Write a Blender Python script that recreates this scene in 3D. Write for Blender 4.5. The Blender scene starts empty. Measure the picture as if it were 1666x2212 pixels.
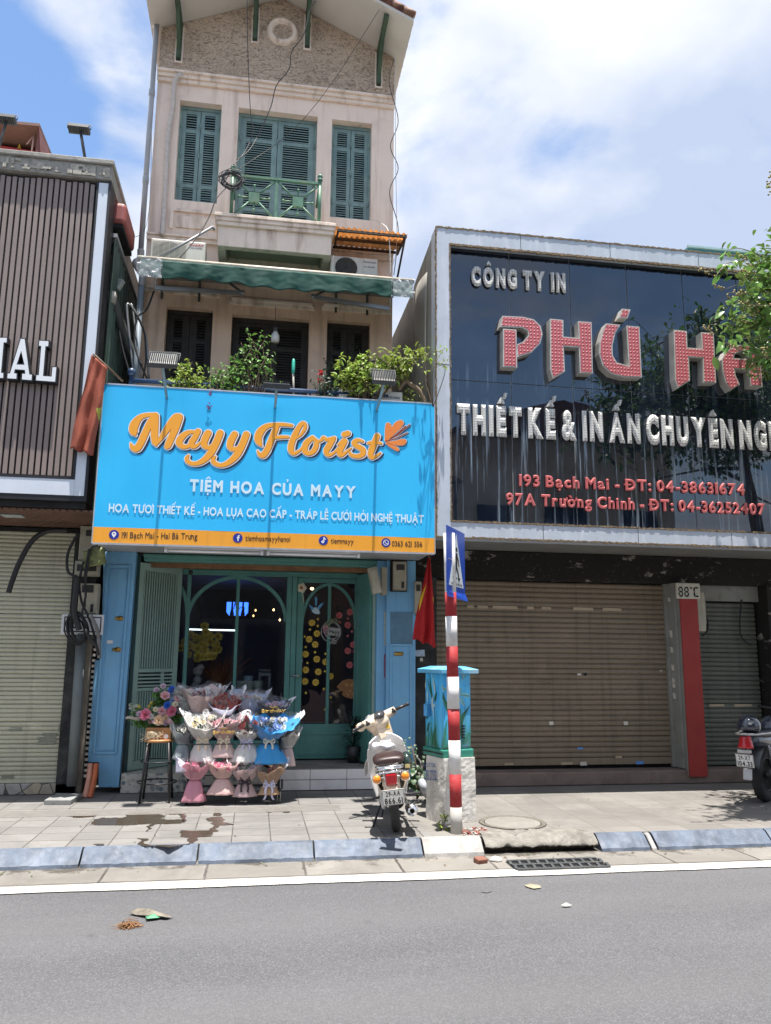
import bpy, bmesh, math, random, unicodedata
from mathutils import Vector, Matrix, noise as mnoise
from mathutils.geometry import tessellate_polygon
R = math.radians
SC = bpy.context.scene
COL = SC.collection
rnd = random.Random(7)

# ------------------------------------------------------------------ camera
YAW, PITCH, ROLL = R(-9.2137), R(10.3226), R(.5527)
CAMZ = 1.57
_f = Vector((-math.sin(YAW)*math.cos(PITCH), math.cos(YAW)*math.cos(PITCH), math.sin(PITCH)))
_r = Vector((math.cos(YAW), math.sin(YAW), 0))
_u = _r.cross(_f)
_r2 = math.cos(ROLL)*_r + math.sin(ROLL)*_u
_u2 = -math.sin(ROLL)*_r + math.cos(ROLL)*_u
cam = bpy.data.cameras.new('camera')
cam.sensor_fit = 'VERTICAL'; cam.sensor_height = 24; cam.lens = 24*3150/4080
cam.clip_start = .1; cam.clip_end = 2000
camo = bpy.data.objects.new('camera', cam); COL.objects.link(camo)
camo.matrix_world = Matrix(((_r2.x,_u2.x,-_f.x,0),(_r2.y,_u2.y,-_f.y,0),(_r2.z,_u2.z,-_f.z,CAMZ),(0,0,0,1)))
SC.camera = camo

# ------------------------------------------------------------------ sky, sun, exposure
SUN_EL = R(82.3)
SC.view_settings.view_transform = 'Standard'; SC.view_settings.look = 'None'
SC.view_settings.gamma = 1; SC.view_settings.use_curve_mapping = False
SC.view_settings.exposure = 1.1
SC.render.film_transparent = False
wd = bpy.data.worlds.new('World'); SC.world = wd; wd.use_nodes = True
nt = wd.node_tree; N = nt.nodes; L = nt.links
bg = N['Background']; bg.inputs[1].default_value = .108
sky = N.new('ShaderNodeTexSky'); sky.sky_type = 'NISHITA'; sky.sun_disc = False
sky.sun_elevation = SUN_EL; sky.sun_rotation = R(180); sky.altitude = 20; sky.air_density = 1.15; sky.dust_density = .3; sky.ozone_density = 4.5
tc = N.new('ShaderNodeTexCoord')
sep = N.new('ShaderNodeSeparateXYZ'); L.new(tc.outputs['Generated'], sep.inputs[0])
def wmath(op, a, b=None, clamp=False):
    n = N.new('ShaderNodeMath'); n.operation = op; n.use_clamp = clamp
    for i, v in enumerate((a, b)):
        if v is None: continue
        if isinstance(v, (int, float)): n.inputs[i].default_value = v
        else: L.new(v, n.inputs[i])
    return n.outputs[0]
den = wmath('ADD', wmath('MAXIMUM', sep.outputs[2], 0), .22)
cmb = N.new('ShaderNodeCombineXYZ')
L.new(wmath('DIVIDE', sep.outputs[0], den), cmb.inputs[0]); L.new(wmath('DIVIDE', sep.outputs[1], den), cmb.inputs[1])
nz = N.new('ShaderNodeTexNoise'); nz.inputs['Scale'].default_value = 2.1; nz.inputs['Detail'].default_value = 9; nz.inputs['Roughness'].default_value = .56; nz.inputs['Distortion'].default_value = .35
mp = N.new('ShaderNodeMapping'); mp.inputs['Location'].default_value = (3.1, 1.7, .4); L.new(cmb.outputs[0], mp.inputs[0]); L.new(mp.outputs[0], nz.inputs['Vector'])
# two clear gaps low on the left, thin cloud high on the right
def dirmask(d, lo, hi):
    v = N.new('ShaderNodeVectorMath'); v.operation = 'DOT_PRODUCT'; L.new(tc.outputs['Generated'], v.inputs[0]); v.inputs[1].default_value = Vector(d).normalized()
    m = N.new('ShaderNodeMapRange'); m.inputs[1].default_value = lo; m.inputs[2].default_value = hi; m.interpolation_type = 'SMOOTHSTEP'; L.new(v.outputs['Value'], m.inputs[0]); return m.outputs[0]
def pixdir(u, v):
    k = 3150/1.84394
    return _r2*((u-833)/k) - _u2*((v-1106)/k) + _f
gap = wmath('ADD', wmath('MULTIPLY', dirmask(pixdir(20,205), .9945, .9996), .25), wmath('MULTIPLY', dirmask(pixdir(250,345), .9965, .9998), .13))
back = wmath('MULTIPLY', dirmask((.12,-1,.42), .80, .95), .17)
fillc = wmath('MULTIPLY', dirmask(pixdir(1330,330), .94, .99), .05)
cov = wmath('SUBTRACT', wmath('SUBTRACT', wmath('ADD', wmath('ADD', nz.outputs['Fac'], fillc), .145), gap), back)
cr = N.new('ShaderNodeMapRange'); cr.inputs[1].default_value = .42; cr.inputs[2].default_value = .62; cr.interpolation_type = 'SMOOTHSTEP'; L.new(cov, cr.inputs[0])
nz2 = N.new('ShaderNodeTexNoise'); nz2.inputs['Scale'].default_value = 1.5; nz2.inputs['Detail'].default_value = 6; L.new(cmb.outputs[0], nz2.inputs['Vector'])
ccol = N.new('ShaderNodeMix'); ccol.data_type = 'RGBA'; ccol.inputs['A'].default_value = (2.55,3.0,3.95,1); ccol.inputs['B'].default_value = (4.35,4.5,4.85,1)
cr2 = N.new('ShaderNodeMapRange'); cr2.inputs[1].default_value = .41; cr2.inputs[2].default_value = .55; L.new(nz2.outputs['Fac'], cr2.inputs[0]); L.new(cr2.outputs[0], ccol.inputs['Factor'])
mx = N.new('ShaderNodeMix'); mx.data_type = 'RGBA'; L.new(cr.outputs[0], mx.inputs['Factor']); L.new(sky.outputs[0], mx.inputs['A']); L.new(ccol.outputs['Result'], mx.inputs['B'])
L.new(mx.outputs['Result'], bg.inputs[0])
sl = bpy.data.lights.new('sun', 'SUN'); sl.energy = 5.0; sl.angle = R(.5); sl.color = (1,.95,.88)
so = bpy.data.objects.new('sun', sl); COL.objects.link(so); so.location = (0,-3,30)
so.rotation_euler = Vector((-.012, math.cos(SUN_EL), -math.sin(SUN_EL))).to_track_quat('-Z','Y').to_euler()

# ------------------------------------------------------------------ photograph measures -> points in the place
ZT = {'1':(303.7,0,.3711),'2':(0,216.9,.4289),'3':(271.2,444.7,.4232),'4':(195.2,813.5,.4557),'5':(894.8,466.4,.4629),'6':(162.7,1166,.2696),'7':(569.4,1166,.3092),
 '8':(921.9,1138.9,.4466),'A':(260.3,1437.1,.2441),'B':(759.2,1491.4,.179),'C':(0,1654,.4883),'D':(813.5,1654,.5117),'E':(0,1084.6,.3065),'F':(1410,488.1,.1716),
 'G':(1382.9,1193.1,.2696),'H':(298.3,705,.3906),'M':(271.2,878.6,.1953),'N':(542.3,889.4,.21159),'P':(1057.5,639.9,.36523),'Q':(0,705,.09766),'R':(639.9,1236.5,.17162),
 'S':(900.2,1420.9,.10788),'T':(379.6,1236.5,.15625),'0':(0,0,1)}
CAMP = Vector((0,0,CAMZ))
def ray(k, x, y):
    a, b, s = ZT[k]; return pixdir(a+x*s, b+y*s)
def P(k, x, y, Y):
    d = ray(k,x,y); return CAMP + d*(Y/d.y)
def G(k, x, y, z=0.):
    d = ray(k,x,y); return CAMP + d*((z-CAMZ)/d.z)
def PX(k, pts, Y): return [P(k,p[0],p[1],Y) for p in pts]

# ------------------------------------------------------------------ materials
def newmat(name):
    m = bpy.data.materials.new(name); m.use_nodes = True
    return m, m.node_tree.nodes, m.node_tree.links, m.node_tree.nodes['Principled BSDF']
def mixc(N, L, fac, a, b, mode='MIX'):
    n = N.new('ShaderNodeMix'); n.data_type = 'RGBA'; n.blend_type = mode
    if isinstance(fac, (int,float)): n.inputs['Factor'].default_value = fac
    else: L.new(fac, n.inputs['Factor'])
    for k, v in (('A',a),('B',b)):
        if isinstance(v, tuple): n.inputs[k].default_value = (*v[:3],1)
        else: L.new(v, n.inputs[k])
    return n.outputs['Result']
def nmap(N, L, v, lo, hi, a=0., b=1.):
    n = N.new('ShaderNodeMapRange'); n.inputs[1].default_value = lo; n.inputs[2].default_value = hi; n.inputs[3].default_value = a; n.inputs[4].default_value = b
    L.new(v, n.inputs[0]); return n.outputs[0]
def nnoise(N, L, vec, scale, detail=5, rough=.6, stretch=None, dist=0):
    if stretch:
        q = N.new('ShaderNodeMapping'); q.inputs['Scale'].default_value = stretch; L.new(vec, q.inputs[0]); vec = q.outputs[0]
    n = N.new('ShaderNodeTexNoise'); n.inputs['Scale'].default_value = scale; n.inputs['Detail'].default_value = detail; n.inputs['Roughness'].default_value = rough; n.inputs['Distortion'].default_value = dist
    L.new(vec, n.inputs['Vector']); return n.outputs['Fac']
def hexc(h):
    v = [int(h[i:i+2],16)/255 for i in (0,2,4)]
    return tuple(x/12.92 if x < .04045 else ((x+.055)/1.055)**2.4 for x in v)
MC = {}
def M(name, c, rough=.6, var=.15, sc=3., bump=0., bsc=60., metal=0., streak=0., scol=(.05,.045,.04), grime=0., gcol=(.06,.05,.04), gsc=5., spec=.5, island=0., trans=0., coat=0., ssc=(14,14,.7)):
    if name in MC: return MC[name]
    if isinstance(c, str): c = hexc(c)
    m, N, L, b = newmat(name)
    tc = N.new('ShaderNodeTexCoord').outputs['Object']
    f = nnoise(N, L, tc, sc, 7, .62)
    f = nmap(N, L, f, .3, .7)
    col = mixc(N, L, f, tuple(x*(1-var) for x in c), tuple(min(1,x*(1+var)) for x in c))
    if streak:
        s = nnoise(N, L, tc, 1., 6, .6, ssc); col = mixc(N, L, nmap(N, L, s, .5, .72, 0, streak), col, scol)
    if grime:
        g = nnoise(N, L, tc, gsc, 8, .68, None, .4); col = mixc(N, L, nmap(N, L, g, .52, .7, 0, grime), col, gcol)
    if island:
        gi = N.new('ShaderNodeNewGeometry').outputs['Random Per Island']
        hs = N.new('ShaderNodeHueSaturation'); L.new(col, hs.inputs['Color']); L.new(nmap(N, L, gi, 0, 1, 1-island, 1+island), hs.inputs['Value']); L.new(nmap(N, L, gi, 0, 1, .5-island*.05, .5+island*.04), hs.inputs['Hue']); col = hs.outputs[0]
    L.new(col, b.inputs['Base Color'])
    rr = nnoise(N, L, tc, sc*2.3, 4, .6); L.new(nmap(N, L, rr, .3, .7, max(.02,rough*.82), min(1,rough*1.15)), b.inputs['Roughness'])
    b.inputs['Metallic'].default_value = metal; b.inputs['Specular IOR Level'].default_value = spec
    if coat: b.inputs['Coat Weight'].default_value = coat; b.inputs['Coat Roughness'].default_value = .06
    if bump:
        bn = N.new('ShaderNodeBump'); bn.inputs['Strength'].default_value = bump; bn.inputs['Distance'].default_value = .01
        L.new(nnoise(N, L, tc, bsc, 6, .65), bn.inputs['Height']); L.new(bn.outputs[0], b.inputs['Normal'])
    if trans:
        t = N.new('ShaderNodeBsdfTranslucent'); L.new(col, t.inputs[0]); mxs = N.new('ShaderNodeMixShader'); mxs.inputs[0].default_value = trans
        L.new(b.outputs[0], mxs.inputs[1]); L.new(t.outputs[0], mxs.inputs[2]); L.new(mxs.outputs[0], N['Material Output'].inputs[0])
    MC[name] = m; return m
def film(name, tint=(.95,.95,.97), amount=.3, rough=.12, bump=.6):
    m, N, L, b = newmat(name)
    tr = N.new('ShaderNodeBsdfTransparent'); tr.inputs[0].default_value = (*tint,1)
    b.inputs['Base Color'].default_value = (.9,.9,.93,1); b.inputs['Roughness'].default_value = rough
    tc = N.new('ShaderNodeTexCoord').outputs['Object']
    n = nnoise(N, L, tc, 22, 3, .5, None, 1.2)
    bn = N.new('ShaderNodeBump'); bn.inputs['Strength'].default_value = bump; bn.inputs['Distance'].default_value = .02; L.new(n, bn.inputs['Height']); L.new(bn.outputs[0], b.inputs['Normal'])
    fr = N.new('ShaderNodeFresnel'); fr.inputs[0].default_value = 1.4; L.new(bn.outputs[0], fr.inputs['Normal'])
    ad = N.new('ShaderNodeMath'); ad.operation = 'ADD'; ad.use_clamp = True; L.new(fr.outputs[0], ad.inputs[0]); L.new(nmap(N, L, n, .5, .75, amount*.15, amount), ad.inputs[1])
    mx = N.new('ShaderNodeMixShader'); L.new(ad.outputs[0], mx.inputs[0]); L.new(tr.outputs[0], mx.inputs[1]); L.new(b.outputs[0], mx.inputs[2]); L.new(mx.outputs[0], N['Material Output'].inputs[0])
    return m
def glass(name, tint=(.8,.85,.85)):
    m, N, L, b = newmat(name)
    tr = N.new('ShaderNodeBsdfTransparent'); tr.inputs[0].default_value = (*tint,1)
    gl = N.new('ShaderNodeBsdfGlossy'); gl.inputs['Roughness'].default_value = .02
    fr = N.new('ShaderNodeFresnel'); fr.inputs[0].default_value = 1.5
    mx = N.new('ShaderNodeMixShader'); L.new(fr.outputs[0], mx.inputs[0]); L.new(tr.outputs[0], mx.inputs[1]); L.new(gl.outputs[0], mx.inputs[2]); L.new(mx.outputs[0], N['Material Output'].inputs[0])
    return m
def emit(name, c, s):
    m, N, L, b = newmat(name); b.inputs['Base Color'].default_value = (*c,1); b.inputs['Emission Color'].default_value = (*c,1); b.inputs['Emission Strength'].default_value = s; return m

# ------------------------------------------------------------------ object helpers
def tag(o, label=None, cat=None, group=None, kind=None):
    if label: o['label'] = label
    if cat: o['category'] = cat
    if group: o['group'] = group
    if kind: o['kind'] = kind
    return o
def thing(name, loc, label, cat, group=None):
    o = bpy.data.objects.new(name, None); COL.objects.link(o); o.location = loc; o.empty_display_size = .1
    return tag(o, label, cat, group)
def wloc(o):
    v = Vector((0,0,0))
    while o: v += o.location; o = o.parent
    return v
def catmull(pts, n=6):
    out = []; m = len(pts)
    for i in range(m-1):
        p0 = Vector(pts[max(i-1,0)]); p1 = Vector(pts[i]); p2 = Vector(pts[i+1]); p3 = Vector(pts[min(i+2,m-1)])
        for k in range(n):
            t = k/n
            out.append(.5*((2*p1)+(p2-p0)*t+(2*p0-5*p1+4*p2-p3)*t*t+(3*p1-p0-3*p2+p3)*t**3))
    out.append(Vector(pts[-1])); return out
GLY = {}
def glyph(ch, bev):
    key = (ch, bev)
    if key in GLY: return GLY[key]
    c = bpy.data.curves.new('glyph','FONT'); c.body = ch; c.size = 1; c.extrude = .02; c.bevel_depth = bev; c.bevel_resolution = 0; c.resolution_u = 4
    o = bpy.data.objects.new('glyph', c)
    me = bpy.data.meshes.new_from_object(o)
    vs = [v.co.copy() for v in me.vertices]; fs = [tuple(p.vertices) for p in me.polygons]
    bpy.data.objects.remove(o); bpy.data.curves.remove(c); bpy.data.meshes.remove(me)
    GLY[key] = (vs, fs); return GLY[key]
class MB:
    def __init__(s): s.v = []; s.f = []; s.mi = []; s.sm = []; s.X = None; s.m = 0; s.smooth = False
    def add(s, vs, fs, smooth=None):
        b = len(s.v)
        s.v += [(s.X @ Vector(v)) if s.X else Vector(v) for v in vs]
        for f in fs: s.f.append(tuple(b+i for i in f)); s.mi.append(s.m); s.sm.append(s.smooth if smooth is None else smooth)
    def box(s, x0, x1, y0, y1, z0, z1):
        s.add([(x0,y0,z0),(x1,y0,z0),(x1,y1,z0),(x0,y1,z0),(x0,y0,z1),(x1,y0,z1),(x1,y1,z1),(x0,y1,z1)], [(0,3,2,1),(4,5,6,7),(0,1,5,4),(1,2,6,5),(2,3,7,6),(3,0,4,7)]); return s
    def hexa(s, q): # 4 front corners + 4 back corners
        s.add(q, [(0,1,2,3),(7,6,5,4),(0,4,5,1),(1,5,6,2),(2,6,7,3),(3,7,4,0)]); return s
    def quad(s, *q): s.add(q, [tuple(range(len(q)))]); return s
    def prism(s, outl, depth, holes=()): # outline points (world), extruded by vector depth
        d = Vector(depth); loops = [[Vector(p) for p in outl]]+[[Vector(p) for p in h] for h in holes]
        flat = [p for l in loops for p in l]
        n = len(flat); tris = tessellate_polygon(loops)
        vs = flat+[p+d for p in flat]; fs = []
        for t in tris: 
            nn = (flat[t[1]]-flat[t[0]]).cross(flat[t[2]]-flat[t[0]])
            if nn.dot(d) > 0: t = (t[0],t[2],t[1])
            fs.append(tuple(t)); fs.append(tuple(i+n for i in (t[0],t[2],t[1])))
        b = 0
        for l in loops:
            k = len(l)
            for i in range(k): fs.append((b+i,b+(i+1)%k,b+(i+1)%k+n,b+i+n))
            b += k
        s.add(vs, fs); return s
    def tube(s, pts, r, n=8, cap=True):
        pts = [Vector(p) for p in pts]; m = len(pts); rs = r if isinstance(r,(list,tuple)) else [r]*m
        vs = []; t0 = (pts[1]-pts[0]).normalized(); up = Vector((0,0,1)) if abs(t0.z) < .9 else Vector((1,0,0)); a = t0.cross(up).normalized()
        for i in range(m):
            t = (pts[min(i+1,m-1)]-pts[max(i-1,0)])
            t = t.normalized() if t.length > 1e-9 else t0
            a = a - t*a.dot(t)
            a = a.normalized() if a.length > 1e-6 else t.orthogonal().normalized()
            b = t.cross(a)
            for k in range(n): an = 2*math.pi*k/n; vs.append(pts[i]+(a*math.cos(an)+b*math.sin(an))*rs[i])
        fs = [(i*n+k, i*n+(k+1)%n, (i+1)*n+(k+1)%n, (i+1)*n+k) for i in range(m-1) for k in range(n)]
        if cap: fs += [tuple(range(n-1,-1,-1)), tuple(range((m-1)*n, m*n))]
        s.add(vs, fs, True); return s
    def lathe(s, prof, c=(0,0,0), axis='Z', n=24, sx=1., sy=1.): # prof: (radius, height)
        c = Vector(c); vs = []
        for r, h in prof:
            for k in range(n):
                a = 2*math.pi*k/n; x, y = r*math.cos(a)*sx, r*math.sin(a)*sy
                vs.append(c+(Vector((x,y,h)) if axis == 'Z' else Vector((h,x,y)) if axis == 'X' else Vector((y,h,x))))
        m = len(prof)
        fs = [(i*n+k, i*n+(k+1)%n, (i+1)*n+(k+1)%n, (i+1)*n+k) for i in range(m-1) for k in range(n)]
        if prof[0][0] > 1e-6: fs.append(tuple(range(n-1,-1,-1)))
        if prof[-1][0] > 1e-6: fs.append(tuple(range((m-1)*n, m*n)))
        s.add(vs, fs, True); return s
    def ell(s, c, rx, ry, rz, n=12, m=8):
        prof = [(max(1e-4,math.sin(math.pi*i/m)), -math.cos(math.pi*i/m)) for i in range(m+1)]
        vs = [Vector(c)+Vector((r*math.cos(2*math.pi*k/n)*rx, r*math.sin(2*math.pi*k/n)*ry, h*rz)) for r, h in prof for k in range(n)]
        s.add(vs, [(i*n+k, i*n+(k+1)%n, (i+1)*n+(k+1)%n, (i+1)*n+k) for i in range(m) for k in range(n)], True); return s
    def grid(s, fn, nu, nv, smooth=True):
        vs = [fn(i/nu, j/nv) for j in range(nv+1) for i in range(nu+1)]
        s.add(vs, [(j*(nu+1)+i, j*(nu+1)+i+1, (j+1)*(nu+1)+i+1, (j+1)*(nu+1)+i) for j in range(nv) for i in range(nu)], smooth); return s
    def ribbon(s, pts, y, slope=.0002, n=5): # pts: (x, z, width) in the sign's plane
        q = catmull([Vector((a,b,w)) for a,b,w in pts], n); m = len(q); vs = []; fs = []
        dirs = []
        for i in range(m):
            d = Vector((q[min(i+1,m-1)].x-q[max(i-1,0)].x, q[min(i+1,m-1)].y-q[max(i-1,0)].y)); dirs.append(d.normalized() if d.length else Vector((1,0)))
        def cap(i, sg, out):
            d = dirs[i]*sg; nn = Vector((-d.y,d.x)); w = max(q[i].z,0)/2; 
            return [Vector((q[i].x+(nn.x*math.cos(a)+d.x*math.sin(a))*w, y-slope*i/m, q[i].y+(nn.y*math.cos(a)+d.y*math.sin(a))*w)) for a in [math.pi*k/8 for k in range(1,8)]]
        for i in range(m):
            nn = Vector((-dirs[i].y,dirs[i].x)); w = max(q[i].z,.0005)/2; yy = y-slope*i/m
            vs += [Vector((q[i].x+nn.x*w,yy,q[i].y+nn.y*w)), Vector((q[i].x-nn.x*w,yy,q[i].y-nn.y*w))]
        fs = [(2*i,2*i+1,2*i+3,2*i+2) for i in range(m-1)]
        b = len(vs); c1 = cap(m-1,1,1); vs += c1; fs.append((2*m-1, *range(b+6,b-1,-1), 2*m-2))
        b = len(vs); c0 = cap(0,-1,1); vs += c0; fs.append((0, *range(b+6,b-1,-1), 1))
        s.add(vs, fs); return s
    def text(s, txt, a, b, h, y, ext=.004, bev=0., gap=.1, sp=.34, slope=0.):
        """letters from point a=(x,z) to b=(x,z) along the baseline, capital height h, standing proud of plane y by ext"""
        items = []; x = 0.
        for ch in txt:
            if ch == ' ': x += sp; continue
            d = unicodedata.normalize('NFD', ch); base = d[0]; marks = list(d[1:])
            if ch == 'Đ': base = 'D'; marks = ['bar']
            if base == '\u2013': base = '-'
            vs, fs = glyph(base, bev)
            lo = min(v.x for v in vs); hi = max(v.x for v in vs); top = max(v.y for v in vs)
            items.append((x-lo, vs, fs, x, x+hi-lo, top, base, marks)); x += hi-lo+gap
        tot = x-gap; ax, az = a; bx, bz = b; kx = (bx-ax)/tot; kz = h/.70
        zs = max(v.z for v in items[0][1]) or 1
        def T(px, pz, py): 
            t = px/tot; return Vector((ax+(bx-ax)*t, y-py, az+(bz-az)*t+pz*kz))
        for ox, vs, fs, x0, x1, top, base, marks in items:
            s.add([T(v.x+ox, v.y, (v.z/zs*.5+.5)*ext) for v in vs], fs)
            cx = (x0+x1)/2; w = x1-x0; up = base.isupper(); t0 = top+.06; th = .06+bev*.8
            hasc = '\u0302' in marks
            for mk in marks:
                def pol(pts): s.prism([T(p[0],p[1],ext*.97) for p in pts], (0,ext*.9,0))
                if mk == '\u0302': pol([(cx-.2,t0),(cx-.02,t0+.17),(cx+.02,t0+.17),(cx+.2,t0),(cx+.2-.09-bev,t0),(cx,t0+.09),(cx-.2+.09+bev,t0)])
                elif mk == '\u0301':
                    q = (cx+.14,t0+.13) if hasc else (cx,t0); pol([(q[0]-.06,q[1]),(q[0]+.04,q[1]+.16),(q[0]+.13+bev,q[1]+.16),(q[0]+.01+bev,q[1])])
                elif mk == '\u0300':
                    q = (cx-.02,t0); pol([(q[0]-.13-bev,q[1]+.16),(q[0]-.03,q[1]+.16),(q[0]+.06,q[1]),(q[0]-.01-bev,q[1])])
                elif mk == '\u0309': pol([(cx-.08,t0+.17),(cx+.02,t0+.21),(cx+.1,t0+.15),(cx+.03,t0+.06),(cx+.03,t0),(cx-.04,t0),(cx-.04,t0+.08),(cx+.02,t0+.14),(cx-.06,t0+.13)])
                elif mk == '\u0303':
                    q = t0+(.16 if hasc else 0); pol([(cx-.17,q),(cx-.08,q+.1),(cx+.06,q+.04),(cx+.16,q+.11),(cx+.1,q+.02),(cx+.04,q-.03),(cx-.07,q+.04)])
                elif mk == '\u0323': pol([(cx+.075*math.cos(k*.7854),-.16+.075*math.sin(k*.7854)) for k in range(8)])
                elif mk == '\u031b': pol([(x1-.06,top-.1),(x1+.03,top-.03),(x1+.02,top+.1),(x1+.11,top+.1),(x1+.12,top-.04),(x1+.0,top-.16)])
                elif mk == 'bar': pol([(x0-.08,.31),(x0+w*.55,.31),(x0+w*.55,.40),(x0-.08,.40)])
        return s
    def leaf(s, p, d, n, l, w, fold=.25, bend=.15):
        d = d.normalized(); sd = d.cross(n)
        sd = sd.normalized() if sd.length > 1e-6 else d.orthogonal().normalized()
        nn = sd.cross(d)
        a = p+d*l*.35; b2 = p+d*l*.7-nn*bend*l*.4; t = p+d*l-nn*bend*l
        h = nn*fold*w
        s.add([p, a+sd*w*.45+h, b2+sd*w*.38+h, t, b2-sd*w*.38+h, a-sd*w*.45+h, a, b2], [(0,6,1),(1,6,7,2),(2,7,3),(0,5,6),(5,4,7,6),(4,3,7)], True); return s
    def build(s, name, mats, parent=None, bevel=0., solid=0., sub=0, loc=None, seg=2):
        base = wloc(parent) if parent else (Vector(loc) if loc is not None else None)
        if base is None:
            xs = [v.x for v in s.v]; ys = [v.y for v in s.v]; zs = [v.z for v in s.v]
            base = Vector(((min(xs)+max(xs))/2,(min(ys)+max(ys))/2,min(zs)))
        me = bpy.data.meshes.new(name); me.from_pydata([v-base for v in s.v], [], s.f)
        for m in (mats if isinstance(mats,(list,tuple)) else [mats]): me.materials.append(m)
        me.polygons.foreach_set('material_index', s.mi); me.polygons.foreach_set('use_smooth', s.sm)
        me.update()
        o = bpy.data.objects.new(name, me); COL.objects.link(o)
        if parent: o.parent = parent
        else: o.location = base
        if solid:
            q = o.modifiers.new('thickness','SOLIDIFY'); q.thickness = solid; q.offset = 0
        if bevel:
            q = o.modifiers.new('bevel','BEVEL'); q.width = bevel; q.segments = seg; q.limit_method = 'ANGLE'; q.angle_limit = R(40)
        if sub:
            q = o.modifiers.new('subdivision','SUBSURF'); q.levels = sub; q.render_levels = sub
        return o
def bx(*a): return MB().box(*a)
# ------------------------------------------------------------------ ground
ZR_ = -.13
def mul_(N,L,a,b2):
    n = N.new('ShaderNodeMath'); n.operation = 'MULTIPLY'; L.new(a,n.inputs[0]); L.new(b2,n.inputs[1]); return n.outputs[0]
def asphalt():
    m, N, L, b = newmat('asphalt'); tc = N.new('ShaderNodeTexCoord').outputs['Object']
    v = N.new('ShaderNodeTexVoronoi'); v.inputs['Scale'].default_value = 150; L.new(tc, v.inputs['Vector'])
    big = nnoise(N,L,tc,.55,7,.62,(.5,1.6,1)); fine = nnoise(N,L,tc,150,3,.7)
    c1 = mixc(N,L,nmap(N,L,big,.3,.7),(.064,.065,.071),(.102,.103,.111))
    sepc = N.new('ShaderNodeSeparateColor'); L.new(v.outputs['Color'], sepc.inputs[0])
    c2 = mixc(N,L,nmap(N,L,sepc.outputs[0],.5,1.,0,.6),c1,(.17,.17,.18))
    c2 = mixc(N,L,nmap(N,L,sepc.outputs[1],.62,1.,0,.6),c2,(.045,.045,.05))
    c3 = mixc(N,L,nmap(N,L,nnoise(N,L,tc,22,5,.7),.55,.75,0,.45),c2,(.075,.073,.075))
    vs_ = N.new('ShaderNodeTexVoronoi'); vs_.inputs['Scale'].default_value = 1.7; L.new(tc, vs_.inputs['Vector'])
    dn = N.new('ShaderNodeMath'); dn.operation = 'ADD'; L.new(vs_.outputs['Distance'],dn.inputs[0]); L.new(nmap(N,L,nnoise(N,L,tc,14,5,.7),.3,.7,-.06,.06),dn.inputs[1])
    c3 = mixc(N,L,nmap(N,L,dn.outputs[0],.0,.09,.55,0),c3,(.04,.04,.042))
    lane = nnoise(N,L,tc,.8,4,.5,(.06,1.4,1)); c3 = mixc(N,L,nmap(N,L,lane,.4,.62,0,.35),c3,(.118,.118,.122))
    L.new(c3,b.inputs['Base Color']); b.inputs['Roughness'].default_value = .85
    bn = N.new('ShaderNodeBump'); bn.inputs['Strength'].default_value = .5; bn.inputs['Distance'].default_value = .006; L.new(v.outputs['Distance'], bn.inputs['Height']); L.new(bn.outputs[0], b.inputs['Normal'])
    return m
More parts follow.
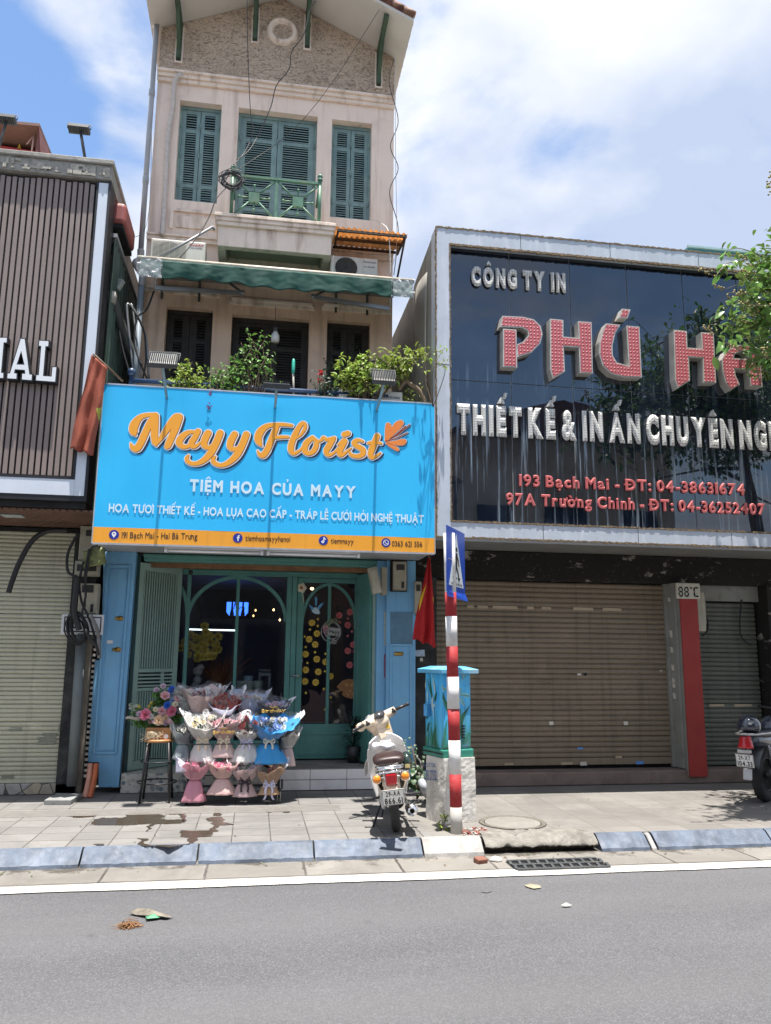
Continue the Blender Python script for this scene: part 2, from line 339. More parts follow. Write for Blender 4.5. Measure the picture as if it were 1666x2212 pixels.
def paving(name, tw, th, c1, c2, joint, off=(0,0,0), jw=.006):
    m, N, L, b = newmat(name); tc = N.new('ShaderNodeNewGeometry').outputs['Position']
    mp = N.new('ShaderNodeMapping'); mp.inputs['Location'].default_value = off; L.new(tc, mp.inputs[0])
    br = N.new('ShaderNodeTexBrick'); br.offset = 0; br.inputs['Scale'].default_value = 1; br.inputs['Brick Width'].default_value = tw; br.inputs['Row Height'].default_value = th
    br.inputs['Mortar Size'].default_value = jw; br.inputs['Mortar Smooth'].default_value = .3; br.inputs['Color1'].default_value = (0,0,0,1); br.inputs['Color2'].default_value = (1,1,1,1); br.inputs['Mortar'].default_value = (.5,.5,.5,1)
    wob = N.new('ShaderNodeTexNoise'); wob.inputs['Scale'].default_value = 9; wob.inputs['Detail'].default_value = 4; L.new(mp.outputs[0], wob.inputs['Vector'])
    wm = N.new('ShaderNodeVectorMath'); wm.operation = 'MULTIPLY_ADD'; wm.inputs[1].default_value = (.018,.018,0); L.new(wob.outputs['Color'], wm.inputs[0]); L.new(mp.outputs[0], wm.inputs[2])
    L.new(wm.outputs[0], br.inputs['Vector'])
    base = mixc(N,L,br.outputs['Color'],c1,c2)
    base = mixc(N,L,nmap(N,L,nnoise(N,L,tc,2.2,8,.65),.35,.7,0,.55),base,tuple(x*.72 for x in c1))
    base = mixc(N,L,nmap(N,L,nnoise(N,L,tc,30,5,.7),.55,.75,0,.4),base,tuple(x*.6 for x in c1))
    jm = N.new('ShaderNodeMath'); jm.operation = 'MULTIPLY'; L.new(br.outputs['Fac'], jm.inputs[0]); L.new(nmap(N,L,nnoise(N,L,tc,3,4),.3,.6,.45,1.), jm.inputs[1])
    base = mixc(N,L,nmap(N,L,nnoise(N,L,tc,.9,9,.74,None,.8),.46,.66,0,.6),base,tuple(x*.55 for x in c1)); base = mixc(N,L,jm.outputs[0],base,joint)
    if name == 'gutter_slabs':
        sy_ = N.new('ShaderNodeSeparateXYZ'); L.new(tc,sy_.inputs[0]); gd = N.new('ShaderNodeMath'); gd.operation = 'ADD'; L.new(sy_.outputs[1],gd.inputs[0]); L.new(nmap(N,L,nnoise(N,L,tc,3.5,7,.65),.3,.7,-.22,.22),gd.inputs[1]); base = mixc(N,L,nmap(N,L,gd.outputs[0],6.98,7.1,0,.85),base,(.045,.038,.03))
    L.new(base,b.inputs['Base Color']); b.inputs['Roughness'].default_value = .78
    bn = N.new('ShaderNodeBump'); bn.inputs['Strength'].default_value = .5; bn.inputs['Distance'].default_value = .006; bn.invert = True; L.new(br.outputs['Fac'], bn.inputs['Height'])
    b2 = N.new('ShaderNodeBump'); b2.inputs['Strength'].default_value = .25; b2.inputs['Distance'].default_value = .004; L.new(nnoise(N,L,tc,60,5),b2.inputs['Height']); L.new(bn.outputs[0], b2.inputs['Normal']); L.new(b2.outputs[0], b.inputs['Normal'])
    return m
m_conc = M('concrete',(.22,.205,.185),.85,.25,4,.5,70,grime=.6,gcol=(.12,.11,.09),gsc=3)
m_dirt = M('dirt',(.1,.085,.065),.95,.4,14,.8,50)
tag(MB().quad((-120,-120,-.16),(120,-120,-.16),(120,120,-.16),(-120,120,-.16)).build('ground',m_dirt), kind='structure')
tag(MB().quad((-90,-6.5,ZR_),(90,-6.5,ZR_),(90,6.6,ZR_),(-90,6.6,ZR_)).build('road',asphalt(),loc=(0,0,ZR_)), kind='structure')
# gutter strip of worn concrete slabs
m_gut = paving('gutter_slabs',.78,.6,(.185,.173,.156),(.235,.22,.20),(.05,.045,.04),(.3,-.02,0),.012)
tag(MB().quad((-90,6.545,ZR_+.003),(90,6.545,ZR_+.003),(90,7.3,ZR_+.003),(-90,7.3,ZR_+.003)).build('gutter',m_gut,loc=(0,7,ZR_)), kind='structure')
mb = MB(); n = 260; vs = []
for i in range(n+1):
    x = -8+i*20/n
    vs += [(x,6.375+mnoise.noise((x*1.1,3,0))*.03+mnoise.noise((x*9,8,0))*.008,ZR_+.008),(x,6.565+mnoise.noise((x*.9,7,0))*.025+mnoise.noise((x*9,5,0))*.008,ZR_+.008)]
mb.add(vs,[(2*i,2*i+2,2*i+3,2*i+1) for i in range(n)])
m_line = M('worn white road paint',(.50,.485,.45),.7,.06,20,.3,90,grime=.35,gcol=(.35,.33,.3),gsc=11)
tag(mb.build('road_edge_line',m_line), kind='structure')
# pavement
m_pav = paving('pavement_tiles',.335,.29,(.172,.166,.16),(.222,.215,.206),(.05,.045,.04),(.12,.06,0),.006)
m_pav2 = paving('pavement_slabs',.42,.42,(.175,.164,.152),(.215,.203,.188),(.12,.105,.09),(.1,.1,0),.006)
tag(bx(-30,1.62,7.215,13,-.15,0).build('pavement',m_pav), kind='structure')
tag(bx(1.62,30,7.215,13,-.15,-.0015).build('pavement',m_pav2), kind='structure')
mb = MB()
for i in range(7): mb.box(-2.6,.95,8.52+i*.05,8.544+i*.05,0,.005)
tag(mb.build('tactile_paving',M('ridged tile',(.28,.268,.25),.5,.12,6,.2,60)), kind='structure')
# kerb stones, each with its bevelled face
m_kerb = M('blue grey kerb granite',(.085,.108,.15),.68,.4,5,.25,60,streak=.0,grime=.7,gcol=(.18,.21,.26),gsc=6)
m_kcon = M('pale kerb concrete',(.31,.30,.29),.8,.2,6,.4,60,grime=.7,gcol=(.22,.21,.2),gsc=7)
mb = MB()
def kstone(xa, xb, m=0, dx=0., dz=0.):
    mb.m = m; g = .008
    prof = [(7.04,ZR_-.03),(7.055,-.10),(7.17,-.004),(7.195,.003),(7.213,.003),(7.213,ZR_-.03)]
    k = len(prof)
    ns = max(6,int((xb-xa)/.04)); vs = []
    for s_ in range(ns+1):
        x = xa+g+(xb-xa-2*g)*s_/ns; e_ = .012 if s_ in (0,ns) else 0
        for q,(y,z) in enumerate(prof):
            w = (.007 if q in (1,2,3) else .0)
            vs.append((x,y+w*mnoise.noise((x*11,q*3.3,1))+e_*(q < 4)*.5+.5*w*mnoise.noise((x*37,q*3.3,7)),z+dz+w*mnoise.noise((x*13,q*2.1,5))-e_*(q in (2,3))*.6))
    mb.add(vs,[tuple(range(k-1,-1,-1)),tuple(range(ns*k,ns*k+k))]+[(s_*k+i,s_*k+(i+1)%k,(s_+1)*k+(i+1)%k,(s_+1)*k+i) for s_ in range(ns) for i in range(k)])
xs = [-8.9,-7.75,-6.6,-5.45,-4.3,-3.15,-2.0,G('C',340,395).x,G('C',873,372).x,G('C',1395,360).x,G('D',208,330).x]
for a,b_ in zip(xs,xs[1:]): kstone(a,b_)
kstone(xs[-1],G('D',497,345).x,1,dz=.002)
xi0, xi1 = G('D',500,345).x, G('D',985,320).x
kstone(xi1,G('D',1170,300).x); xr = G('D',1200,300).x
kstone(G('D',1172,300).x,xr,1,dz=-.012)
while xr < 9: kstone(xr,xr+1.15); xr += 1.15
tag(mb.build('kerb',[m_kerb,m_kcon]), kind='structure')
# rough broken gully inlet
mb = MB()
def inl(u,v):
    x = xi0+.01+(xi1-xi0-.02)*u; d = .02*mnoise.noise((x*9,v*5,1))+.012*mnoise.noise((x*30,v*20,4))
    pr = [(7.4,.004),(7.22,.006),(7.15,-.02),(7.1,-.055),(7.09,-.075),(7.16,-.085),(7.3,-.09)]
    i = min(int(v*6),5); t = v*6-i; a,b2 = pr[i],pr[i+1]
    return Vector((x,a[0]+(b2[0]-a[0])*t+d,a[1]+(b2[1]-a[1])*t+d*.7))
mb.grid(lambda u,v: inl(1-u,v),60,12)
tag(mb.build('gully_inlet',M('rough old concrete',(.19,.18,.16),.9,.35,9,1.,35,grime=.8,gcol=(.1,.09,.08),gsc=4)), kind='structure')
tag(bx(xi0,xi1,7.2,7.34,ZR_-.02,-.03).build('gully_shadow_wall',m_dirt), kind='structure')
# wet patches on the tiles
m_wet, N, L, b = newmat('wet paving'); b.inputs['Base Color'].default_value = (.06,.048,.036,1); b.inputs['Roughness'].default_value = .16
tcw = N.new('ShaderNodeNewGeometry').outputs['Position']; trw = N.new('ShaderNodeBsdfTransparent'); mxw = N.new('ShaderNodeMixShader'); L.new(nmap(N,L,nnoise(N,L,tcw,9,8,.7),.30,.45,.2,.95),mxw.inputs[0]); L.new(trw.outputs[0],mxw.inputs[1]); L.new(b.outputs[0],mxw.inputs[2]); L.new(mxw.outputs[0],N['Material Output'].inputs[0])
wets = [[(385,258),(420,236),(470,228),(545,232),(560,212),(700,206),(720,232),(800,238),(825,246),(790,258),(690,258),(655,292),(645,285),(665,258),(600,262),(480,262)],
 [(920,232),(975,228),(990,250),(1030,258),(960,266),(950,300),(940,312),(880,316),(850,345),(830,345),(845,318),(800,316),(800,286),(930,284),(945,262)],
 [(612,322),(650,320),(640,345),(660,352),(800,346),(845,347),(800,355),(640,357),(618,350)],[(740,196),(800,198),(810,215),(700,214)],
 [(1165,190),(1270,188),(1272,206),(1155,206)],[(420,347),(465,346),(455,356),(430,355)],[(285,222),(330,218),(420,214),(410,228),(330,230)],[(800,212),(835,190),(830,215),(815,250),(805,250)],[(950,190),(985,188),(975,222),(945,222)]]
for i, w in enumerate(wets):
    pts = [G('C',x,y,.0035) for x,y in w]; q = []
    for k in range(len(pts)):
        a, b2 = pts[k], pts[(k+1)%len(pts)]
        for t in range(14):
            p = a.lerp(b2,t/14); p = p+Vector((mnoise.noise((p.x*9,p.y*9,i))*.05+mnoise.noise((p.x*38,p.y*38,i))*.022,mnoise.noise((p.x*9,p.y*9,i+9))*.05+mnoise.noise((p.x*38,p.y*38,i+9))*.022,0)); q.append(p)
    me = MB(); tr = tessellate_polygon([q]); me.add(q,[tuple(t) if (q[t[1]]-q[t[0]]).cross(q[t[2]]-q[t[0]]).z > 0 else (t[0],t[2],t[1]) for t in tr])
    tag(me.build('water',m_wet), kind='structure')

lfm = MB(); r9 = random.Random(41)
for k in range(90):
    if k < 62: x,y,z = r9.uniform(-3.2,5.5),7.03-abs(r9.gauss(0,.10)),ZR_+.006
    else: x,y,z = r9.uniform(-2.8,6),r9.uniform(7.3,9.6),.003
    a = r9.random()*6.28; s_ = r9.uniform(.010,.034); lfm.m = r9.choice((0,0,1,2)); lfm.leaf(Vector((x,y,z+.003)),Vector((math.cos(a),math.sin(a),.08)),Vector((0,0,1)),s_,s_*.55,.3,.15)
tag(lfm.build('leaf_litter',[M('dry brown leaf',(.13,.085,.045),.8,.3,20),M('dry tan leaf',(.26,.21,.12),.8,.3,20),M('fallen green leaf',(.09,.15,.03),.7,.3,20)]),'sprinkle of small dry leaves along the kerb and over the pavement','leaf litter',kind='stuff')
# ------------------------------------------------------------------ pink town house
YW = 10.0; X0, X1 = -1.6, 1.69
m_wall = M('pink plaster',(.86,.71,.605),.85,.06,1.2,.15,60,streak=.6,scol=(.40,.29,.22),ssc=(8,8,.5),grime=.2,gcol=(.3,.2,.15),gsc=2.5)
m_trim = M('pink plaster trim',(.82,.69,.585),.8,.08,3,.1,60,streak=.7,scol=(.3,.2,.14),ssc=(7,7,1.2))
m_dark = M('dark opening',(.012,.012,.012),.9)
m_shut = M('weathered green shutter',(.20,.30,.29),.7,.2,5,.3,60,grime=.5,gcol=(.11,.22,.26),gsc=3,streak=.25,scol=(.05,.1,.13))
m_shutd = M('dark old shutter',(.035,.03,.027),.75,.25,5,.3,60)
def stucco():
    m, N, L, b = newmat('rough stucco'); tc = N.new('ShaderNodeTexCoord').outputs['Object']
    mp = N.new('ShaderNodeMapping'); mp.inputs['Scale'].default_value = (1,1,1.5); L.new(tc, mp.inputs[0])
    n1 = nnoise(N,L,mp.outputs[0],17,3,.55,None,1.6); 
    big = nnoise(N,L,tc,1.4,5,.6)
    c = mixc(N,L,nmap(N,L,big,.3,.7),(.60,.47,.355),(.74,.59,.455)); c = mixc(N,L,nmap(N,L,n1,.50,.36,0,.75),c,(.20,.14,.10))
    L.new(c,b.inputs['Base Color']); b.inputs['Roughness'].default_value = .95
    bn = N.new('ShaderNodeBump'); bn.inputs['Strength'].default_value = 1; bn.inputs['Distance'].default_value = .05; L.new(n1,bn.inputs['Height']); L.new(bn.outputs[0],b.inputs['Normal']); return m
H = thing('town_house',(0,YW,0),'tall narrow pink house with green louvred shutters and stucco gable','house')
WU = [(-1.29,-.725,7.555,9.05),(-.495,.60,7.09,9.04),(.806,1.372,7.525,9.03)]
WL = [(-1.295,-.7,4.2,6.03),(-.452,.565,4.2,5.99),(.805,1.388,4.2,6.01)]
def rect(x0,x1,z0,z1,y): return [(x0,y,z0),(x1,y,z0),(x1,y,z1),(x0,y,z1)]
mb = MB(); mb.prism(rect(X0,X1,6.56,9.42,YW),(0,.2,0),[rect(*w,YW) for w in WU])
mb.box(X0,X0+.15,YW+.21,19,0,10.05).box(X1-.15,X1,YW+.21,19,0,10.05).box(X0+.15,X1-.15,18.8,19,0,10.05)
mb.build('wall',m_wall,H)
MB().prism(rect(X0,X1,2.8,6.559,YW),(0,.2,0),[rect(*w,YW) for w in WL]).build('terrace_wall',M('tan toned plaster',(.80,.575,.43),.85,.09,1.6,.2,50,streak=.5,scol=(.36,.22,.14),ssc=(8,8,.6),grime=.25,gcol=(.35,.24,.17),gsc=3),H)  # lower storey plaster coloured warmer and darker than the wall above
mb = MB(); mb.box(X0+.16,X1-.16,YW+.28,YW+.33,4.2,10).box(X0+.16,X1-.16,YW+.22,18.7,2.82,2.9); mb.build('dark_interior',m_dark,H)
GZ = 10.12; AZ = 10.86; AX = .05
mb = MB(); mb.prism([(X0,YW-.012,9.42),(X1,YW-.012,9.42),(X1,YW-.012,GZ),(AX,YW-.012,AZ),(X0,YW-.012,GZ)],(0,.2,0)); mb.build('gable',stucco(),H)
mb = MB()
for z0,z1,d in ((9.13+.16,9.345,.045),(9.345,9.40,.075),(9.40,9.435,.11)): mb.box(X0-.005,X1+.005,YW-d,YW,z0,z1)
mb.build('cornice',m_trim,H,bevel=.006)
# horizontal mouldings and sunk panels between the floors
mb = MB()
for x0,x1 in ((X0,-.66),(.84,X1)):
    for z0,z1,d in ((6.93,6.99,.05),(6.99,7.02,.075),(6.58,6.64,.05),(6.64,6.67,.075)): mb.box(x0,x1,YW-d,YW,z0,z1)
for x0,x1,z in ((X0+.02,-.62,6.2),(-.5,.63,6.12),(.72,X1-.02,6.14)):
    mb.box(x0,x1,YW-.03,YW,z,z+.05); mb.box(x0+.03,x1-.03,YW-.05,YW,z+.05,z+.09)
mb.build('moulding',m_trim,H,bevel=.005)
x0,x1,z0,z1 = -1.32,-.66,7.12,7.42
mb = MB(); t = .045
mb.box(x0,x1,YW-.035,YW,z1-t,z1).box(x0,x0+t,YW-.035,YW,z0,z1-t).box(x0+.08,x1,YW-.022,YW,z0+.03,z1-.1); mb.build('wall_panel',m_trim,H,bevel=.004)
# window surrounds (flat raised bands) and louvred shutters
def louvre_leaf(parent, x0, x1, z0, z1, y, mat, secs, pitch=.034, st=.075):
    mb = MB(); d = .035
    mb.box(x0,x0+st,y,y+d,z0,z1).box(x1-st,x1,y,y+d,z0,z1)
    zz = [z0]+[z0+(z1-z0)*s for s in secs]+[z1]; rl = .052
    mb.box(x0+st,x1-st,y,y+d,z0,z0+rl).box(x0+st,x1-st,y,y+d,z1-rl,z1)
    for z in zz[1:-1]: mb.box(x0+st,x1-st,y,y+d,z-rl/2,z+rl/2)
    for a,b2 in zip(zz,zz[1:]):
        a += rl*(1 if a == z0 else .5); b2 -= rl*(1 if b2 == z1 else .5); nn = int((b2-a)/pitch)
        for i in range(nn):
            z = a+(i+.25)*(b2-a)/nn; w = rnd.uniform(-.002,.002); dr = rnd.choice((0,0,0,0,0,.006))
            mb.add([(x0+st,y+.004,z+w-dr),(x1-st,y+.004,z-w),(x1-st,y+.032,z+.024-w),(x0+st,y+.032,z+.024+w-dr),(x0+st,y+.004,z+w+.012-dr),(x1-st,y+.004,z-w+.012),(x1-st,y+.032,z+.034-w),(x0+st,y+.032,z+.034+w-dr)],[(0,3,2,1),(4,5,6,7),(0,1,5,4),(1,2,6,5),(2,3,7,6),(3,0,4,7)])
    mb.build('shutter_leaf',mat,parent)
for i,(x0,x1,z0,z1) in enumerate(WU):
    fr = MB(); y = YW+.11; fr.box(x0,x0+.035,y,y+.07,z0,z1).box(x1-.035,x1,y,y+.07,z0,z1).box(x0+.035,x1-.035,y,y+.07,z1-.05,z1)
    w = fr.build('balcony_door' if i == 1 else 'window',m_shut,H); xm = (x0+x1)/2
    st = .05 if i != 1 else .075; secs = (.2,.78) if i != 1 else (.26,.42,.82)
    louvre_leaf(w,x0+.037,xm-.004,z0+.01,z1-.055,y+.012,m_shut,secs,.034,st); louvre_leaf(w,xm+.004,x1-.037,z0+.01,z1-.055,y+.008,m_shut,secs,.034,st)
    for zz in (.2,.5,.8):
        for xx in (x0+.03,x1-.03,xm): MB().lathe([(.011,-.045),(.011,.045)],(xx,y-.004,z0+(z1-z0)*zz),'Z',8).build('hinge',m_shut,w)
for i,(x0,x1,z0,z1) in enumerate(WL):
    w = bx(x0,x1,YW+.10,YW+.16,z1-.06,z1).build('window' if i != 1 else 'terrace_door',m_shutd,H); xm = (x0+x1)/2
    louvre_leaf(w,x0+.005,xm-.003,z0,z1-.062,YW+.115,m_shutd,(.35,.8),.036,.09); louvre_leaf(w,xm+.003,x1-.005,z0,z1-.062,YW+.11,m_shutd,(.35,.8),.036,.09)
# balcony: slab with mouldings, sunk soffit, railing
mb = MB(); bx0,bx1 = -.70,.835
for x0,x1,yf,z0,z1 in ((bx0+.045,bx1-.045,9.46,6.66,6.93),(bx0+.02,bx1-.02,9.42,6.93,6.98),(bx0+.01,bx1-.01,9.40,6.98,7.03),(bx0,bx1,9.38,7.03,7.075)):
    if z0 < 6.8: mb.box(x0,x1,yf,yf+.1,z0,z1).box(x0,x0+.1,yf+.1,YW,z0,z1).box(x1-.1,x1,yf+.1,YW,z0,z1)
    else: mb.box(x0,x1,yf,YW,z0,z1)
bal = mb.build('balcony',m_trim,H,bevel=.006)
m_soff = M('pale green paint',(.34,.37,.27),.8,.12,4,.1,50,grime=.3,gcol=(.2,.17,.12))
mb = MB(); mb.box(bx0+.145,bx1-.145,9.56,YW,6.78,6.82)
for a in (.0,.05): mb.box(bx0+.15+a,bx1-.15-a,9.565+a,9.585+a,6.72+a*.6,6.78).box(bx0+.15+a,bx0+.17+a,9.59+a,YW-.05-a,6.72+a*.6,6.78).box(bx1-.17-a,bx1-.15-a,9.59+a,YW-.05-a,6.72+a*.6,6.78)
mb.build('soffit',m_soff,bal)
m_rail = M('green painted iron',(.075,.19,.125),.5,.25,8,.2,50,grime=.55,gcol=(.26,.24,.1),gsc=7)
mb = MB(); ry = 9.44; za, zb = 7.09,7.7
px = [-.50,.62]
for x in px:
    mb.tube([(x,ry,za-.02),(x,ry,zb)],.024,10); mb.lathe([(.034,0),(.034,.03),(.02,.045),(.036,.06),(.03,.085),(.001,.1)],(x,ry,zb-.02),'Z',10); mb.tube([(x,ry,zb-.05),(x,YW,zb-.05)],.018,8); mb.tube([(x,ry,za+.08),(x,YW,za+.08)],.012,8)
mb.box(px[0],px[1],ry-.02,ry+.02,zb-.075,zb-.045)
xm = (px[0]+px[1])/2; mb.box(xm-.018,xm+.018,ry-.015,ry+.015,za-.015,zb-.075)
for a,b2 in ((px[0]+.02,xm-.02),(xm+.02,px[1]-.02)):
    c = ((a+b2)/2,(za+zb-.09)/2)
    for sx in (-1,1):
        for sz in (-1,1): mb.tube([(c[0]+sx*.05,ry,c[1]+sz*.05),(c[0]+sx*(b2-a)/2,ry,c[1]+sz*(zb-.09-za)/2)],.012,6)
    mb.box(c[0]-.068,c[0]+.068,ry-.02,ry+.02,c[1]-.068,c[1]+.068)
    for dx,dz in ((.19,0),(-.19,0),(0,.17),(0,-.17)):
        mb.tube([(c[0]+dx*.35,ry,c[1]+dz*.35),(c[0]+dx,ry,c[1]+dz)],.012,6); mb.ell((c[0]+dx,ry,c[1]+dz),.02,.02,.02,8,6)
mb.build('railing',m_rail,bal)
# round blind vent in the gable
mb = MB(); cx,cz = .063,10.306; 
mb.lathe([(.13,.02),(.15,-.05),(.185,-.06),(.205,-.04),(.215,-.02),(.225,0),(.225,.03)],(cx,YW-.012,cz),'Y',40); mb.lathe([(.001,.015),(.14,.015)],(cx,YW-.012,cz),'Y',32)
mb.build('round_vent',m_trim,H)
# roof overhang with green knee braces and tiled edges
m_sofw = M('pale soffit plaster',(.6,.57,.52),.85,.06,1.5,.1,40,grime=.2,gcol=(.42,.38,.33),gsc=2)
m_tile = M('brown clay roof tile',(.16,.075,.05),.8,.35,6,.5,40,island=.35)
yr = 9.22; sl_ = (AZ-GZ)/(X1-AX)
def slab(xa,za,xb,zb,y0,y1,t): return MB().hexa([(xa,y0,za),(xb,y0,zb),(xb,y0,zb+t),(xa,y0,za+t),(xa,y1,za),(xb,y1,zb),(xb,y1,zb+t),(xa,y1,za+t)])
xe = X1+.13; ze = GZ-(xe-X1)*sl_
rf = slab(AX,AZ+.004,xe,ze+.004,yr,19,.09).build('roof',m_sofw,H)
slab(X0-.13,ze+.004,AX,AZ+.004,yr,19,.09).build('roof',m_sofw,H)
mb = MB()
for sgn,xa in ((1,AX),(-1,AX)):
    L_ = (xe-AX) if sgn > 0 else (AX-X0+.13); nb = 12
    for j in range(14 if sgn > 0 else 0):
        y = yr+.04+j*.2
        for i in range(nb):
            if j > 2 and i < nb-3: continue
            f0,f1 = i/nb,(i+1.08)/nb
            p0 = Vector((xa+sgn*L_*f0,y,AZ+.1-(AZ-ze)*f0)); p1 = Vector((xa+sgn*L_*f1,y,AZ+.1-(AZ-ze)*f1-.01))
            mb.tube([p0+Vector((0,0,.02)),p1+Vector((0,0,.03))],.075,8)
    for i in range(nb): 
        f = (i+.5)/nb; mb.ell((xa+sgn*L_*f,yr-.005,AZ+.12-(AZ-ze)*f),.1,.03,.045,8,6)
mb.build('roof_tile',m_tile,rf)
for bxx,ztop in ((P('1',225,300,YW).x,None),(P('1',670,150,YW).x,None),(P('1',972,200,YW).x,None),(P('1',1385,430,YW).x,None)):
    zr = AZ-abs(bxx-AX)*sl_-.005; z0 = zr-.58
    mb = MB(); mb.box(bxx-.03,bxx+.03,YW-.075,YW-.012,z0,zr-.06).box(bxx-.032,bxx+.032,yr+.08,YW-.02,zr-.085,zr-.012)
    mb.hexa([(bxx-.025,YW-.42,zr-.085),(bxx+.025,YW-.42,zr-.085),(bxx+.025,YW-.33,zr-.085),(bxx-.025,YW-.33,zr-.085),(bxx-.025,YW-.078,z0+.12),(bxx+.025,YW-.078,z0+.12),(bxx+.025,YW-.078,z0+.2),(bxx-.025,YW-.078,z0+.2)])
    mb.box(bxx-.038,bxx+.038,YW-.1,YW-.076,zr-.30,zr-.24)
    br = mb.build('roof_bracket',M('dark green timber',(.05,.085,.05),.75,.3,8,.3,50),H)
    mb = MB(); mb.box(bxx-.055,bxx-.035,YW-.035,YW-.01,z0-.05,zr-.06).box(bxx+.035,bxx+.055,YW-.035,YW-.01,z0-.05,zr-.06).box(bxx-.035,bxx+.035,YW-.035,YW-.01,z0-.05,z0-.025); mb.build('bracket_surround',m_trim,br)
# ------------------------------------------------------------------ ground floor shop of the town house
YP = 9.8; YD = 10.5
m_blue = M('sky blue painted board',(.17,.40,.62),.6,.1,2,.12,50,streak=.35,scol=(.06,.19,.33),grime=.2,gcol=(.2,.33,.42))
m_green = M('teal green painted timber',(.095,.26,.225),.5,.14,4,.1,50,grime=.3,gcol=(.05,.15,.13),streak=.25,scol=(.05,.16,.14))
m_sage = M('sage green painted gate',(.30,.43,.375),.55,.1,4,.1,50,grime=.25,gcol=(.12,.19,.16))
def panel_frame(mb, pts, w, y, d):
    pts = [Vector(p) for p in pts]; c = sum(pts,Vector())/len(pts)
    n = len(pts)
    for i in range(n):
        a,b2 = pts[i],pts[(i+1)%n]; dd = (b2-a).normalized(); nn = Vector((-dd.z,0,dd.x))
        if nn.dot(c-a) < 0: nn = -nn
        q = [a-dd*0,b2,b2+nn*w-dd*w,a+nn*w+dd*w]; mb.hexa([p-Vector((0,d,0)) for p in q]+[p for p in q])
pil = MB(); ol = PX('6',[(228,95),(492,95),(348,1985),(185,1985),(190,1785),(97,1785),(155,965),(207,965)],YP)
pil.prism(ol,(0,.12,0))
lp = pil.build('pilaster',m_blue,H,bevel=.006)
mb = MB(); panel_frame(mb,PX('6',[(252,200),(452,203),(336,1718),(140,1718)],YP),.03,YP,.014); panel_frame(mb,PX('6',[(285,235),(425,238),(312,1690),(175,1690)],YP),.012,YP,.01); mb.build('panel_moulding',m_blue,lp,bevel=.004)
pil = MB(); pil.box(1.615,1.985,YP,YP+.12,.12,2.76)
rp = pil.build('pilaster',m_blue,H,bevel=.005)
mb = MB(); panel_frame(mb,[(1.66,YP,.3),(1.94,YP,.3),(1.94,YP,1.72),(1.66,YP,1.72)],.028,YP,.014); mb.build('panel_moulding',m_blue,rp,bevel=.004)
m_slate = M('slate blue chalk patch',(.10,.2,.28),.8,.15,5,grime=.4,gcol=(.045,.07,.09),gsc=9)
q = PX('7',[(885,503),(1042,503),(1042,745),(885,745)],YP-.003); MB().prism(q,(0,.003,0)).build('dark_patch',m_slate,rp)
bx(-1.44,-1.40,YP+.125,YD-.1,.12,2.76).build('jamb',M('dark teal jamb',(.02,.06,.06),.6),H); bx(1.5,1.614,YP+.05,YD-.1,.12,2.76).build('jamb',m_blue,H,bevel=.005)
mb = MB(); mb.box(-1.36,1.5,YP+.1,YP+.25,2.68,2.8).box(-1.36,1.5,YP+.06,YP+.1,2.72,2.76); mb.build('lintel',m_green,H,bevel=.005)
m_ora = M('bare brown timber',(.22,.11,.05),.8,.3,8); bx(-1.35,1.49,YP+.255,YP+.3,2.62,2.7).build('lintel_batten',m_ora,H)
# step with white tiles, old pebble-tiled plinth
def pebble():
    m, N, L, b = newmat('pebble tile'); tc = N.new('ShaderNodeTexCoord').outputs['Object']
    v = N.new('ShaderNodeTexVoronoi'); v.inputs['Scale'].default_value = 17; L.new(tc,v.inputs['Vector'])
    s = N.new('ShaderNodeSeparateColor'); L.new(v.outputs['Color'],s.inputs[0])
    st = mixc(N,L,s.outputs[0],(.12,.17,.22),(.42,.40,.34)); c = mixc(N,L,nmap(N,L,v.outputs['Distance'],.36,.46),st,(.55,.53,.47)); c = mixc(N,L,nmap(N,L,nnoise(N,L,tc,4,5),.5,.75,0,.5),c,(.2,.19,.16)); L.new(c,b.inputs['Base Color']); b.inputs['Roughness'].default_value = .5; return m
stp = bx(.27,1.6,9.757,YD+.1,.004,.25).build('step',m_conc,H,bevel=.008)
m_wt = M('white step tile',(.80,.77,.76),.4,.06,2,grime=.3,gcol=(.4,.38,.35),gsc=3)
mb = MB()
for i in range(3):
    for j in range(2): mb.box(.28+i*.435,.708+i*.435,9.744,9.756,.012+j*.118,.122+j*.118)
mb.build('step_tile',m_wt,stp,bevel=.002)
bx(-1.44,.268,9.78,YD+.1,.004,.215).build('plinth',pebble(),H,bevel=.006)
# shop front: head, frames, arched mullions, glass
fr = MB()
fr.box(-1.36,1.45,YD,YD+.08,2.585,2.75).box(-1.36,1.45,YD-.015,YD,2.63,2.655)
fr.box(-1.36,.40,YD,YD+.08,.215,.50)
for x in (.40,.47): fr.box(x,x+.065,YD-.01,YD+.08,.25,2.585)
xl = -1.10
zc0 = lambda x,z: (x,YD-.002,z)
sf = fr.build('shop_window',m_green,H,bevel=.006)
mb = MB(); wx0,wx1 = -.86,.395; wxm = (wx0+wx1)/2
def arch(mb,cx,rx,z0,rz,a0,a1,y,w=.045,d=.05,n=20):
    pts = [(cx+rx*math.cos(a),z0+rz*math.sin(a)) for a in [a0+(a1-a0)*i/n for i in range(n+1)]]
    for (ax,az),(b2x,bz) in zip(pts,pts[1:]):
        dx,dz = b2x-ax,bz-az; l = math.hypot(dx,dz); nx,nz = -dz/l*w/2,dx/l*w/2
        mb.hexa([(ax-nx,y,az-nz),(b2x-nx,y,bz-nz),(b2x+nx,y,bz+nz),(ax+nx,y,az+nz),(ax-nx,y+d,az-nz),(b2x-nx,y+d,bz-nz),(b2x+nx,y+d,bz+nz),(ax+nx,y+d,az+nz)])
mb.box(wx0-.02,wx0+.025,YD+.012,YD+.06,.5,2.585); mb.box(wxm-.02,wxm+.02,YD+.014,YD+.058,.5,2.57)
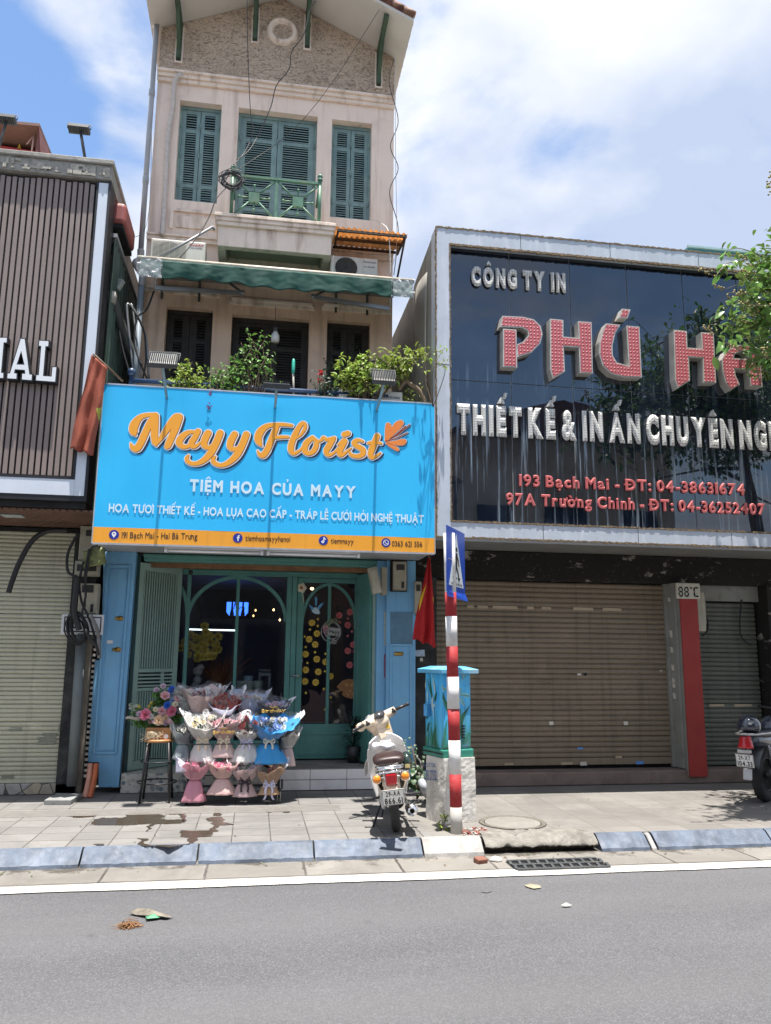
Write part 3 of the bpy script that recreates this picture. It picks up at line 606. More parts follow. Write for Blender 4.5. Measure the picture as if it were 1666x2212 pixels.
arch(mb,wxm,(wx1-wx0)/2,2.0,.565,0,math.pi,YD+.013); arch(mb,wx0-.3,.3,2.0,.565,0,math.pi/2,YD+.0135); mb.build('arched_mullion',m_green,sf)
m_glass = glass('shop glass',(.95,.97,.96))
MB().quad((-1.3,YD+.064,.5),(.40,YD+.064,.5),(.40,YD+.064,2.585),(-1.3,YD+.064,2.585)).build('glass_pane',m_glass,sf)
# glazed door
dx0,dx1 = .54,1.335
mb = MB(); mb.box(dx0,dx0+.085,YD+.01,YD+.07,.27,2.58).box(dx1-.03,dx1+.03,YD+.01,YD+.07,.27,2.58).box(dx0+.085,dx1-.03,YD+.01,YD+.07,2.52,2.58).box(dx0+.085,dx1-.03,YD+.01,YD+.07,.27,.70)
dr = mb.build('shop_door',m_green,H,bevel=.005)
mb = MB(); panel_frame(mb,[(dx0+.05,YD+.01,.32),(dx1-.03,YD+.01,.32),(dx1-.03,YD+.01,.60),(dx0+.05,YD+.01,.60)],.03,YD+.01,.01); dxm = .965
mb.box(dxm-.02,dxm+.02,YD+.02,YD+.06,.70,2.52); arch(mb,dxm,.355,1.97,.53,0,math.pi,YD+.021,.04,.035); mb.build('door_moulding',m_green,dr)
MB().quad((dx0+.085,YD+.063,.70),(dx1-.03,YD+.063,.70),(dx1-.03,YD+.063,2.52),(dx0+.085,YD+.063,2.52)).build('glass_pane',m_glass,dr)
m_steel = M('brushed steel',(.55,.54,.5),.32,.1,10,metal=1.)
mb = MB(); hp = P('7',197,965,YD); mb.box(hp.x-.018,hp.x+.018,YD-.002,YD+.009,hp.z-.11,hp.z+.09); mb.tube([(hp.x,YD+.005,hp.z+.03),(hp.x,YD-.045,hp.z+.03),(hp.x+.02,YD-.05,hp.z+.03),(hp.x+.12,YD-.05,hp.z+.026)],.01,8); mb.build('door_handle',m_steel,dr)
# interior
mb = MB(); mb.box(-1.43,-1.38,YD+.1,15,.2,2.8).box(1.5,1.55,YD+.1,15,.2,2.8).box(-1.37,1.49,14.9,15,.2,2.8); mb.build('interior_wall',M('dim interior wall',(.26,.26,.25),.8,.2,2),H)
bx(-1.37,1.49,YD+.11,14.9,.17,.21).build('interior_floor',M('dark floor tile',(.2,.19,.18),.4,.2,2),H)
bx(-1.37,1.49,YD+.11,14.9,2.72,2.79).build('interior_ceiling',M('dim ceiling',(.35,.35,.35),.8),H)
# folding slatted gate leaves
def gate_leaf(a,b2,name,z0,z1,mat,fine=True):
    a,b2 = Vector(a),Vector(b2); d = (b2-a); w = d.length; ang = math.atan2(d.y,d.x)
    mb = MB(); mb.X = Matrix.Translation(a)@Matrix.Rotation(ang,4,'Z')
    h = z1-z0; t = .035; st = .075
    mb.box(0,st,0,t,z0,z1).box(w-st,w,0,t,z0,z1).box(st,w-st,0,t,z1-.09,z1).box(st,w-st,0,t,z0,z0+.1)
    if fine:
        za,zb = z0+h*.385,z0+h*.46; mb.box(st,w-st,0,t,za-.035,za).box(st,w-st,0,t,zb,zb+.045)
        for i in range(4): mb.box(st,w-st,.006,t-.006,za+.012+i*.043,za+.034+i*.043)
        mb.box(w*.63,w*.63+.05,.004,t-.004,za,zb)
        n = 14
        for lo,hi in ((z0+.1,za-.035),(zb+.045,z1-.09)):
            for i in range(n): 
                x = st+(w-2*st)*(i+.5)/n; mb.box(x-.0085,x+.0085,.006,t-.006,lo,hi)
    else: mb.box(st,w-st,.006,t-.006,z0+.1,z1-.09)
    return mb.build(name,mat,H,bevel=.003)
gate_leaf((-1.40,9.93,0),(-.945,10.46,0),'gate_leaf',.225,2.665,m_sage)
gate_leaf((1.46,9.98,0),(1.345,10.45,0),'gate_leaf',.27,2.62,m_green,False)
gate_leaf((1.50,9.95,0),(1.475,10.42,0),'gate_leaf',.27,2.6,m_sage,False)
m_gold = M('brass hook',(.45,.28,.08),.35,.2,10,metal=1.)
for zx,zy in ((357,630),(337,880)):
    p = P('6',zx,zy,YP-.006); mb = MB()
    for dx in (-.035,0,.035): mb.lathe([(.03 if dx == 0 else .022,0),(.03 if dx == 0 else .022,.006)],(p.x+dx,p.y-.001+abs(dx)*.02,p.z),'Y',14)
    mb.tube([(p.x,p.y,p.z+.01),(p.x,p.y-.03,p.z),(p.x,p.y-.035,p.z-.02),(p.x,p.y-.02,p.z-.025)],.005,6); mb.build('brass_hook',m_gold,lp)
p = P('7',945,797,YP-.006); mb = MB()
for dx in (-.035,0,.035): mb.lathe([(.026,0),(.026,.006)],(p.x+dx,p.y-.001+abs(dx)*.02,p.z),'Y',14)
mb.build('brass_hook',m_gold,rp)
p = P('6',277,818,YP-.004); bx(p.x-.032,p.x+.032,YP-.004,YP-.001,p.z-.018,p.z+.018).build('white_sticker',M('white paper',(.75,.73,.72),.7,.04),lp)
# terrace above the sign
bx(X0,X1+.28,9.1,YW-.001,3.9,4.15).build('terrace_slab',m_conc,H)
# ------------------------------------------------------------------ florist sign
YS = 8.9
m_cyan, N, L, b = newmat('cyan sign film'); tcn = N.new('ShaderNodeTexCoord').outputs['Object']
c = mixc(N,L,nmap(N,L,nnoise(N,L,tcn,1.1,5,.6,(1,1,.4)),.3,.7),(.025,.46,.88),(.035,.52,.93)); c = mixc(N,L,nmap(N,L,nnoise(N,L,tcn,1,6,.65,(22,22,.5)),.55,.8,0,.16),c,(.02,.28,.6)); L.new(c,b.inputs['Base Color']); b.inputs['Roughness'].default_value = .38
m_orange = M('orange sign film',(.83,.36,.035),.4,.05,2,streak=.3,scol=(.5,.2,.03))
m_alu = M('pale aluminium trim',(.55,.56,.58),.4,.1,4,metal=.6)
m_lamb = M('orange lettering',(.86,.37,.03),.4,.03); m_maroon = M('maroon shade',(.22,.04,.02),.5,.05); m_white = M('white lettering',(.8,.8,.82),.4,.04); m_navy = M('navy shade',(.012,.022,.06),.5,.1); m_pale = M('pale blue lettering',(.62,.80,.90),.4,.04)
m_soffp = M('grey soffit panel',(.36,.37,.37),.5,.12,2,.05,grime=.3,gcol=(.2,.2,.19))
S = thing('shop_sign',(.12,YS,2.755),'large cyan florist sign with orange script lettering over the shop','shop sign')
sx0,sx1,sz0,sz1 = -1.775,2.025,2.755,4.55; zo = 2.925
bx(sx0,sx1,YS+.012,YS+.2,sz0,sz1).build('sign_box',m_alu,S)
mb = MB(); mb.box(sx0-.012,sx0,YS,YS+.2,sz0-.012,sz1+.012).box(sx1,sx1+.012,YS,YS+.2,sz0-.012,sz1+.012).box(sx0,sx1,YS,YS+.03,sz0-.022,sz0-.001).box(sx0,sx1,YS,YS+.03,sz1+.001,sz1+.016); mb.build('edge_trim',m_alu,S)
mb = MB(); mb.grid(lambda u,v: Vector((sx0+(sx1-sx0)*u,YS+.004+.003*mnoise.noise((u*7,v*3,2)),zo+(sz1-zo)*v)),60,30); mb.build('cyan_panel',m_cyan,S)
MB().grid(lambda u,v: Vector((sx0+(sx1-sx0)*u,YS+.0035,sz0+(zo-sz0)*v)),4,1).build('orange_strip',m_orange,S)
bx(sx0,sx1,YS+.201,YP-.002,2.77,2.80).build('sign_soffit',m_soffp,S)
def strokes(k, Ls, sc):
    out = []
    for s_ in Ls: out.append([(lambda q: (q.x,q.z,w*sc))(P(k,x,y,YS-.01)) for x,y,w in s_])
    return out
kM = .1953/1708*8.9*1.03; kN = .21159/1708*8.9*1.03
ST = strokes('M',[
 [(108,312,18),(95,290,70),(85,240,88),(105,180,88),(160,115,60),(240,88,45),(325,88,45)],
 [(52,398,12),(75,445,50),(118,462,70),(165,400,72),(215,290,72),(270,170,66),(318,92,50)],
 [(325,96,72),(322,200,76),(318,300,74),(325,390,62),(335,420,28)],[(335,418,25),(400,330,50),(480,210,72),(550,120,80),(590,104,66)],
 [(590,112,80),(555,220,78),(510,330,72),(470,420,68),(458,438,56)],
 [(765,275,30),(690,282,48),(620,335,68),(592,392,72),(625,434,54),(685,436,42),(740,385,36),(785,310,40)],[(800,268,60),(760,345,62),(728,400,62),(742,436,50),(790,425,36),(828,388,14)],
 [(912,288,72),(880,350,74),(868,415,68),(908,448,48),(960,430,40),(1005,370,40)],[(1045,288,72),(1000,400,74),(940,510,72),(860,592,58),(770,628,44),(700,612,44),(676,570,42),(692,535,22)],
 [(1205,302,70),(1165,380,74),(1158,440,64),(1198,468,48),(1250,448,40),(1290,390,40)],[(1335,304,72),(1290,420,74),(1230,530,72),(1150,607,58),(1060,645,44),(990,624,48),(966,585,44),(988,548,22)]],kM)
ST += strokes('N',[
 [(108,348,14),(85,315,56),(72,260,74),(100,195,72),(160,146,52),(240,130,40),(330,128,36),(415,138,30)],[(65,392,10),(88,432,40),(122,440,60),(165,385,60),(205,290,60),(245,190,58),(268,132,48)],[(232,266,28),(300,256,34),(378,256,28)],
 [(466,268,16),(515,225,26),(552,160,34),(548,118,32),(512,125,44),(455,220,56),(415,320,60),(408,388,58),(438,424,38),(500,390,24),(545,335,18)],
 [(628,262,44),(565,318,60),(548,388,58),(582,424,44),(638,400,48),(668,335,50),(658,285,40),(618,275,34)],[(650,290,22),(690,300,26),(722,285,30)],
 [(716,290,26),(738,258,32),(775,282,36),(852,262,30)],[(838,276,54),(800,340,60),(768,400,56),(792,440,38),(850,415,24),(890,365,16)],
 [(888,335,14),(930,300,34),(958,292,54),(930,350,60),(902,408,58),(922,440,44),(970,410,28),(1025,368,14)],[(952,230,56),(990,218,54)],
 [(1142,300,24),(1090,288,40),(1052,315,50),(1080,346,52),(1138,382,58),(1142,430,52),(1090,452,44),(1030,442,38),(1008,412,24)],
 [(1288,244,58),(1255,330,62),(1222,418,60),(1232,465,42),(1280,450,28),(1322,418,16)],[(1200,318,30),(1262,310,34),(1325,320,28)]],kN)
FL = strokes('N',[[(1372,296,8),(1392,230,44),(1405,160,66),(1402,135,52)],[(1395,288,14),(1440,215,56),(1500,140,82),(1530,112,60)],[(1382,306,8),(1470,318,44),(1545,308,66),(1565,300,46)],[(1382,322,8),(1440,352,34),(1495,382,36)]],kN)
SM = strokes('N',[[(1372,296,6),(1480,245,10),(1560,180,9),(1622,130,9)],[(1372,298,6),(1460,250,8),(1530,190,8),(1580,145,8)],[(1374,302,6),(1480,270,8),(1598,212,8)]],kN)
def layer(name, Ls, mat, y, dw, dx=0, dz=0):
    mb = MB()
    for i,s_ in enumerate(Ls): mb.ribbon([(x+dx,z+dz,w+dw) for x,z,w in s_],y-i*.00003)
    return mb.build(name,mat,S)
layer('script_shadow',ST,m_navy,YS-.0004,.014,.03,-.02); layer('script_outline',ST,m_white,YS-.0015,.026,.005,-.004); layer('script_shade',ST,m_maroon,YS-.0026,.0,.0055,-.004); layer('script_lettering',ST,m_lamb,YS-.0037,0)
layer('flower_shadow',FL+SM,m_navy,YS-.0004,.012,.012,-.008); layer('flower_outline',FL+SM,m_white,YS-.0015,.014); layer('flower_shade',FL+SM,m_maroon,YS-.0026,.004); layer('flower_logo',FL,M('burnt orange film',(.82,.24,.045),.4,.04),YS-.0037,0)
def stext(name, txt, k, a, b2, ytop, mat, y=YS, ext=.001, bev=0., par=None, **kw):
    pa, pb = P(k,*a,y),P(k,*b2,y); pt = P(k,a[0],ytop,y)
    mb = MB(); mb.text(txt,(pa.x,pa.z),(pb.x,pb.z),pt.z-pa.z,y,ext,bev,**kw); return mb.build(name,mat,par or S)
stext('shop_lettering','TIỆM HOA CỦA MAYY','4',(470,541),(1258,573),488,m_pale,YS-.0005,bev=.042,gap=.14,sp=.42)
stext('services_lettering','HOA TƯƠI THIẾT KẾ - HOA LỤA CAO CẤP - TRÁP LỄ CƯỚI HỎI NGHỆ THUẬT','4',(86,641),(1580,694),602,m_pale,YS-.0005,bev=.028,gap=.075,sp=.3)
m_brown = M('brown print',(.07,.035,.02),.5,.05)
stext('address_lettering','191 Bạch Mai – Hai Bà Trưng','4',(148,765),(507,771),736,m_brown,YS+.0025,bev=.014,gap=.07,sp=.32)
stext('page_lettering','tiemhoamayyhanoi','4',(735,778),(948,783),752,m_brown,YS+.0025,bev=.014,gap=.07)
stext('page_lettering','tiemmayy','4',(1140,790),(1248,793),765,m_brown,YS+.0025,bev=.014,gap=.07)
stext('phone_lettering','0363 621 556','4',(1430,804),(1574,807),779,m_brown,YS+.0025,bev=.014,gap=.07,sp=.35)
m_ib = M('navy badge',(.015,.03,.30),.4,.03)
def disc(mb,x,z,r,y,n=24,d=.0008): mb.prism([(x+r*math.cos(2*math.pi*i/n),y,z+r*math.sin(2*math.pi*i/n)) for i in range(n)],(0,d,0))
for i,(zx,zy) in enumerate(((112,749),(699,765),(1105,777),(1402,787))):
    p = P('4',zx,zy,YS); mb = MB(); disc(mb,p.x,p.z,.053,YS+.0015); ic = mb.build('round_icon',m_ib,S); mb = MB(); x,z,y = p.x,p.z,YS+.0003
    if i == 0: mb.prism([(x+.024*math.cos(a),y,z+.008+.024*math.sin(a)) for a in [R(-30+240*k/14) for k in range(15)]]+[(x,y,z-.036)],(0,.0008,0),[[(x+.009*math.cos(R(45*k)),y,z+.01+.009*math.sin(R(45*k))) for k in range(8)]])
    elif i == 1: mb.prism([(x-.002,y,z-.035),(x+.01,y,z-.035),(x+.01,y,z-.002),(x+.02,y,z-.002),(x+.022,y,z+.009),(x+.01,y,z+.009),(x+.01,y,z+.018),(x+.022,y,z+.02),(x+.022,y,z+.031),(x+.004,y,z+.031),(x-.002,y,z+.022),(x-.002,y,z+.009),(x-.011,y,z+.009),(x-.011,y,z-.002),(x-.002,y,z-.002)],(0,.0008,0))
    elif i == 2: mb.ribbon([(x+.026,z+.016,.01),(x+.012,z+.022,.011),(x+.006,z+.034,.011)],y,.0002); mb.ribbon([(x+.005,z+.034,.012),(x+.005,z-.012,.012),(x-.006,z-.026,.011),(x-.018,z-.014,.011),(x-.006,z-.002,.01)],y-.0002,.0002)
    else: mb.ribbon([(x+.03*math.cos(a),z+.03*math.sin(a),.007) for a in [2*math.pi*k/14 for k in range(15)]],y,.0002); mb.ribbon([(x-.012,z+.012,.012),(x-.006,z-.002,.006),(x+.004,z-.01,.006),(x+.014,z-.012,.011)],y-.0003,.0002)
    mb.build('icon_symbol',m_white,ic)
# tube lights and braces under the sign
m_tube = M('white tube lamp',(.78,.78,.8),.3,.03,coat=.4)
TL = []
for zx0,zx1,zy0,zy1,lab in ((350,820,851,858,'left tube light with white end caps under the florist sign'),(835,1278,858,866,'right tube light with white end caps under the florist sign')):
    a = P('4',zx0,zy0,9.0); b2 = P('4',zx1,zy1,9.0); z = 2.70
    t = thing('tube_light',((a.x+b2.x)/2,9.0,z),lab,'tube light','tube lights under the florist sign')
    MB().tube([(a.x+.04,9.0,z),(b2.x-.04,9.0,z)],.016,12).build('lamp_tube',m_tube,t); bx(a.x,b2.x,8.985,9.015,z+.021,z+.05).build('batten',M('white enamel',(.7,.7,.7),.4,.05),t,bevel=.003)
    bx(a.x,a.x+.035,8.975,9.025,z-.02,z+.0205).build('end_cap',m_white,t,bevel=.003); bx(b2.x-.035,b2.x,8.975,9.025,z-.02,z+.0205).build('end_cap',m_white,t,bevel=.003)
    MB().tube([(a.x+.1,9.0,z+.05),(a.x-.1,9.1,2.77)],.006,6).tube([(b2.x-.1,9.0,z+.05),(b2.x+.1,9.1,2.77)],.006,6).build('bracket',m_alu,t)

# ------------------------------------------------------------------ right building
B = thing('print_shop',(4.9,9.9,0),'low print shop building with wide brown roller shutter and black fascia','building')
m_rib = None
def shutter(name, x0, x1, z0, z1, y, mat, par, pitch=.075, h=.6):
    mb = MB(); n = int((z1-z0)/pitch)
    pr = [(0,0),(.018,.16),(.022,.5),(.018,.78),(.004,.88),(.0,1)]
    for i in range(n):
        za = z0+(z1-z0)*i/n; hh = (z1-z0)/n; vs = []
        ns = max(4,int((x1-x0)/.16)); sg_ = rnd.uniform(-.002,.002)
        for d,t in pr:
            for q in range(ns+1):
                x = x0+(x1-x0)*q/ns; dn = .006*mnoise.noise((x*1.3,za*1.7,3))+.003*mnoise.noise((x*4,i*.8,6)); vs.append((x,y-d-max(-.004,dn),za+hh*t+sg_+.0035*mnoise.noise((x*.9,za*2,8))))
        mb.add(vs,[(k*(ns+1)+q,k*(ns+1)+q+1,(k+1)*(ns+1)+q+1,(k+1)*(ns+1)+q) for k in range(len(pr)-1) for q in range(ns)],False)
    return mb.build(name,mat,par)
def shutmat(name,c1,c2,dirt):
    m, N, L, b = newmat(name); tc = N.new('ShaderNodeTexCoord').outputs['Object']
    c = mixc(N,L,nmap(N,L,nnoise(N,L,tc,1.1,6,.6,(.5,1,2.5)),.3,.7),c1,c2); c = mixc(N,L,nmap(N,L,nnoise(N,L,tc,2.4,8,.7,(1,1,3)),.55,.78,0,.7),c,dirt); c = mixc(N,L,nmap(N,L,nnoise(N,L,tc,40,4,.6),.5,.7,0,.25),c,dirt)
    c = mixc(N,L,nmap(N,L,nnoise(N,L,tc,1,6,.65,(11,1,.6)),.52,.74,0,.6),c,dirt); c = mixc(N,L,nmap(N,L,nnoise(N,L,tc,3.2,6,.7,(1,1,1.5)),.6,.75,0,.35),c,tuple(min(1,x*1.7) for x in c2)); L.new(c,b.inputs['Base Color']); b.inputs['Roughness'].default_value = .6; return m
m_sh1 = shutmat('tan shutter steel',(.20,.155,.103),(.25,.20,.137),(.10,.078,.05)); m_sh2 = shutmat('grey green shutter steel',(.105,.11,.085),(.145,.15,.118),(.055,.058,.042)); m_sh3 = shutmat('pale green shutter steel',(.44,.43,.32),(.52,.505,.385),(.27,.265,.195))
y2 = 10.08
s1 = shutter('roller_shutter',2.28,5.475,.30,2.56,y2,m_sh1,B,.066)
bx(2.28,5.475,y2-.02,y2+.02,.215,.30).build('bottom_rail',m_sh1,s1)
m_pap = M('torn paper',(.62,.58,.5),.8,.15,20); m_tape = M('tan tape',(.42,.33,.22),.6,.1)
for lo,w,h,mm in (((605,948),.06,.05,m_pap),((965,948),.06,.05,m_pap),((745,1070),.08,.03,M('blue label',(.12,.28,.62),.5,.2,60)),((1033,1139),.11,.045,MC['blue label']),((760,1144),.09,.05,m_pap),((740,712),.055,.03,m_pap),((930,1112),.09,.035,m_tape),((1135,694),.04,.02,m_pap),((400,1146),.12,.03,m_tape),((680,1143),.16,.035,m_tape)):
    p = P('8',lo[0],lo[1],y2-.025); mb = MB(); mb.quad((p.x-w/2,y2-.026,p.z-h/2),(p.x+w/2,y2-.0262,p.z-h/2+.004),(p.x+w/2-.01,y2-.026,p.z+h/2),(p.x-w/2-.006,y2-.026,p.z+h/2-.004)); mb.build('sticker',mm,s1)
for a,w in ((195,42),(245,64),(318,150),(485,42),(555,60),(708,125),(850,120)):
    p = P('8',a,378+a*.02,y2-.025); MB().quad((p.x,y2-.0262,p.z-.025),(p.x+w*.0023,y2-.0262,p.z-.026),(p.x+w*.0023-.006,y2-.0262,p.z+.012),(p.x+.004,y2-.0262,p.z+.014)).build('tape_strip',m_tape,s1)
p = P('8',768,712,y2-.025); bx(p.x-.02,p.x+.02,y2-.03,y2-.024,p.z-.015,p.z+.015).build('lock_hole',m_dark,s1)
bx(2.05,5.52,y2+.03,y2+.06,.0,2.56).build('dark_interior',m_dark,B)
m_blk = None
m, N, L, b = newmat('charred black plaster'); tcn = N.new('ShaderNodeTexCoord').outputs['Object']
n1 = nnoise(N,L,tcn,2.6,8,.7,(1,1,2.2)); c = mixc(N,L,nmap(N,L,n1,.575,.63,0,.75),(.014,.012,.010),(.42,.39,.34)); n2 = nnoise(N,L,tcn,26,5,.7); c = mixc(N,L,nmap(N,L,n2,.62,.7,0,.6),c,(.22,.2,.17)); L.new(c,b.inputs['Base Color']); b.inputs['Roughness'].default_value = .9; m_blk = m
m_blk2 = M('sooty black wall',(.02,.02,.019),.8,.4,3,.3,40,grime=.35,gcol=(.12,.13,.12),gsc=4)
bx(2.0,8.5,9.96,10.3,2.57,2.94).build('fascia_beam',m_blk,B)
m_pill = M('dirty grey pillar paint',(.26,.26,.23),.8,.15,2,.2,50,grime=.5,gcol=(.12,.12,.1))
bx(5.515,5.545,9.84,y2+.1,.18,2.57).build('shutter_rail',m_pill,B); bx(5.478,5.514,y2-.06,y2+.02,.18,2.57).build('shutter_rail',m_pill,B)
pl = bx(5.55,5.80,9.78,10.2,.1,2.57).build('pillar',m_pill,B,bevel=.004)
m_red = M('red painted panel',(.30,.028,.022),.65,.1,2,.1,50,grime=.2,gcol=(.16,.02,.018))
bx(5.55,5.80,9.755,9.778,.09,2.37).build('red_panel',m_red,pl,bevel=.003)
for zx,zy,w,h in ((1177,350,.03,.03),(1210,592,.032,.04),(1192,515,.02,.05),(1198,678,.035,.04),(1205,740,.03,.03),(1222,815,.035,.04),(1212,765,.025,.03)):
    p = P('8',zx,zy,9.98); MB().quad((5.514,p.y-.05,p.z-h),(5.514,p.y+.02,p.z-h),(5.514,p.y+.03,p.z+h),(5.514,p.y-.04,p.z+h*.7)).build('torn_sticker',m_pap,pl)
s2 = shutter('roller_shutter',5.86,6.86,.17,2.34,y2+.05,m_sh2,B,.062)
bx(5.86,6.86,y2+.03,y2+.07,.085,.165).build('bottom_rail',m_sh2,s2); bx(5.805,6.9,y2-.02,y2+.1,2.36,2.57).build('shutter_box',m_pill,B)
bx(5.81,6.86,y2+.075,y2+.1,.0,2.36).build('dark_interior',m_dark,B)
for a,w in ((1368,85),(1490,100)):
    p = P('8',a,860,y2+.02); MB().quad((p.x,y2+.024,p.z-.02),(p.x+w*.0026,y2+.024,p.z-.02),(p.x+w*.0026,y2+.024,p.z+.01),(p.x,y2+.024,p.z+.01)).build('tape_strip',m_tape,s2)
bx(6.9,7.6,9.86,10.3,.0,2.57).build('pillar',m_blk,B,bevel=.006)
bx(2.0,2.285,9.93,10.12,.0,2.57).build('pillar',m_blk2,B)
m_step = M('brown terrazzo step',(.21,.155,.13),.75,.2,4,.2,60,grime=.5,gcol=(.1,.08,.07))
bx(2.1,8.5,9.80,10.3,.003,.165).build('step',m_step,B,bevel=.012)
m_side = M('stained grey cladding',(.28,.275,.25),.7,.2,1.2,.1,30,streak=.7,scol=(.12,.10,.075),ssc=(5,5,.8),grime=.4,gcol=(.36,.34,.3))
bx(2.04,8.5,10.31,16,.0,6.7).build('wall',M('grey render',(.3,.3,.28),.9,.15,1.5),B)
bx(2.02,8.5,8.98+.2,10.3,2.95,2.99).build('soffit',M('grey soffit',(.2,.2,.185),.8,.15,2,grime=.3,gcol=(.1,.1,.09)),B)
# its box sign
S2 = thing('print_shop_sign',(4.9,YS,2.94),'dark glass print shop sign with red and white bulb letters in grey frame','shop sign')
fx0,fz0,fz1,gx0,gz0,gz1,fx1 = 2.045,2.94,6.875,2.23,3.125,6.665,7.9
m_frame = M('silver composite frame',(.48,.53,.60),.42,.08,2,.04,40,streak=.55,scol=(.66,.70,.77),ssc=(9,9,1.0),grime=.25,gcol=(.3,.31,.33))
mb = MB(); mb.box(fx0,gx0,YS,YS+.25,fz0,fz1).box(gx0,fx1,YS,YS+.25,gz1,fz1).box(gx0,fx1,YS,YS+.25,fz0,gz0); mb.build('frame',m_frame,S2,bevel=.004)
mb = MB(); 
for x in (3.15,4.36,5.6,6.85): mb.box(x,x+.006,YS-.0015,YS,gz1+.015,fz1-.01).box(x+.2,x+.206,YS-.0015,YS,fz0+.01,gz0-.01)
mb.box(fx0+.01,gx0-.012,YS-.0015,YS,5.06,5.066); mb.build('panel_joint',m_dark,S2)
m_rust = M('rusty frayed edge',(.17,.12,.07),.9,.5,30,1.,60,grime=.6,gcol=(.4,.33,.22),gsc=40)
mb = MB()
def fray(x0,z0,x1,z1,w,n):
    for i in range(n):
        a,b2 = i/n,(i+1)/n; j = w*rnd.uniform(.55,1.25); k = rnd.uniform(-.004,.004)
        if abs(x1-x0) > abs(z1-z0): mb.box(x0+(x1-x0)*a,x0+(x1-x0)*b2,YS-.006-rnd.random()*.004,YS+.02,z0+k-j/2,z0+k+j/2)
        else: mb.box(x0+k-j/2,x0+k+j/2,YS-.006-rnd.random()*.004,YS+.02,z0+(z1-z0)*a,z0+(z1-z0)*b2)
fray(fx0,fz1,fx1,fz1,.022,190); fray(gx0,gz1-.012,fx1,gz1-.012,.03,180); fray(fx0,fz0+.004,fx1,fz0+.004,.022,190); fray(gx0,gz0+.01,fx1,gz0+.01,.022,180); fray(fx0+.004,fz0,fx0+.004,fz1,.016,120); fray(gx0-.004,gz0,gx0-.004,gz1,.016,110)
mb.build('frayed_edge',m_rust,S2)
# black reflecting glass with limescale runs
m_bg, N, L, b = newmat('black sign glass'); tcn = N.new('ShaderNodeNewGeometry').outputs['Position']
run = nnoise(N,L,tcn,1.,4,.6,(17,1,.55)); run2 = nnoise(N,L,tcn,1.,3,.5,(60,1,1.4)); sz = N.new('ShaderNodeSeparateXYZ'); L.new(tcn,sz.inputs[0])
def mul(N,L,a,b2,op='MULTIPLY'):
    n = N.new('ShaderNodeMath'); n.operation = op; n.use_clamp = True
    for i,v in enumerate((a,b2)):
        if isinstance(v,(int,float)): n.inputs[i].default_value = v
        else: L.new(v,n.inputs[i])
    return n.outputs[0]
low = nmap(N,L,sz.outputs[2],3.2,4.75,1.,.0); low2 = nmap(N,L,sz.outputs[2],4.72,4.4,0.,1.)
band = mul(N,L,nmap(N,L,sz.outputs[2],4.95,5.2,1.,.0),nmap(N,L,sz.outputs[2],4.75,4.95,0.,1.))
msk = mul(N,L,mul(N,L,nmap(N,L,run,.54,.64,0,1),nmap(N,L,run2,.35,.62,.15,1)),mul(N,L,mul(N,L,low2,.62),mul(N,L,band,.3),'ADD'))
hz = mul(N,L,nmap(N,L,nnoise(N,L,tcn,1.6,6,.6),.45,.8,0,.06),1.)
msk = mul(N,L,msk,hz,'ADD')
c = mixc(N,L,msk,(.005,.009,.018),(.30,.38,.47)); L.new(c,b.inputs['Base Color']); L.new(nmap(N,L,msk,.1,.6,.012,.4),b.inputs['Roughness']); b.inputs['IOR'].default_value = 1.9
bnn = N.new('ShaderNodeBump'); bnn.inputs['Strength'].default_value = .02; bnn.inputs['Distance'].default_value = .05; L.new(nnoise(N,L,tcn,1.3,2,.5),bnn.inputs['Height']); L.new(bnn.outputs[0],b.inputs['Normal'])
YG = 9.0
xsm = [gx0]+[P('5',x,y,YG).x for x,y in ((448,500),(732,520),(1000,520),(1262,520))]; stp_ = xsm[3]-xsm[2]
while xsm[-1]+stp_ < fx1: xsm.append(xsm[-1]+stp_)
xsm.append(fx1); zm = P('5',448,782,YG).z
mb = MB()
for a,b2 in zip(xsm,xsm[1:]):
    for z0,z1 in ((gz0,zm),(zm,gz1)):
        t = rnd.uniform(-.0018,.0018); mb.hexa([(a+.006,YG+t,z0+.005),(b2-.006,YG-t,z0+.005),(b2-.006,YG-t*.5,z1-.005),(a+.006,YG+t,z1-.005),(a+.006,YG+.012,z0+.005),(b2-.006,YG+.012,z0+.005),(b2-.006,YG+.012,z1-.005),(a+.006,YG+.012,z1-.005)])
mb.build('glass_panel',m_bg,S2)
bx(gx0,fx1,YG+.016,YG+.03,gz0,gz1).build('backing',M('grey sealant',(.5,.52,.52),.7,.15,20),S2)
mb = MB(); mb.hexa([(fx0+.003,YS+.251,4.3),(fx0+.003,10.32,4.3),(fx0+.003,10.32,fz1-.12),(fx0+.003,YS+.251,fz1-.02),(fx0+.03,YS+.251,4.3),(fx0+.03,10.32,4.3),(fx0+.03,10.32,fz1-.12),(fx0+.03,YS+.251,fz1-.02)]); mb.box(fx0+.003,fx0+.03,YS+.251,10.32,fz0+.02,4.3)
mb.build('side_cladding',m_side,S2)
mb = MB(); mb.grid(lambda u,v: Vector((fx0-.006-.05*math.sin(u*math.pi)*(v**2),9.3+.75*u+.12*math.sin(v*2.5),4.35+2.15*v)),8,12); mb.build('peeling_sheet',m_side,S2,solid=.004)
bx(fx0+.03,fx1,YS+.26,10.3,fz1-.2,fz1-.17).build('top_sheet',m_side,S2)
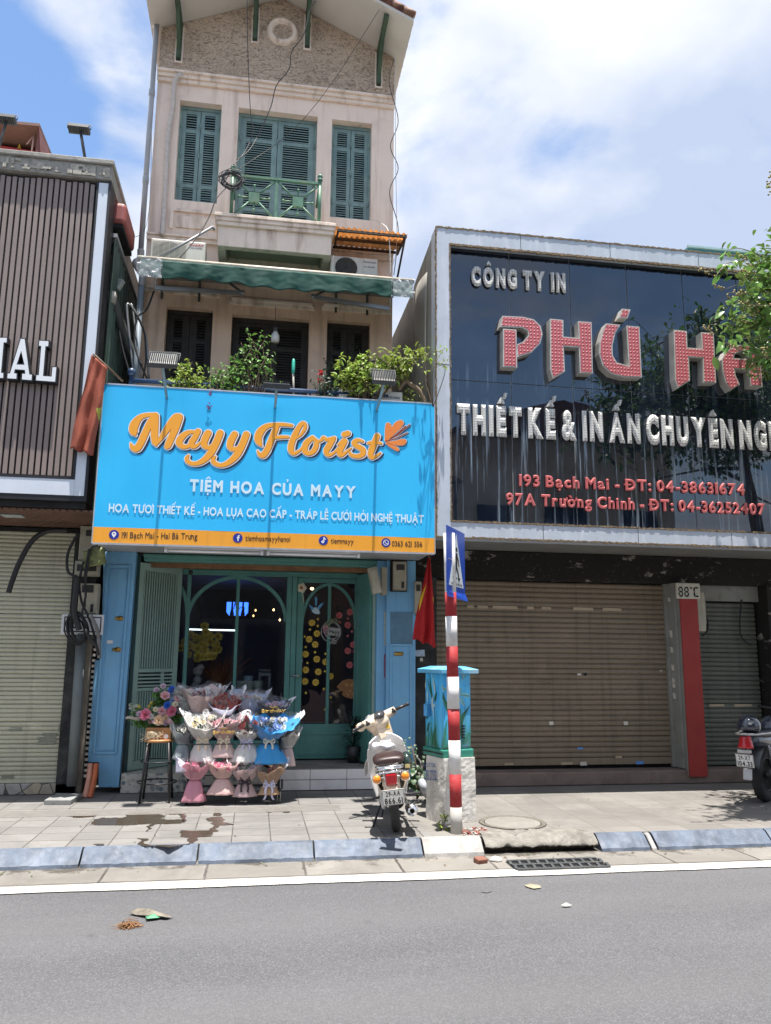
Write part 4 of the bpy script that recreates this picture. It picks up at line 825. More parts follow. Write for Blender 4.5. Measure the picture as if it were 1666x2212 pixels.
# big letters
def dots(name,base,dot,sc):
    m, N, L, b = newmat(name); tc = N.new('ShaderNodeNewGeometry').outputs['Position']; s3 = N.new('ShaderNodeSeparateXYZ'); L.new(tc,s3.inputs[0])
    def fr(o):
        a = N.new('ShaderNodeMath'); a.operation = 'MULTIPLY'; L.new(o,a.inputs[0]); a.inputs[1].default_value = sc
        f = N.new('ShaderNodeMath'); f.operation = 'FRACT'; L.new(a.outputs[0],f.inputs[0]); g = N.new('ShaderNodeMath'); g.operation = 'SUBTRACT'; L.new(f.outputs[0],g.inputs[0]); g.inputs[1].default_value = .5
        h = N.new('ShaderNodeMath'); h.operation = 'MULTIPLY'; L.new(g.outputs[0],h.inputs[0]); L.new(g.outputs[0],h.inputs[1]); return h.outputs[0]
    ad = N.new('ShaderNodeMath'); ad.operation = 'ADD'; L.new(fr(s3.outputs[0]),ad.inputs[0]); L.new(fr(s3.outputs[2]),ad.inputs[1])
    c = mixc(N,L,nmap(N,L,ad.outputs[0],.045,.075,1,0),base,dot); c = mixc(N,L,nmap(N,L,nnoise(N,L,tc,9,5,.6),.45,.75,0,.35),c,tuple(x*.55 for x in base)); L.new(c,b.inputs['Base Color']); b.inputs['Roughness'].default_value = .45
    bn = N.new('ShaderNodeBump'); bn.inputs['Strength'].default_value = 1; bn.inputs['Distance'].default_value = .012; L.new(nmap(N,L,ad.outputs[0],0,.08,1,0),bn.inputs['Height']); L.new(bn.outputs[0],b.inputs['Normal']); return m
m_pink = dots('pink bulb face',(.52,.12,.14),(.30,.045,.05),22); m_wbulb = dots('white bulb face',(.66,.66,.64),(.42,.42,.40),30)
m_met = M('pale metal letter side',(.52,.5,.46),.45,.15,6,metal=.3,grime=.3,gcol=(.3,.25,.2))
YL = 8.87
LET = {'P':[[(77,115),(200,121),(262,136),(303,175),(315,225),(300,280),(250,333),(165,360),(160,286),(200,267),(230,230),(226,204),(195,186),(62,181)],[(80,191),(160,197),(165,422),(80,417)]],
 'H':[[(358,132),(438,140),(438,238),(530,246),(523,147),(605,153),(612,457),(535,454),(530,303),(440,297),(447,445),(375,488),(360,430)]],
 'U':[[(690,160),(775,168),(745,220),(728,290),(730,350),(755,392),(825,411),(810,173),(888,180),(902,480),(800,480),(720,458),(670,410),(650,340),(652,270),(670,205)],[(785,73),(835,78),(818,130),(765,127)]],
 'H2':[[(1090,198),(1168,205),(1172,303),(1258,309),(1252,212),(1327,217),(1342,512),(1265,510),(1262,365),(1180,361),(1187,500),(1115,545),(1098,490)]],
 'A':[[(1470,288),(1560,288),(1600,315),(1616,535),(1545,531),(1536,436),(1452,430),(1457,468),(1482,522),(1430,556),(1398,512),(1380,440),(1374,375),(1400,322)]]}
def inset(poly, d):
    n = len(poly); q = [(p.x,p.z) for p in poly]; ar = sum(q[i][0]*q[(i+1)%n][1]-q[(i+1)%n][0]*q[i][1] for i in range(n)); sg = 1 if ar > 0 else -1; out = []
    for i in range(n):
        a,b2,c2 = Vector(q[i-1]),Vector(q[i]),Vector(q[(i+1)%n]); e1 = (b2-a).normalized(); e2 = (c2-b2).normalized()
        n1 = Vector((-e1.y,e1.x))*sg; n2 = Vector((-e2.y,e2.x))*sg; m_ = n1+n2; m_ = m_/max(.45,m_.dot(n1))
        out.append(Vector((b2.x+m_.x*d,poly[i].y,b2.y+m_.y*d)))
    return out
hole = {'A':[(1450,345),(1492,322),(1526,330),(1532,370),(1447,366)]}
for k in LET:
    mb = MB(); mf = MB()
    for o_ in LET[k]:
        o3 = PX('P',o_,YL); hs = [PX('P',hole[k],YL)] if k in hole else []
        mb.prism(o3,(0,YG-YL,0),hs); mf.prism([p-Vector((0,.004,0)) for p in inset(o3,.016)],(0,.0035,0),[[p-Vector((0,.004,0)) for p in inset(h,-.016)] for h in hs])
    l_ = mb.build('letter',m_met,S2); mf.build('letter_face',m_pink,l_)
def otext(name, txt, k, a, b2, ytop, mat, d, bev, y=YG, **kw):
    yy = y-d; pa, pb, pt = P(k,*a,yy),P(k,*b2,yy),P(k,a[0],ytop,yy); mb = MB(); mb.text(txt,(pa.x,pa.z),(pb.x,pb.z),pt.z-pa.z,y-.001,d,bev,**kw); return mb.build(name,mat,S2)
otext('white_lettering','CÔNG TY IN','5',(270,312),(712,345),236,m_wbulb,.06,.085,gap=.17,sp=.34)
otext('white_lettering','THIẾT KẾ & IN ẤN CHUYÊN NGHIỆP','5',(203,1003),(1860,1090),883,m_wbulb,.06,.085,gap=.17,sp=.2)
m_rl = M('faded red lettering',(.55,.13,.13),.5,.15,8,grime=.4,gcol=(.4,.2,.18),gsc=12)
otext('red_lettering','193 Bạch Mai - ĐT: 04-38631674','5',(492,1257),(1548,1300),1207,m_rl,.035,.045,gap=.12,sp=.28)
otext('red_lettering','97A Trường Chinh - ĐT: 04-36252407','5',(432,1343),(1642,1392),1293,m_rl,.035,.045,gap=.12,sp=.28)
# temperature display, meter box by the red panel
T = thing('temperature_display',(5.68,9.74,2.38),'white seven segment temperature display reading 88°C above the red panel','display')
p0,p1 = P('8',1213,345,9.73),P('8',1322,272,9.73); bx(p0.x,p1.x,9.735,9.778,p0.z,p1.z).build('housing',M('yellowed white plastic',(.52,.5,.40),.6,.15,6,grime=.5,gcol=(.25,.2,.13),gsc=8),T,bevel=.005)
mb = MB()
def seg8(x,z,w,h,t=.018):
    for q in ((x,x+w,z,z+t),(x,x+w,z+h/2-t/2,z+h/2+t/2),(x,x+w,z+h-t,z+h)): mb.box(q[0]+t*.6,q[1]-t*.6,9.731,9.7345,q[2],q[3])
    for xx in (x,x+w-t): mb.box(xx,xx+t*.8,9.731,9.7345,z+t,z+h/2-t*.6); mb.box(xx,xx+t*.8,9.731,9.7345,z+h/2+t*.6,z+h-t)
w_ = p1.x-p0.x; zz = p0.z+.026; seg8(p0.x+w_*.07,zz,w_*.2,.132,.02); seg8(p0.x+w_*.32,zz,w_*.2,.132,.02)
x = p0.x+w_*.74
for q in ((x+.012,x+.060,zz,zz+.02),(x+.012,x+.060,zz+.112,zz+.132),(x-.008,x+.0115,zz+.008,zz+.062),(x-.008,x+.0115,zz+.07,zz+.124)): mb.box(q[0],q[1],9.731,9.7345,q[2],q[3])
cx_,cz_ = p0.x+w_*.615,zz+.117
for k in range(8): mb.ell((cx_+.013*math.cos(k*.785),9.733,cz_+.013*math.sin(k*.785)),.006,.002,.006,6,4)
mb.build('segment_digits',m_dark,T)
m_box = M('aged cream plastic',(.40,.37,.28),.6,.15,4,.1,40,streak=.5,scol=(.17,.14,.09),grime=.4,gcol=(.2,.17,.12))
t = thing('meter_box',(5.86,9.9,1.85),'narrow cream meter box on the right side of the red pillar','meter box'); p = P('8',1335,425,9.9)
bx(5.803,5.93,9.8,9.97,p.z-.22,p.z+.3).build('housing',m_box,t,bevel=.008); bx(5.931,5.955,9.82,9.95,p.z-.12,p.z+.26).build('cover',m_box,t,bevel=.006)
m_cable = M('black cable',(.015,.015,.016),.55,.2)
def cable(pts, r, label, n=8, mat=None, name='cable', cat='cable', group=None):
    o = MB().tube(catmull([Vector(q) for q in pts],n),r,6).build(name,mat or m_cable); return tag(o,label,cat,group)
cable([P('G',530,500,9.9),P('G',545,580,9.9),P('G',535,640,9.9),P('G',500,670,9.9)],.013,'short black cable loop under the narrow meter box')
cable([P('G',815,380,10.05),P('G',800,560,10.05),P('G',815,680,10.05),P('G',885,745,10.05)],.011,'thin black cable hanging in front of the narrow grey shutter')
# roof behind the sign
t = thing('roof_shed',(6.6,12.5,6.5),'teal sheet metal roof edge above the dark glass sign','roof'); a,b2 = P('F',430,260,11.5),P('F',1330,372,11.5)
mb = MB(); mb.hexa([(a.x,11.5,a.z-.3),(9,11.5,a.z-.3),(9,11.5,a.z),(a.x+.02,11.5,a.z),(a.x,15,a.z-.3),(9,15,a.z-.3),(9,15,a.z+.15),(a.x,15,a.z+.15)]); mb.build('roof_sheet',M('teal roof sheet',(.06,.2,.21),.4,.1,3,streak=.3,scol=(.1,.25,.27)),t); bx(a.x,9,11.46,11.5,a.z-.02,a.z+.015).build('ridge_trim',M('pale teal trim',(.3,.45,.45),.4),t)

# ------------------------------------------------------------------ left building
BL = thing('slat_clad_shop',(-4.2,9.9,0),'shop house on the left with pale green roller shutter and crazy stone plinth','building')
lx = -1.87
bx(-9,lx-.02,10.2,18,.0,6.95).build('wall',M('grey concrete wall',(.27,.26,.24),.9,.15,1.5),BL)
sL = shutter('roller_shutter',-8.5,-1.96,.16,2.99,9.86,m_sh3,BL,.048)
bx(-8.5,-1.96,9.845,9.88,.125,.165).build('bottom_rail',m_sh3,sL)
for zx,zy,w,h in ((440,1590,.09,.1),(110,1600,.14,.04),(330,1680,.2,.08),(350,1640,.16,.04),(50,1940,.14,.03)):
    p = P('E',zx,zy,9.83)
    mb = MB()
    for i in range(4): a = rnd.uniform(-.1,.1)*w; mb.box(p.x-w/2+a,p.x+w/2+a*.5,9.8362,9.837,p.z-h/2+h*i/4,p.z-h/2+h*(i+.9)/4)
    mb.build('grime_patch',M('shutter grime',(.22,.23,.18),.8,.2,20),sL)
def crazy():
    m, N, L, b = newmat('crazy stone paving'); tc = N.new('ShaderNodeTexCoord').outputs['Object']
    v = N.new('ShaderNodeTexVoronoi'); v.inputs['Scale'].default_value = 6.5; L.new(tc,v.inputs['Vector']); e = N.new('ShaderNodeTexVoronoi'); e.feature = 'DISTANCE_TO_EDGE'; e.inputs['Scale'].default_value = 6.5; L.new(tc,e.inputs['Vector'])
    s = N.new('ShaderNodeSeparateColor'); L.new(v.outputs['Color'],s.inputs[0]); c = mixc(N,L,nmap(N,L,s.outputs[0],.2,.8),(.34,.34,.33),(.42,.35,.25)); c = mixc(N,L,nmap(N,L,s.outputs[1],.6,.9),c,(.16,.19,.21)); c = mixc(N,L,nmap(N,L,nnoise(N,L,tc,14,5),.4,.7,0,.5),c,(.24,.21,.17)); c = mixc(N,L,nmap(N,L,e.outputs['Distance'],.02,.05,1,0),c,(.07,.065,.055)); L.new(c,b.inputs['Base Color']); b.inputs['Roughness'].default_value = .7; return m
bx(-9,-1.93,9.80,10.2,.003,.12).build('plinth',crazy(),BL,bevel=.01)
m_sof2 = M('brown soffit slat',(.17,.095,.065),.6,.2,5)
mb = MB()
for i in range(60):
    x = -6.2+i*.075; d = .55
    mb.hexa([(x,YS+.1,3.10),(x+.055,YS+.1,3.10),(x+.055+d,9.8,3.04),(x+d,9.8,3.04),(x,YS+.1,3.12),(x+.055,YS+.1,3.12),(x+.055+d,9.8,3.06),(x+d,9.8,3.06)])
mb.build('soffit_slats',m_sof2,BL); bx(-9,lx-.02,YS+.05,10.2,3.13,3.2).build('soffit_board',m_dark,BL)
bx(-9,lx-.01,9.84,10.0,2.985,3.03).build('head_beam',m_dark,BL)
m_ledge = M('dirty flaking ledge',(.33,.32,.29),.9,.3,6,.6,30,grime=.7,gcol=(.12,.11,.1),gsc=6)
mb = MB(); mb.box(-9,lx+.02,8.85,10.3,7.24,7.3).box(-9,lx+.0,8.885,10.3,7.06,7.239); mb.build('ledge',m_ledge,BL,bevel=.01)
mb = MB()
for i in range(90): x = -5+rnd.random()*3.1; w = rnd.uniform(.02,.1); mb.box(x,x+w,8.875-rnd.random()*.01,8.885,7.08+rnd.choice((0,.05,.1))+rnd.random()*.01,7.085+rnd.choice((.02,.06,.12)))
mb.build('ledge_debris',M('flaked mortar',(.4,.38,.33),.9,.3,20),BL)['kind'] = 'stuff'
# slat sign
S3 = thing('slat_sign',(-3.5,YS,3.2),'brown vertical slat sign with white slab letters and pale frame','shop sign')
q = [P('Q',x,y,8.95).x for x,y in ((95,100),(375,100),(655,100),(1230,100),(1620,100))]; pit = (q[4]-q[0])/11.0
rx = P('2',480,600,8.95).x; zt,zb = 7.04,P('2',370,1900,8.95).z
m_slat = M('brown grey metal slat',(.245,.195,.175),.5,.12,1.6,.05,40,streak=.25,scol=(.13,.1,.09),ssc=(9,9,.3))
m_blk3 = M('black metal',(.012,.013,.016),.5,.2)
mb = MB(); x = rx-.03
while x > -6.5: mb.box(x-pit*.70,x,8.93,8.965,zb+.01,zt-.01+rnd.uniform(-.03,.0)); x -= pit
mb.build('slats',m_slat,S3,bevel=.002)
bx(-6.6,rx,8.975,8.99,zb,zt).build('backing',m_blk3,S3)
m_pframe = M('pale blue white frame',(.60,.66,.74),.4,.05,2,streak=.2,scol=(.75,.8,.85))
mb = MB(); mb.box(rx+.02,lx-.03,YS,YS+.1,3.26,7.02).box(-6.6,rx+.019,YS,YS+.1,3.26,zb-.03); mb.build('frame',m_pframe,S3,bevel=.003)
mb = MB(); mb.box(lx-.029,lx+.0,YS-.005,9.2,3.2,7.05).box(-6.6,lx-.03,YS+.005,YS+.3,3.2,3.255).box(rx,rx+.0195,YS-.005,YS+.09,zb-.03,7.02).box(-6.6,rx,YS-.004,YS+.09,zb-.0295,zb-.001); mb.build('dark_edge',m_blk3,S3)
m_lw = M('white acrylic letter face',(.74,.77,.8),.3,.03); 
LQ = [[(-260,235),(180,232),(170,380),(105,378),(50,1010),(100,1015),(95,1165),(-330,1160),(-330,1005),(-180,1005),(-130,390),(-260,385)],
 [(440,255),(568,262),(672,1045),(735,1050),(722,1215),(462,1195),(472,1025),(535,1030),(530,985),(350,972),(340,1020),(395,1030),(388,1185),(138,1170),(150,1018),(205,1022),(440,262)],
 [(850,295),(1100,308),(1090,465),(1030,462),(980,1080),(1122,1090),(1142,880),(1275,885),(1243,1250),(772,1215),(785,1055),(838,1060),(890,455),(838,450)]]
HQ = {1:[(470,560),(515,828),(400,825)]}
for i,l_ in enumerate(LQ):
    yy = 8.83; o3 = PX('Q',l_,yy); hs = [PX('Q',HQ[i],yy)] if i in HQ else []
    mb = MB(); mb.prism(o3,(0,8.925-yy,0),hs); le = mb.build('letter',m_navy if False else m_blk3,S3); mf = MB(); mf.prism([p-Vector((0,.004,0)) for p in inset(o3,.012)],(0,.0035,0),[[p-Vector((0,.004,0)) for p in inset(h,-.012)] for h in hs]); mf.build('letter_face',m_lw,le)
# things up behind the left ledge
t = thing('red_shed',(-4.2,10.5,7.3),'red metal rooftop shed behind the slat sign','shed')
mb = MB(); p0,p1 = P('2',80,205,10.6),P('2',245,265,10.6); mb.hexa([(p0.x-2,10.6,7.2),(p1.x,10.6,7.2),(p1.x,10.6,p1.z),(p0.x-2,10.6,p0.z+.02),(p0.x-2,13,7.2),(p1.x,13,7.2),(p1.x,13,p1.z+.1),(p0.x-2,13,p0.z+.3)]); mb.build('wall',M('red sheet wall',(.42,.05,.06),.5,.15,2),t)
a,b2 = P('2',60,100,10.2),P('2',200,108,10.2); c2 = P('2',250,268,10.2)
mb = MB(); mb.hexa([(a.x-2.5,10.2,a.z-.10),(b2.x,10.2,b2.z-.06),(b2.x,10.2,b2.z-.02),(a.x-2.5,10.2,a.z-.06),(a.x-2.5,13.2,a.z-.10),(b2.x,13.2,b2.z-.06),(b2.x,13.2,b2.z-.02),(a.x-2.5,13.2,a.z-.06)]); mb.build('roof',M('brown ribbed underside',(.22,.13,.10),.6,.2,3),t)
mb = MB(); mb.hexa([(b2.x-.02,10.25,b2.z-.07),(b2.x+.0,10.2,b2.z-.07),(c2.x,10.2,7.2),(c2.x-.25,10.25,7.2),(b2.x-.02,13,b2.z-.07),(b2.x,13,b2.z-.07),(c2.x,13,7.2),(c2.x-.25,13,7.2)]); mb.build('end_sheet',M('dark maroon sheet',(.16,.05,.045),.6,.2,3),t)
p = P('2',170,175,10.4); MB().tube([P('2',160,262,10.4),P('2',172,170,10.4)],.012,6).tube([P('2',172,175,10.4),P('2',135,220,10.4)],.008,6).build('strut',M('pale pink tube',(.6,.4,.38),.6),t)
mb = MB(); pa,pb,pt = P('2',88,240,10.585),P('2',104,242,10.585),P('2',88,218,10.585); mb.text('A',(pa.x,pa.z),(pb.x,pb.z),pt.z-pa.z,10.59,.004,.03); mb.build('lettering',M('yellow lettering',(.7,.5,.05),.5),t)
# red and green side structure between the slat sign and the pink house
t = thing('green_side_wall',(-1.75,9.3,0),'dark green corrugated sheet side wall beside the pink house','wall')
m_gsh = M('dark green sheet',(.07,.12,.095),.5,.2,1.5,streak=.6,scol=(.02,.03,.03),ssc=(10,10,.5))
mb = MB(); n = 46; ya,yb = 9.21,11.2; vs = []
for i in range(n+1):
    y = ya+(yb-ya)*i/n; w = .018*(1 if i%4 < 2 else -1); zt_ = 6.5-(y-ya)*.02
    vs += [(-1.86+w,y,3.),(-1.86+w,y,zt_)]
mb.add(vs,[(2*i,2*i+2,2*i+3,2*i+1) for i in range(n)]); mb.build('corrugated_sheet',m_gsh,t,solid=.003)
bx(-1.9,-1.82,9.21,11.2,6.51,6.56).build('top_flashing',M('grey flashing',(.3,.32,.33),.5,.1),t)
t = thing('red_tank_box',(-1.9,9.3,6.5),'rounded red sheet box end behind the slat sign edge','roof box'); p0,p1 = P('2',560,505,9.25),P('2',632,620,9.25)
mb = MB(); mb.box(p0.x-.3,p1.x,9.25,10.0,p1.z,p0.z); mb.build('box',M('faded red sheet',(.34,.09,.08),.5,.2,3,streak=.3,scol=(.2,.06,.05)),t,bevel=.06,seg=4); bx(p0.x-.3,p1.x-.03,9.27,9.98,p1.z-.05,p1.z-.001).build('dark_base',m_dark,t)

# ------------------------------------------------------------------ street side behind the camera (seen in the dark glass)
m_opw = [M('cream opposite wall',(.42,.38,.30),.9,.1,1.5,streak=.3),M('grey opposite wall',(.30,.30,.30),.9,.1,1.5,streak=.3),M('ochre opposite wall',(.38,.28,.16),.9,.1,1.5,streak=.3)]
m_opr = M('dark tile roof',(.12,.06,.045),.8,.2,8)
labs = ['cream house across the street with dark window rows and tiled roof','grey house across the street with dark window rows and tiled roof','ochre house across the street with dark window rows and tiled roof','tall cream house across the street reflected beside the grey one']
for i,(x0,x1,h) in enumerate(((-9,-3.6,6.3),(-3.5,1.0,5.2),(1.1,5.6,6.6),(5.7,12.5,8.2))):
    yb = -4.2; t = thing('house',((x0+x1)/2,yb,0),labs[i],'house')
    bx(x0,x1,yb-8,yb,0,h).build('wall',m_opw[i%3],t); xm = (x0+x1)/2
    mb = MB(); mb.add([(x0-.2,yb+.4,h),(x1+.2,yb+.4,h),(x1+.2,yb-8,h),(x0-.2,yb-8,h),(xm,yb+.4,h+1.1),(xm,yb-8,h+1.1)],[(0,1,4),(1,2,5,4),(3,0,4,5),(2,3,5)]); mb.build('roof',m_opr,t)
    for fl in range(1,int(h/2.8)+1):
        n = 3
        for k in range(n):
            wx = x0+(x1-x0)*(k+.5)/n; wz = .9+fl*2.8-2.0 if fl > 1 else .1
            hh = 1.5 if fl > 1 else 2.4
            if wz+hh < h: bx(wx-.55,wx+.55,yb+.001,yb+.05,wz,wz+hh).build('window',m_dark,t)
# ------------------------------------------------------------------ fittings on the pink house
m_acw = M('aged white enamel',(.60,.585,.53),.5,.06,3,.05,40,streak=.4,scol=(.33,.29,.22),grime=.25,gcol=(.3,.26,.2))
m_grl = M('dark grille',(.10,.10,.095),.6,.2)
def ac(x0,x1,z0,z1,yf,side,label,words,wcol,mount=True):
    t = thing('air_conditioner',((x0+x1)/2,yf,z0),label,'air conditioner','air conditioner units on the pink house')
    yb = yf+.28; w = x1-x0; h = z1-z0
    bx(x0,x1,yf,yb,z0,z1).build('casing',m_acw,t,bevel=.012)
    gx1 = x0+w*.66; cx,cz,r = (x0+gx1)/2,(z0+z1)/2,h*.43
    mb = MB(); mb.lathe([(.0008,-.004),(r,-.004),(r,-.001)],(cx,yf,cz),'Y',36); mb.build('fan_recess',M('fan shadow',(.03,.03,.03),.7),t)
    mb = MB()
    if side == 'wire':
        for k in range(9): rr = r*(k+1)/9; mb.tube([(cx+rr*math.cos(a),yf-.014,cz+rr*math.sin(a)) for a in [2*math.pi*i/32 for i in range(33)]],.0035,5)
        for k in range(12): a = k*math.pi/6; mb.tube([(cx+.03*math.cos(a),yf-.012,cz+.03*math.sin(a)),(cx+r*math.cos(a),yf-.008,cz+r*math.sin(a))],.003,5)
        mb.build('fan_grille',m_grl,t)
    else:
        n = int((h-.06)/.016)
        for k in range(n): zz = z0+.03+(h-.06)*k/n; mb.box(x0+.025,gx1-.01,yf-.012,yf-.005,zz,zz+.0075)
        for k in range(7): xx = x0+.03+(gx1-x0-.05)*k/6; mb.box(xx,xx+.006,yf-.010,yf-.006,z0+.03,z1-.03)
        mb.build('fan_grille',M('cream plastic grille',(.5,.48,.42),.5,.1),t)
    mb = MB(); ww,lz,lh = words[0]; mb.text(ww,(x0+w*.70,z0+h*lz),(x0+w*.96,z0+h*lz),h*lh,yf-.0005,.002,.02,gap=.08); mb.build('maker_lettering',wcol,t)
    for k,(ww,lz,lh) in enumerate(words[1:]):
        mb = MB(); mb.text(ww,(x0+w*.71,z0+h*lz),(x0+w*.94,z0+h*lz),h*lh,yf-.0005,.002,.005,gap=.08); mb.build('model_lettering',m_grl,t)
    if mount:
        mb = MB()
        for xx in (x0+.1,x1-.1): mb.box(xx,xx+.03,yf-.02,YW,z0-.035,z0-.001); mb.box(xx,xx+.03,YW-.03,YW,z0-.3,z0-.036)
        mb.build('wall_bracket',m_grl,t)
    return t
a,b2 = P('3',132,155,9.55),P('3',405,290,9.55)
ac(a.x,b2.x,b2.z-.03,a.z-.02,9.55,'slat','white air conditioner with fine slat grille left above the awning',[('SHARP',.80,.085),('J-TECH INVERTER',.70,.035)],M('red print',(.5,.03,.04),.5))
a,b2 = P('3',1048,250,9.62),P('3',1287,362,9.62)
ac(a.x,b2.x,b2.z-.08,a.z,9.62,'wire','cream air conditioner with round wire grille right above the awning',[('Panasonic',.80,.07),('INVERTER',.60,.05)],m_grl)
a,b2 = P('3',1090,930,9.13),P('3',1415,1000,9.13)
ac(a.x,b2.x,a.z-.55,a.z,9.13,'wire','cream air conditioner standing behind the cyan sign under the bush',[('SAMSUNG',.83,.055)],M('navy print',(.02,.03,.08),.5),False)
# awning
t = thing('awning',(.15,9.2,6.2),'green folding awning with wavy valance and plastic wrapped ends','awning')
m_awn = M('dark green canvas',(.006,.056,.042),.8,.15,2,.15,9,streak=.3,scol=(.03,.13,.105),ssc=(6,6,.8))
ax0,ax1,ya_ = -1.53,1.80,9.2
MB().tube([(ax0-.03,ya_,6.265),(ax1+.03,ya_,6.265)],.03,10).build('front_bar',M('pale worn bar',(.52,.47,.38),.5,.2,9,grime=.5,gcol=(.25,.16,.09)),t)
def val(u,v):
    x = ax0+.25+(ax1-ax0-.5)*u; w = math.sin(u*math.pi*2*8.5)*.5+.5
    z = 6.245-(.215+.032*w-.02*math.sin(u*9)+.012*mnoise.noise((u*11,4,2)))*v; y = ya_-.03+.010*v*math.sin(u*53.4+1.6)+.012*v*mnoise.noise((u*13,v*1.5,1))+.004*mnoise.noise((u*34,v*5,3))
    return Vector((x,y,z))
MB().grid(val,150,12).build('valance',m_awn,t,solid=.002)
MB().grid(lambda u,v: Vector((ax0+.05+(ax1-ax0-.1)*u,ya_+(.72)*v,6.27+.20*v-.05*math.sin(v*math.pi))),8,8).build('canopy_cloth',m_awn,t,solid=.002)
m_plw = film('cloudy plastic wrap',(.88,.9,.9),.32,.3,.35)
for xa in (ax0-.03,ax1-.27):
    MB().grid(lambda u,v: Vector((xa+.30*u+.01*mnoise.noise((u*5,v*5,7)),ya_-.055+.012*mnoise.noise((u*6+xa,v*6,2)),6.27-.27*v+.02*mnoise.noise((u*6,v*4,5)))),18,14).build('plastic_wrap',m_plw,t)
    MB().grid(lambda u,v: Vector((xa+.03+.25*u,ya_-.025+.01*mnoise.noise((u*9,v*9,xa)),6.25-.22*v)),6,6).build('valance_end',M('pale crumpled plastic',(.22,.28,.265),.5,.3,9,.3,8),t)
m_arm = M('grey folding arm',(.27,.28,.29),.45,.15,5,metal=.4)
for p,q in ((P('3',150,415,9.3),P('3',598,442,9.5)),(P('3',1350,522,9.3),P('3',958,462,9.5))):
    mb = MB(); mb.hexa([p+Vector((0,0,-.025)),q+Vector((0,0,-.025)),q+Vector((0,0,.025)),p+Vector((0,0,.025))]+[p+Vector((0,.03,-.025)),q+Vector((0,.03,-.025)),q+Vector((0,.03,.025)),p+Vector((0,.03,.025))])
    mb.tube([p+Vector((0,0,.02)),p+Vector((0,-.08,.24))],.014,8); mb.ell(tuple(q),.03,.03,.035,8,6)
    mb.tube([q+Vector((0,.02,0)),Vector((q.x-.25*(1 if q.x < 0 else -1),9.9,6.42))],.018,6); mb.build('folding_arm',m_arm,t)
bx(ax0+.1,ax1-.1,9.9,9.99,6.40,6.5).build('wall_case',m_arm,t)
p,q = P('3',445,107,9.36),P('3',160,272,9.2); MB().tube([p,q],.016,8).tube([p,p+Vector((.02,.03,-.02))],.018,6).build('tie_rod',m_arm,t)
# corrugated amber sheet over the right unit
t = thing('corrugated_canopy',(1.25,9.6,7.0),'small amber corrugated plastic canopy over the right air conditioner','canopy')
m_amb = M('amber corrugated plastic',(.72,.47,.25),.4,.25,3,streak=.5,scol=(.42,.22,.09),ssc=(8,8,1),trans=.6)
pa,pb,pc,pd = P('3',1075,75,9.95),P('3',1400,142,9.95),P('3',1370,240,9.35),P('3',1060,232,9.35)
zb_,zf_ = 7.10,6.86
xa,xb = .84,1.78
MB().grid(lambda u,v: Vector((xa+(xb-xa)*u,9.99-.62*v,zb_-(zb_-zf_)*v*.35+.014*math.sin(u*2*math.pi*13)+.01*mnoise.noise((u*6,v*5,1)))),130,6).build('sheet',m_amb,t,solid=.002)
mb = MB()
for v,zz in ((.05,0),(.52,0),(.97,0)): y = 9.99-.62*v; z = zb_-(zb_-zf_)*v*.35-.035; mb.box(xa+.01,xb-.01,y-.015,y+.015,z-.02,z+.01)
for x in (xa+.02,xb-.04): mb.hexa([(x,9.38,zb_-.12-.03),(x+.02,9.38,zb_-.15),(x+.02,9.99,zb_-.07),(x,9.99,zb_-.07),(x,9.38,zb_-.10),(x+.02,9.38,zb_-.1),(x+.02,9.99,zb_-.035),(x,9.99,zb_-.035)])
mb.tube([(xb-.03,9.4,zb_-.13),(xb-.03,9.98,zb_-.42)],.014,6)
mb.build('frame',M('dark brown batten',(.06,.04,.03),.8,.3),t)
# drain pipe on the left corner
t = thing('drain_pipe',(-1.66,9.95,0),'tall grey plastic drain pipe on the left corner of the pink house','pipe')
m_pvc = M('grey pvc pipe',(.33,.35,.38),.5,.08,3,streak=.3,scol=(.2,.2,.2))
mb = MB(); mb.tube([(-1.655,9.93,10.4),(-1.655,9.93,6.72)],.035,12); 
for z in (9.05,7.75): mb.lathe([(.04,-.05),(.042,0),(.04,.05)],(-1.655,9.93,z),'Z',12)
mb.build('down_pipe',m_pvc,t)
MB().tube(catmull([(-1.655,9.93,6.75),(-1.655,9.93,6.62),(-1.70,9.88,6.54),(-1.66,9.85,6.45),(-1.60,9.84,6.36),(-1.6,9.84,6.2)],5),.045,12).build('elbow',M('grey elbow pipe',(.42,.40,.39),.5,.1),t)
MB().tube([(-1.6,9.84,6.2),(-1.6,9.84,4.2)],.04,10).build('lower_pipe',M('pale blue grey pipe',(.30,.36,.42),.5,.08),t)
# white taped refrigerant pipe winding down the wall
m_tapew = M('taped pale pipe',(.55,.50,.46),.7,.15,20,.4,40)
pp = [P('1',250,432,9.95),P('1',215,445,9.9),P('1',195,500,9.92),P('1',188,620,9.94),P('1',160,800,9.95),P('1',150,1000,9.95),P('1',138,1200,9.95),P('1',125,1370,9.9)]
cable(pp,.034,'white taped pipe winding down the left part of the pink facade',6,m_tapew,'taped_pipe','pipe')
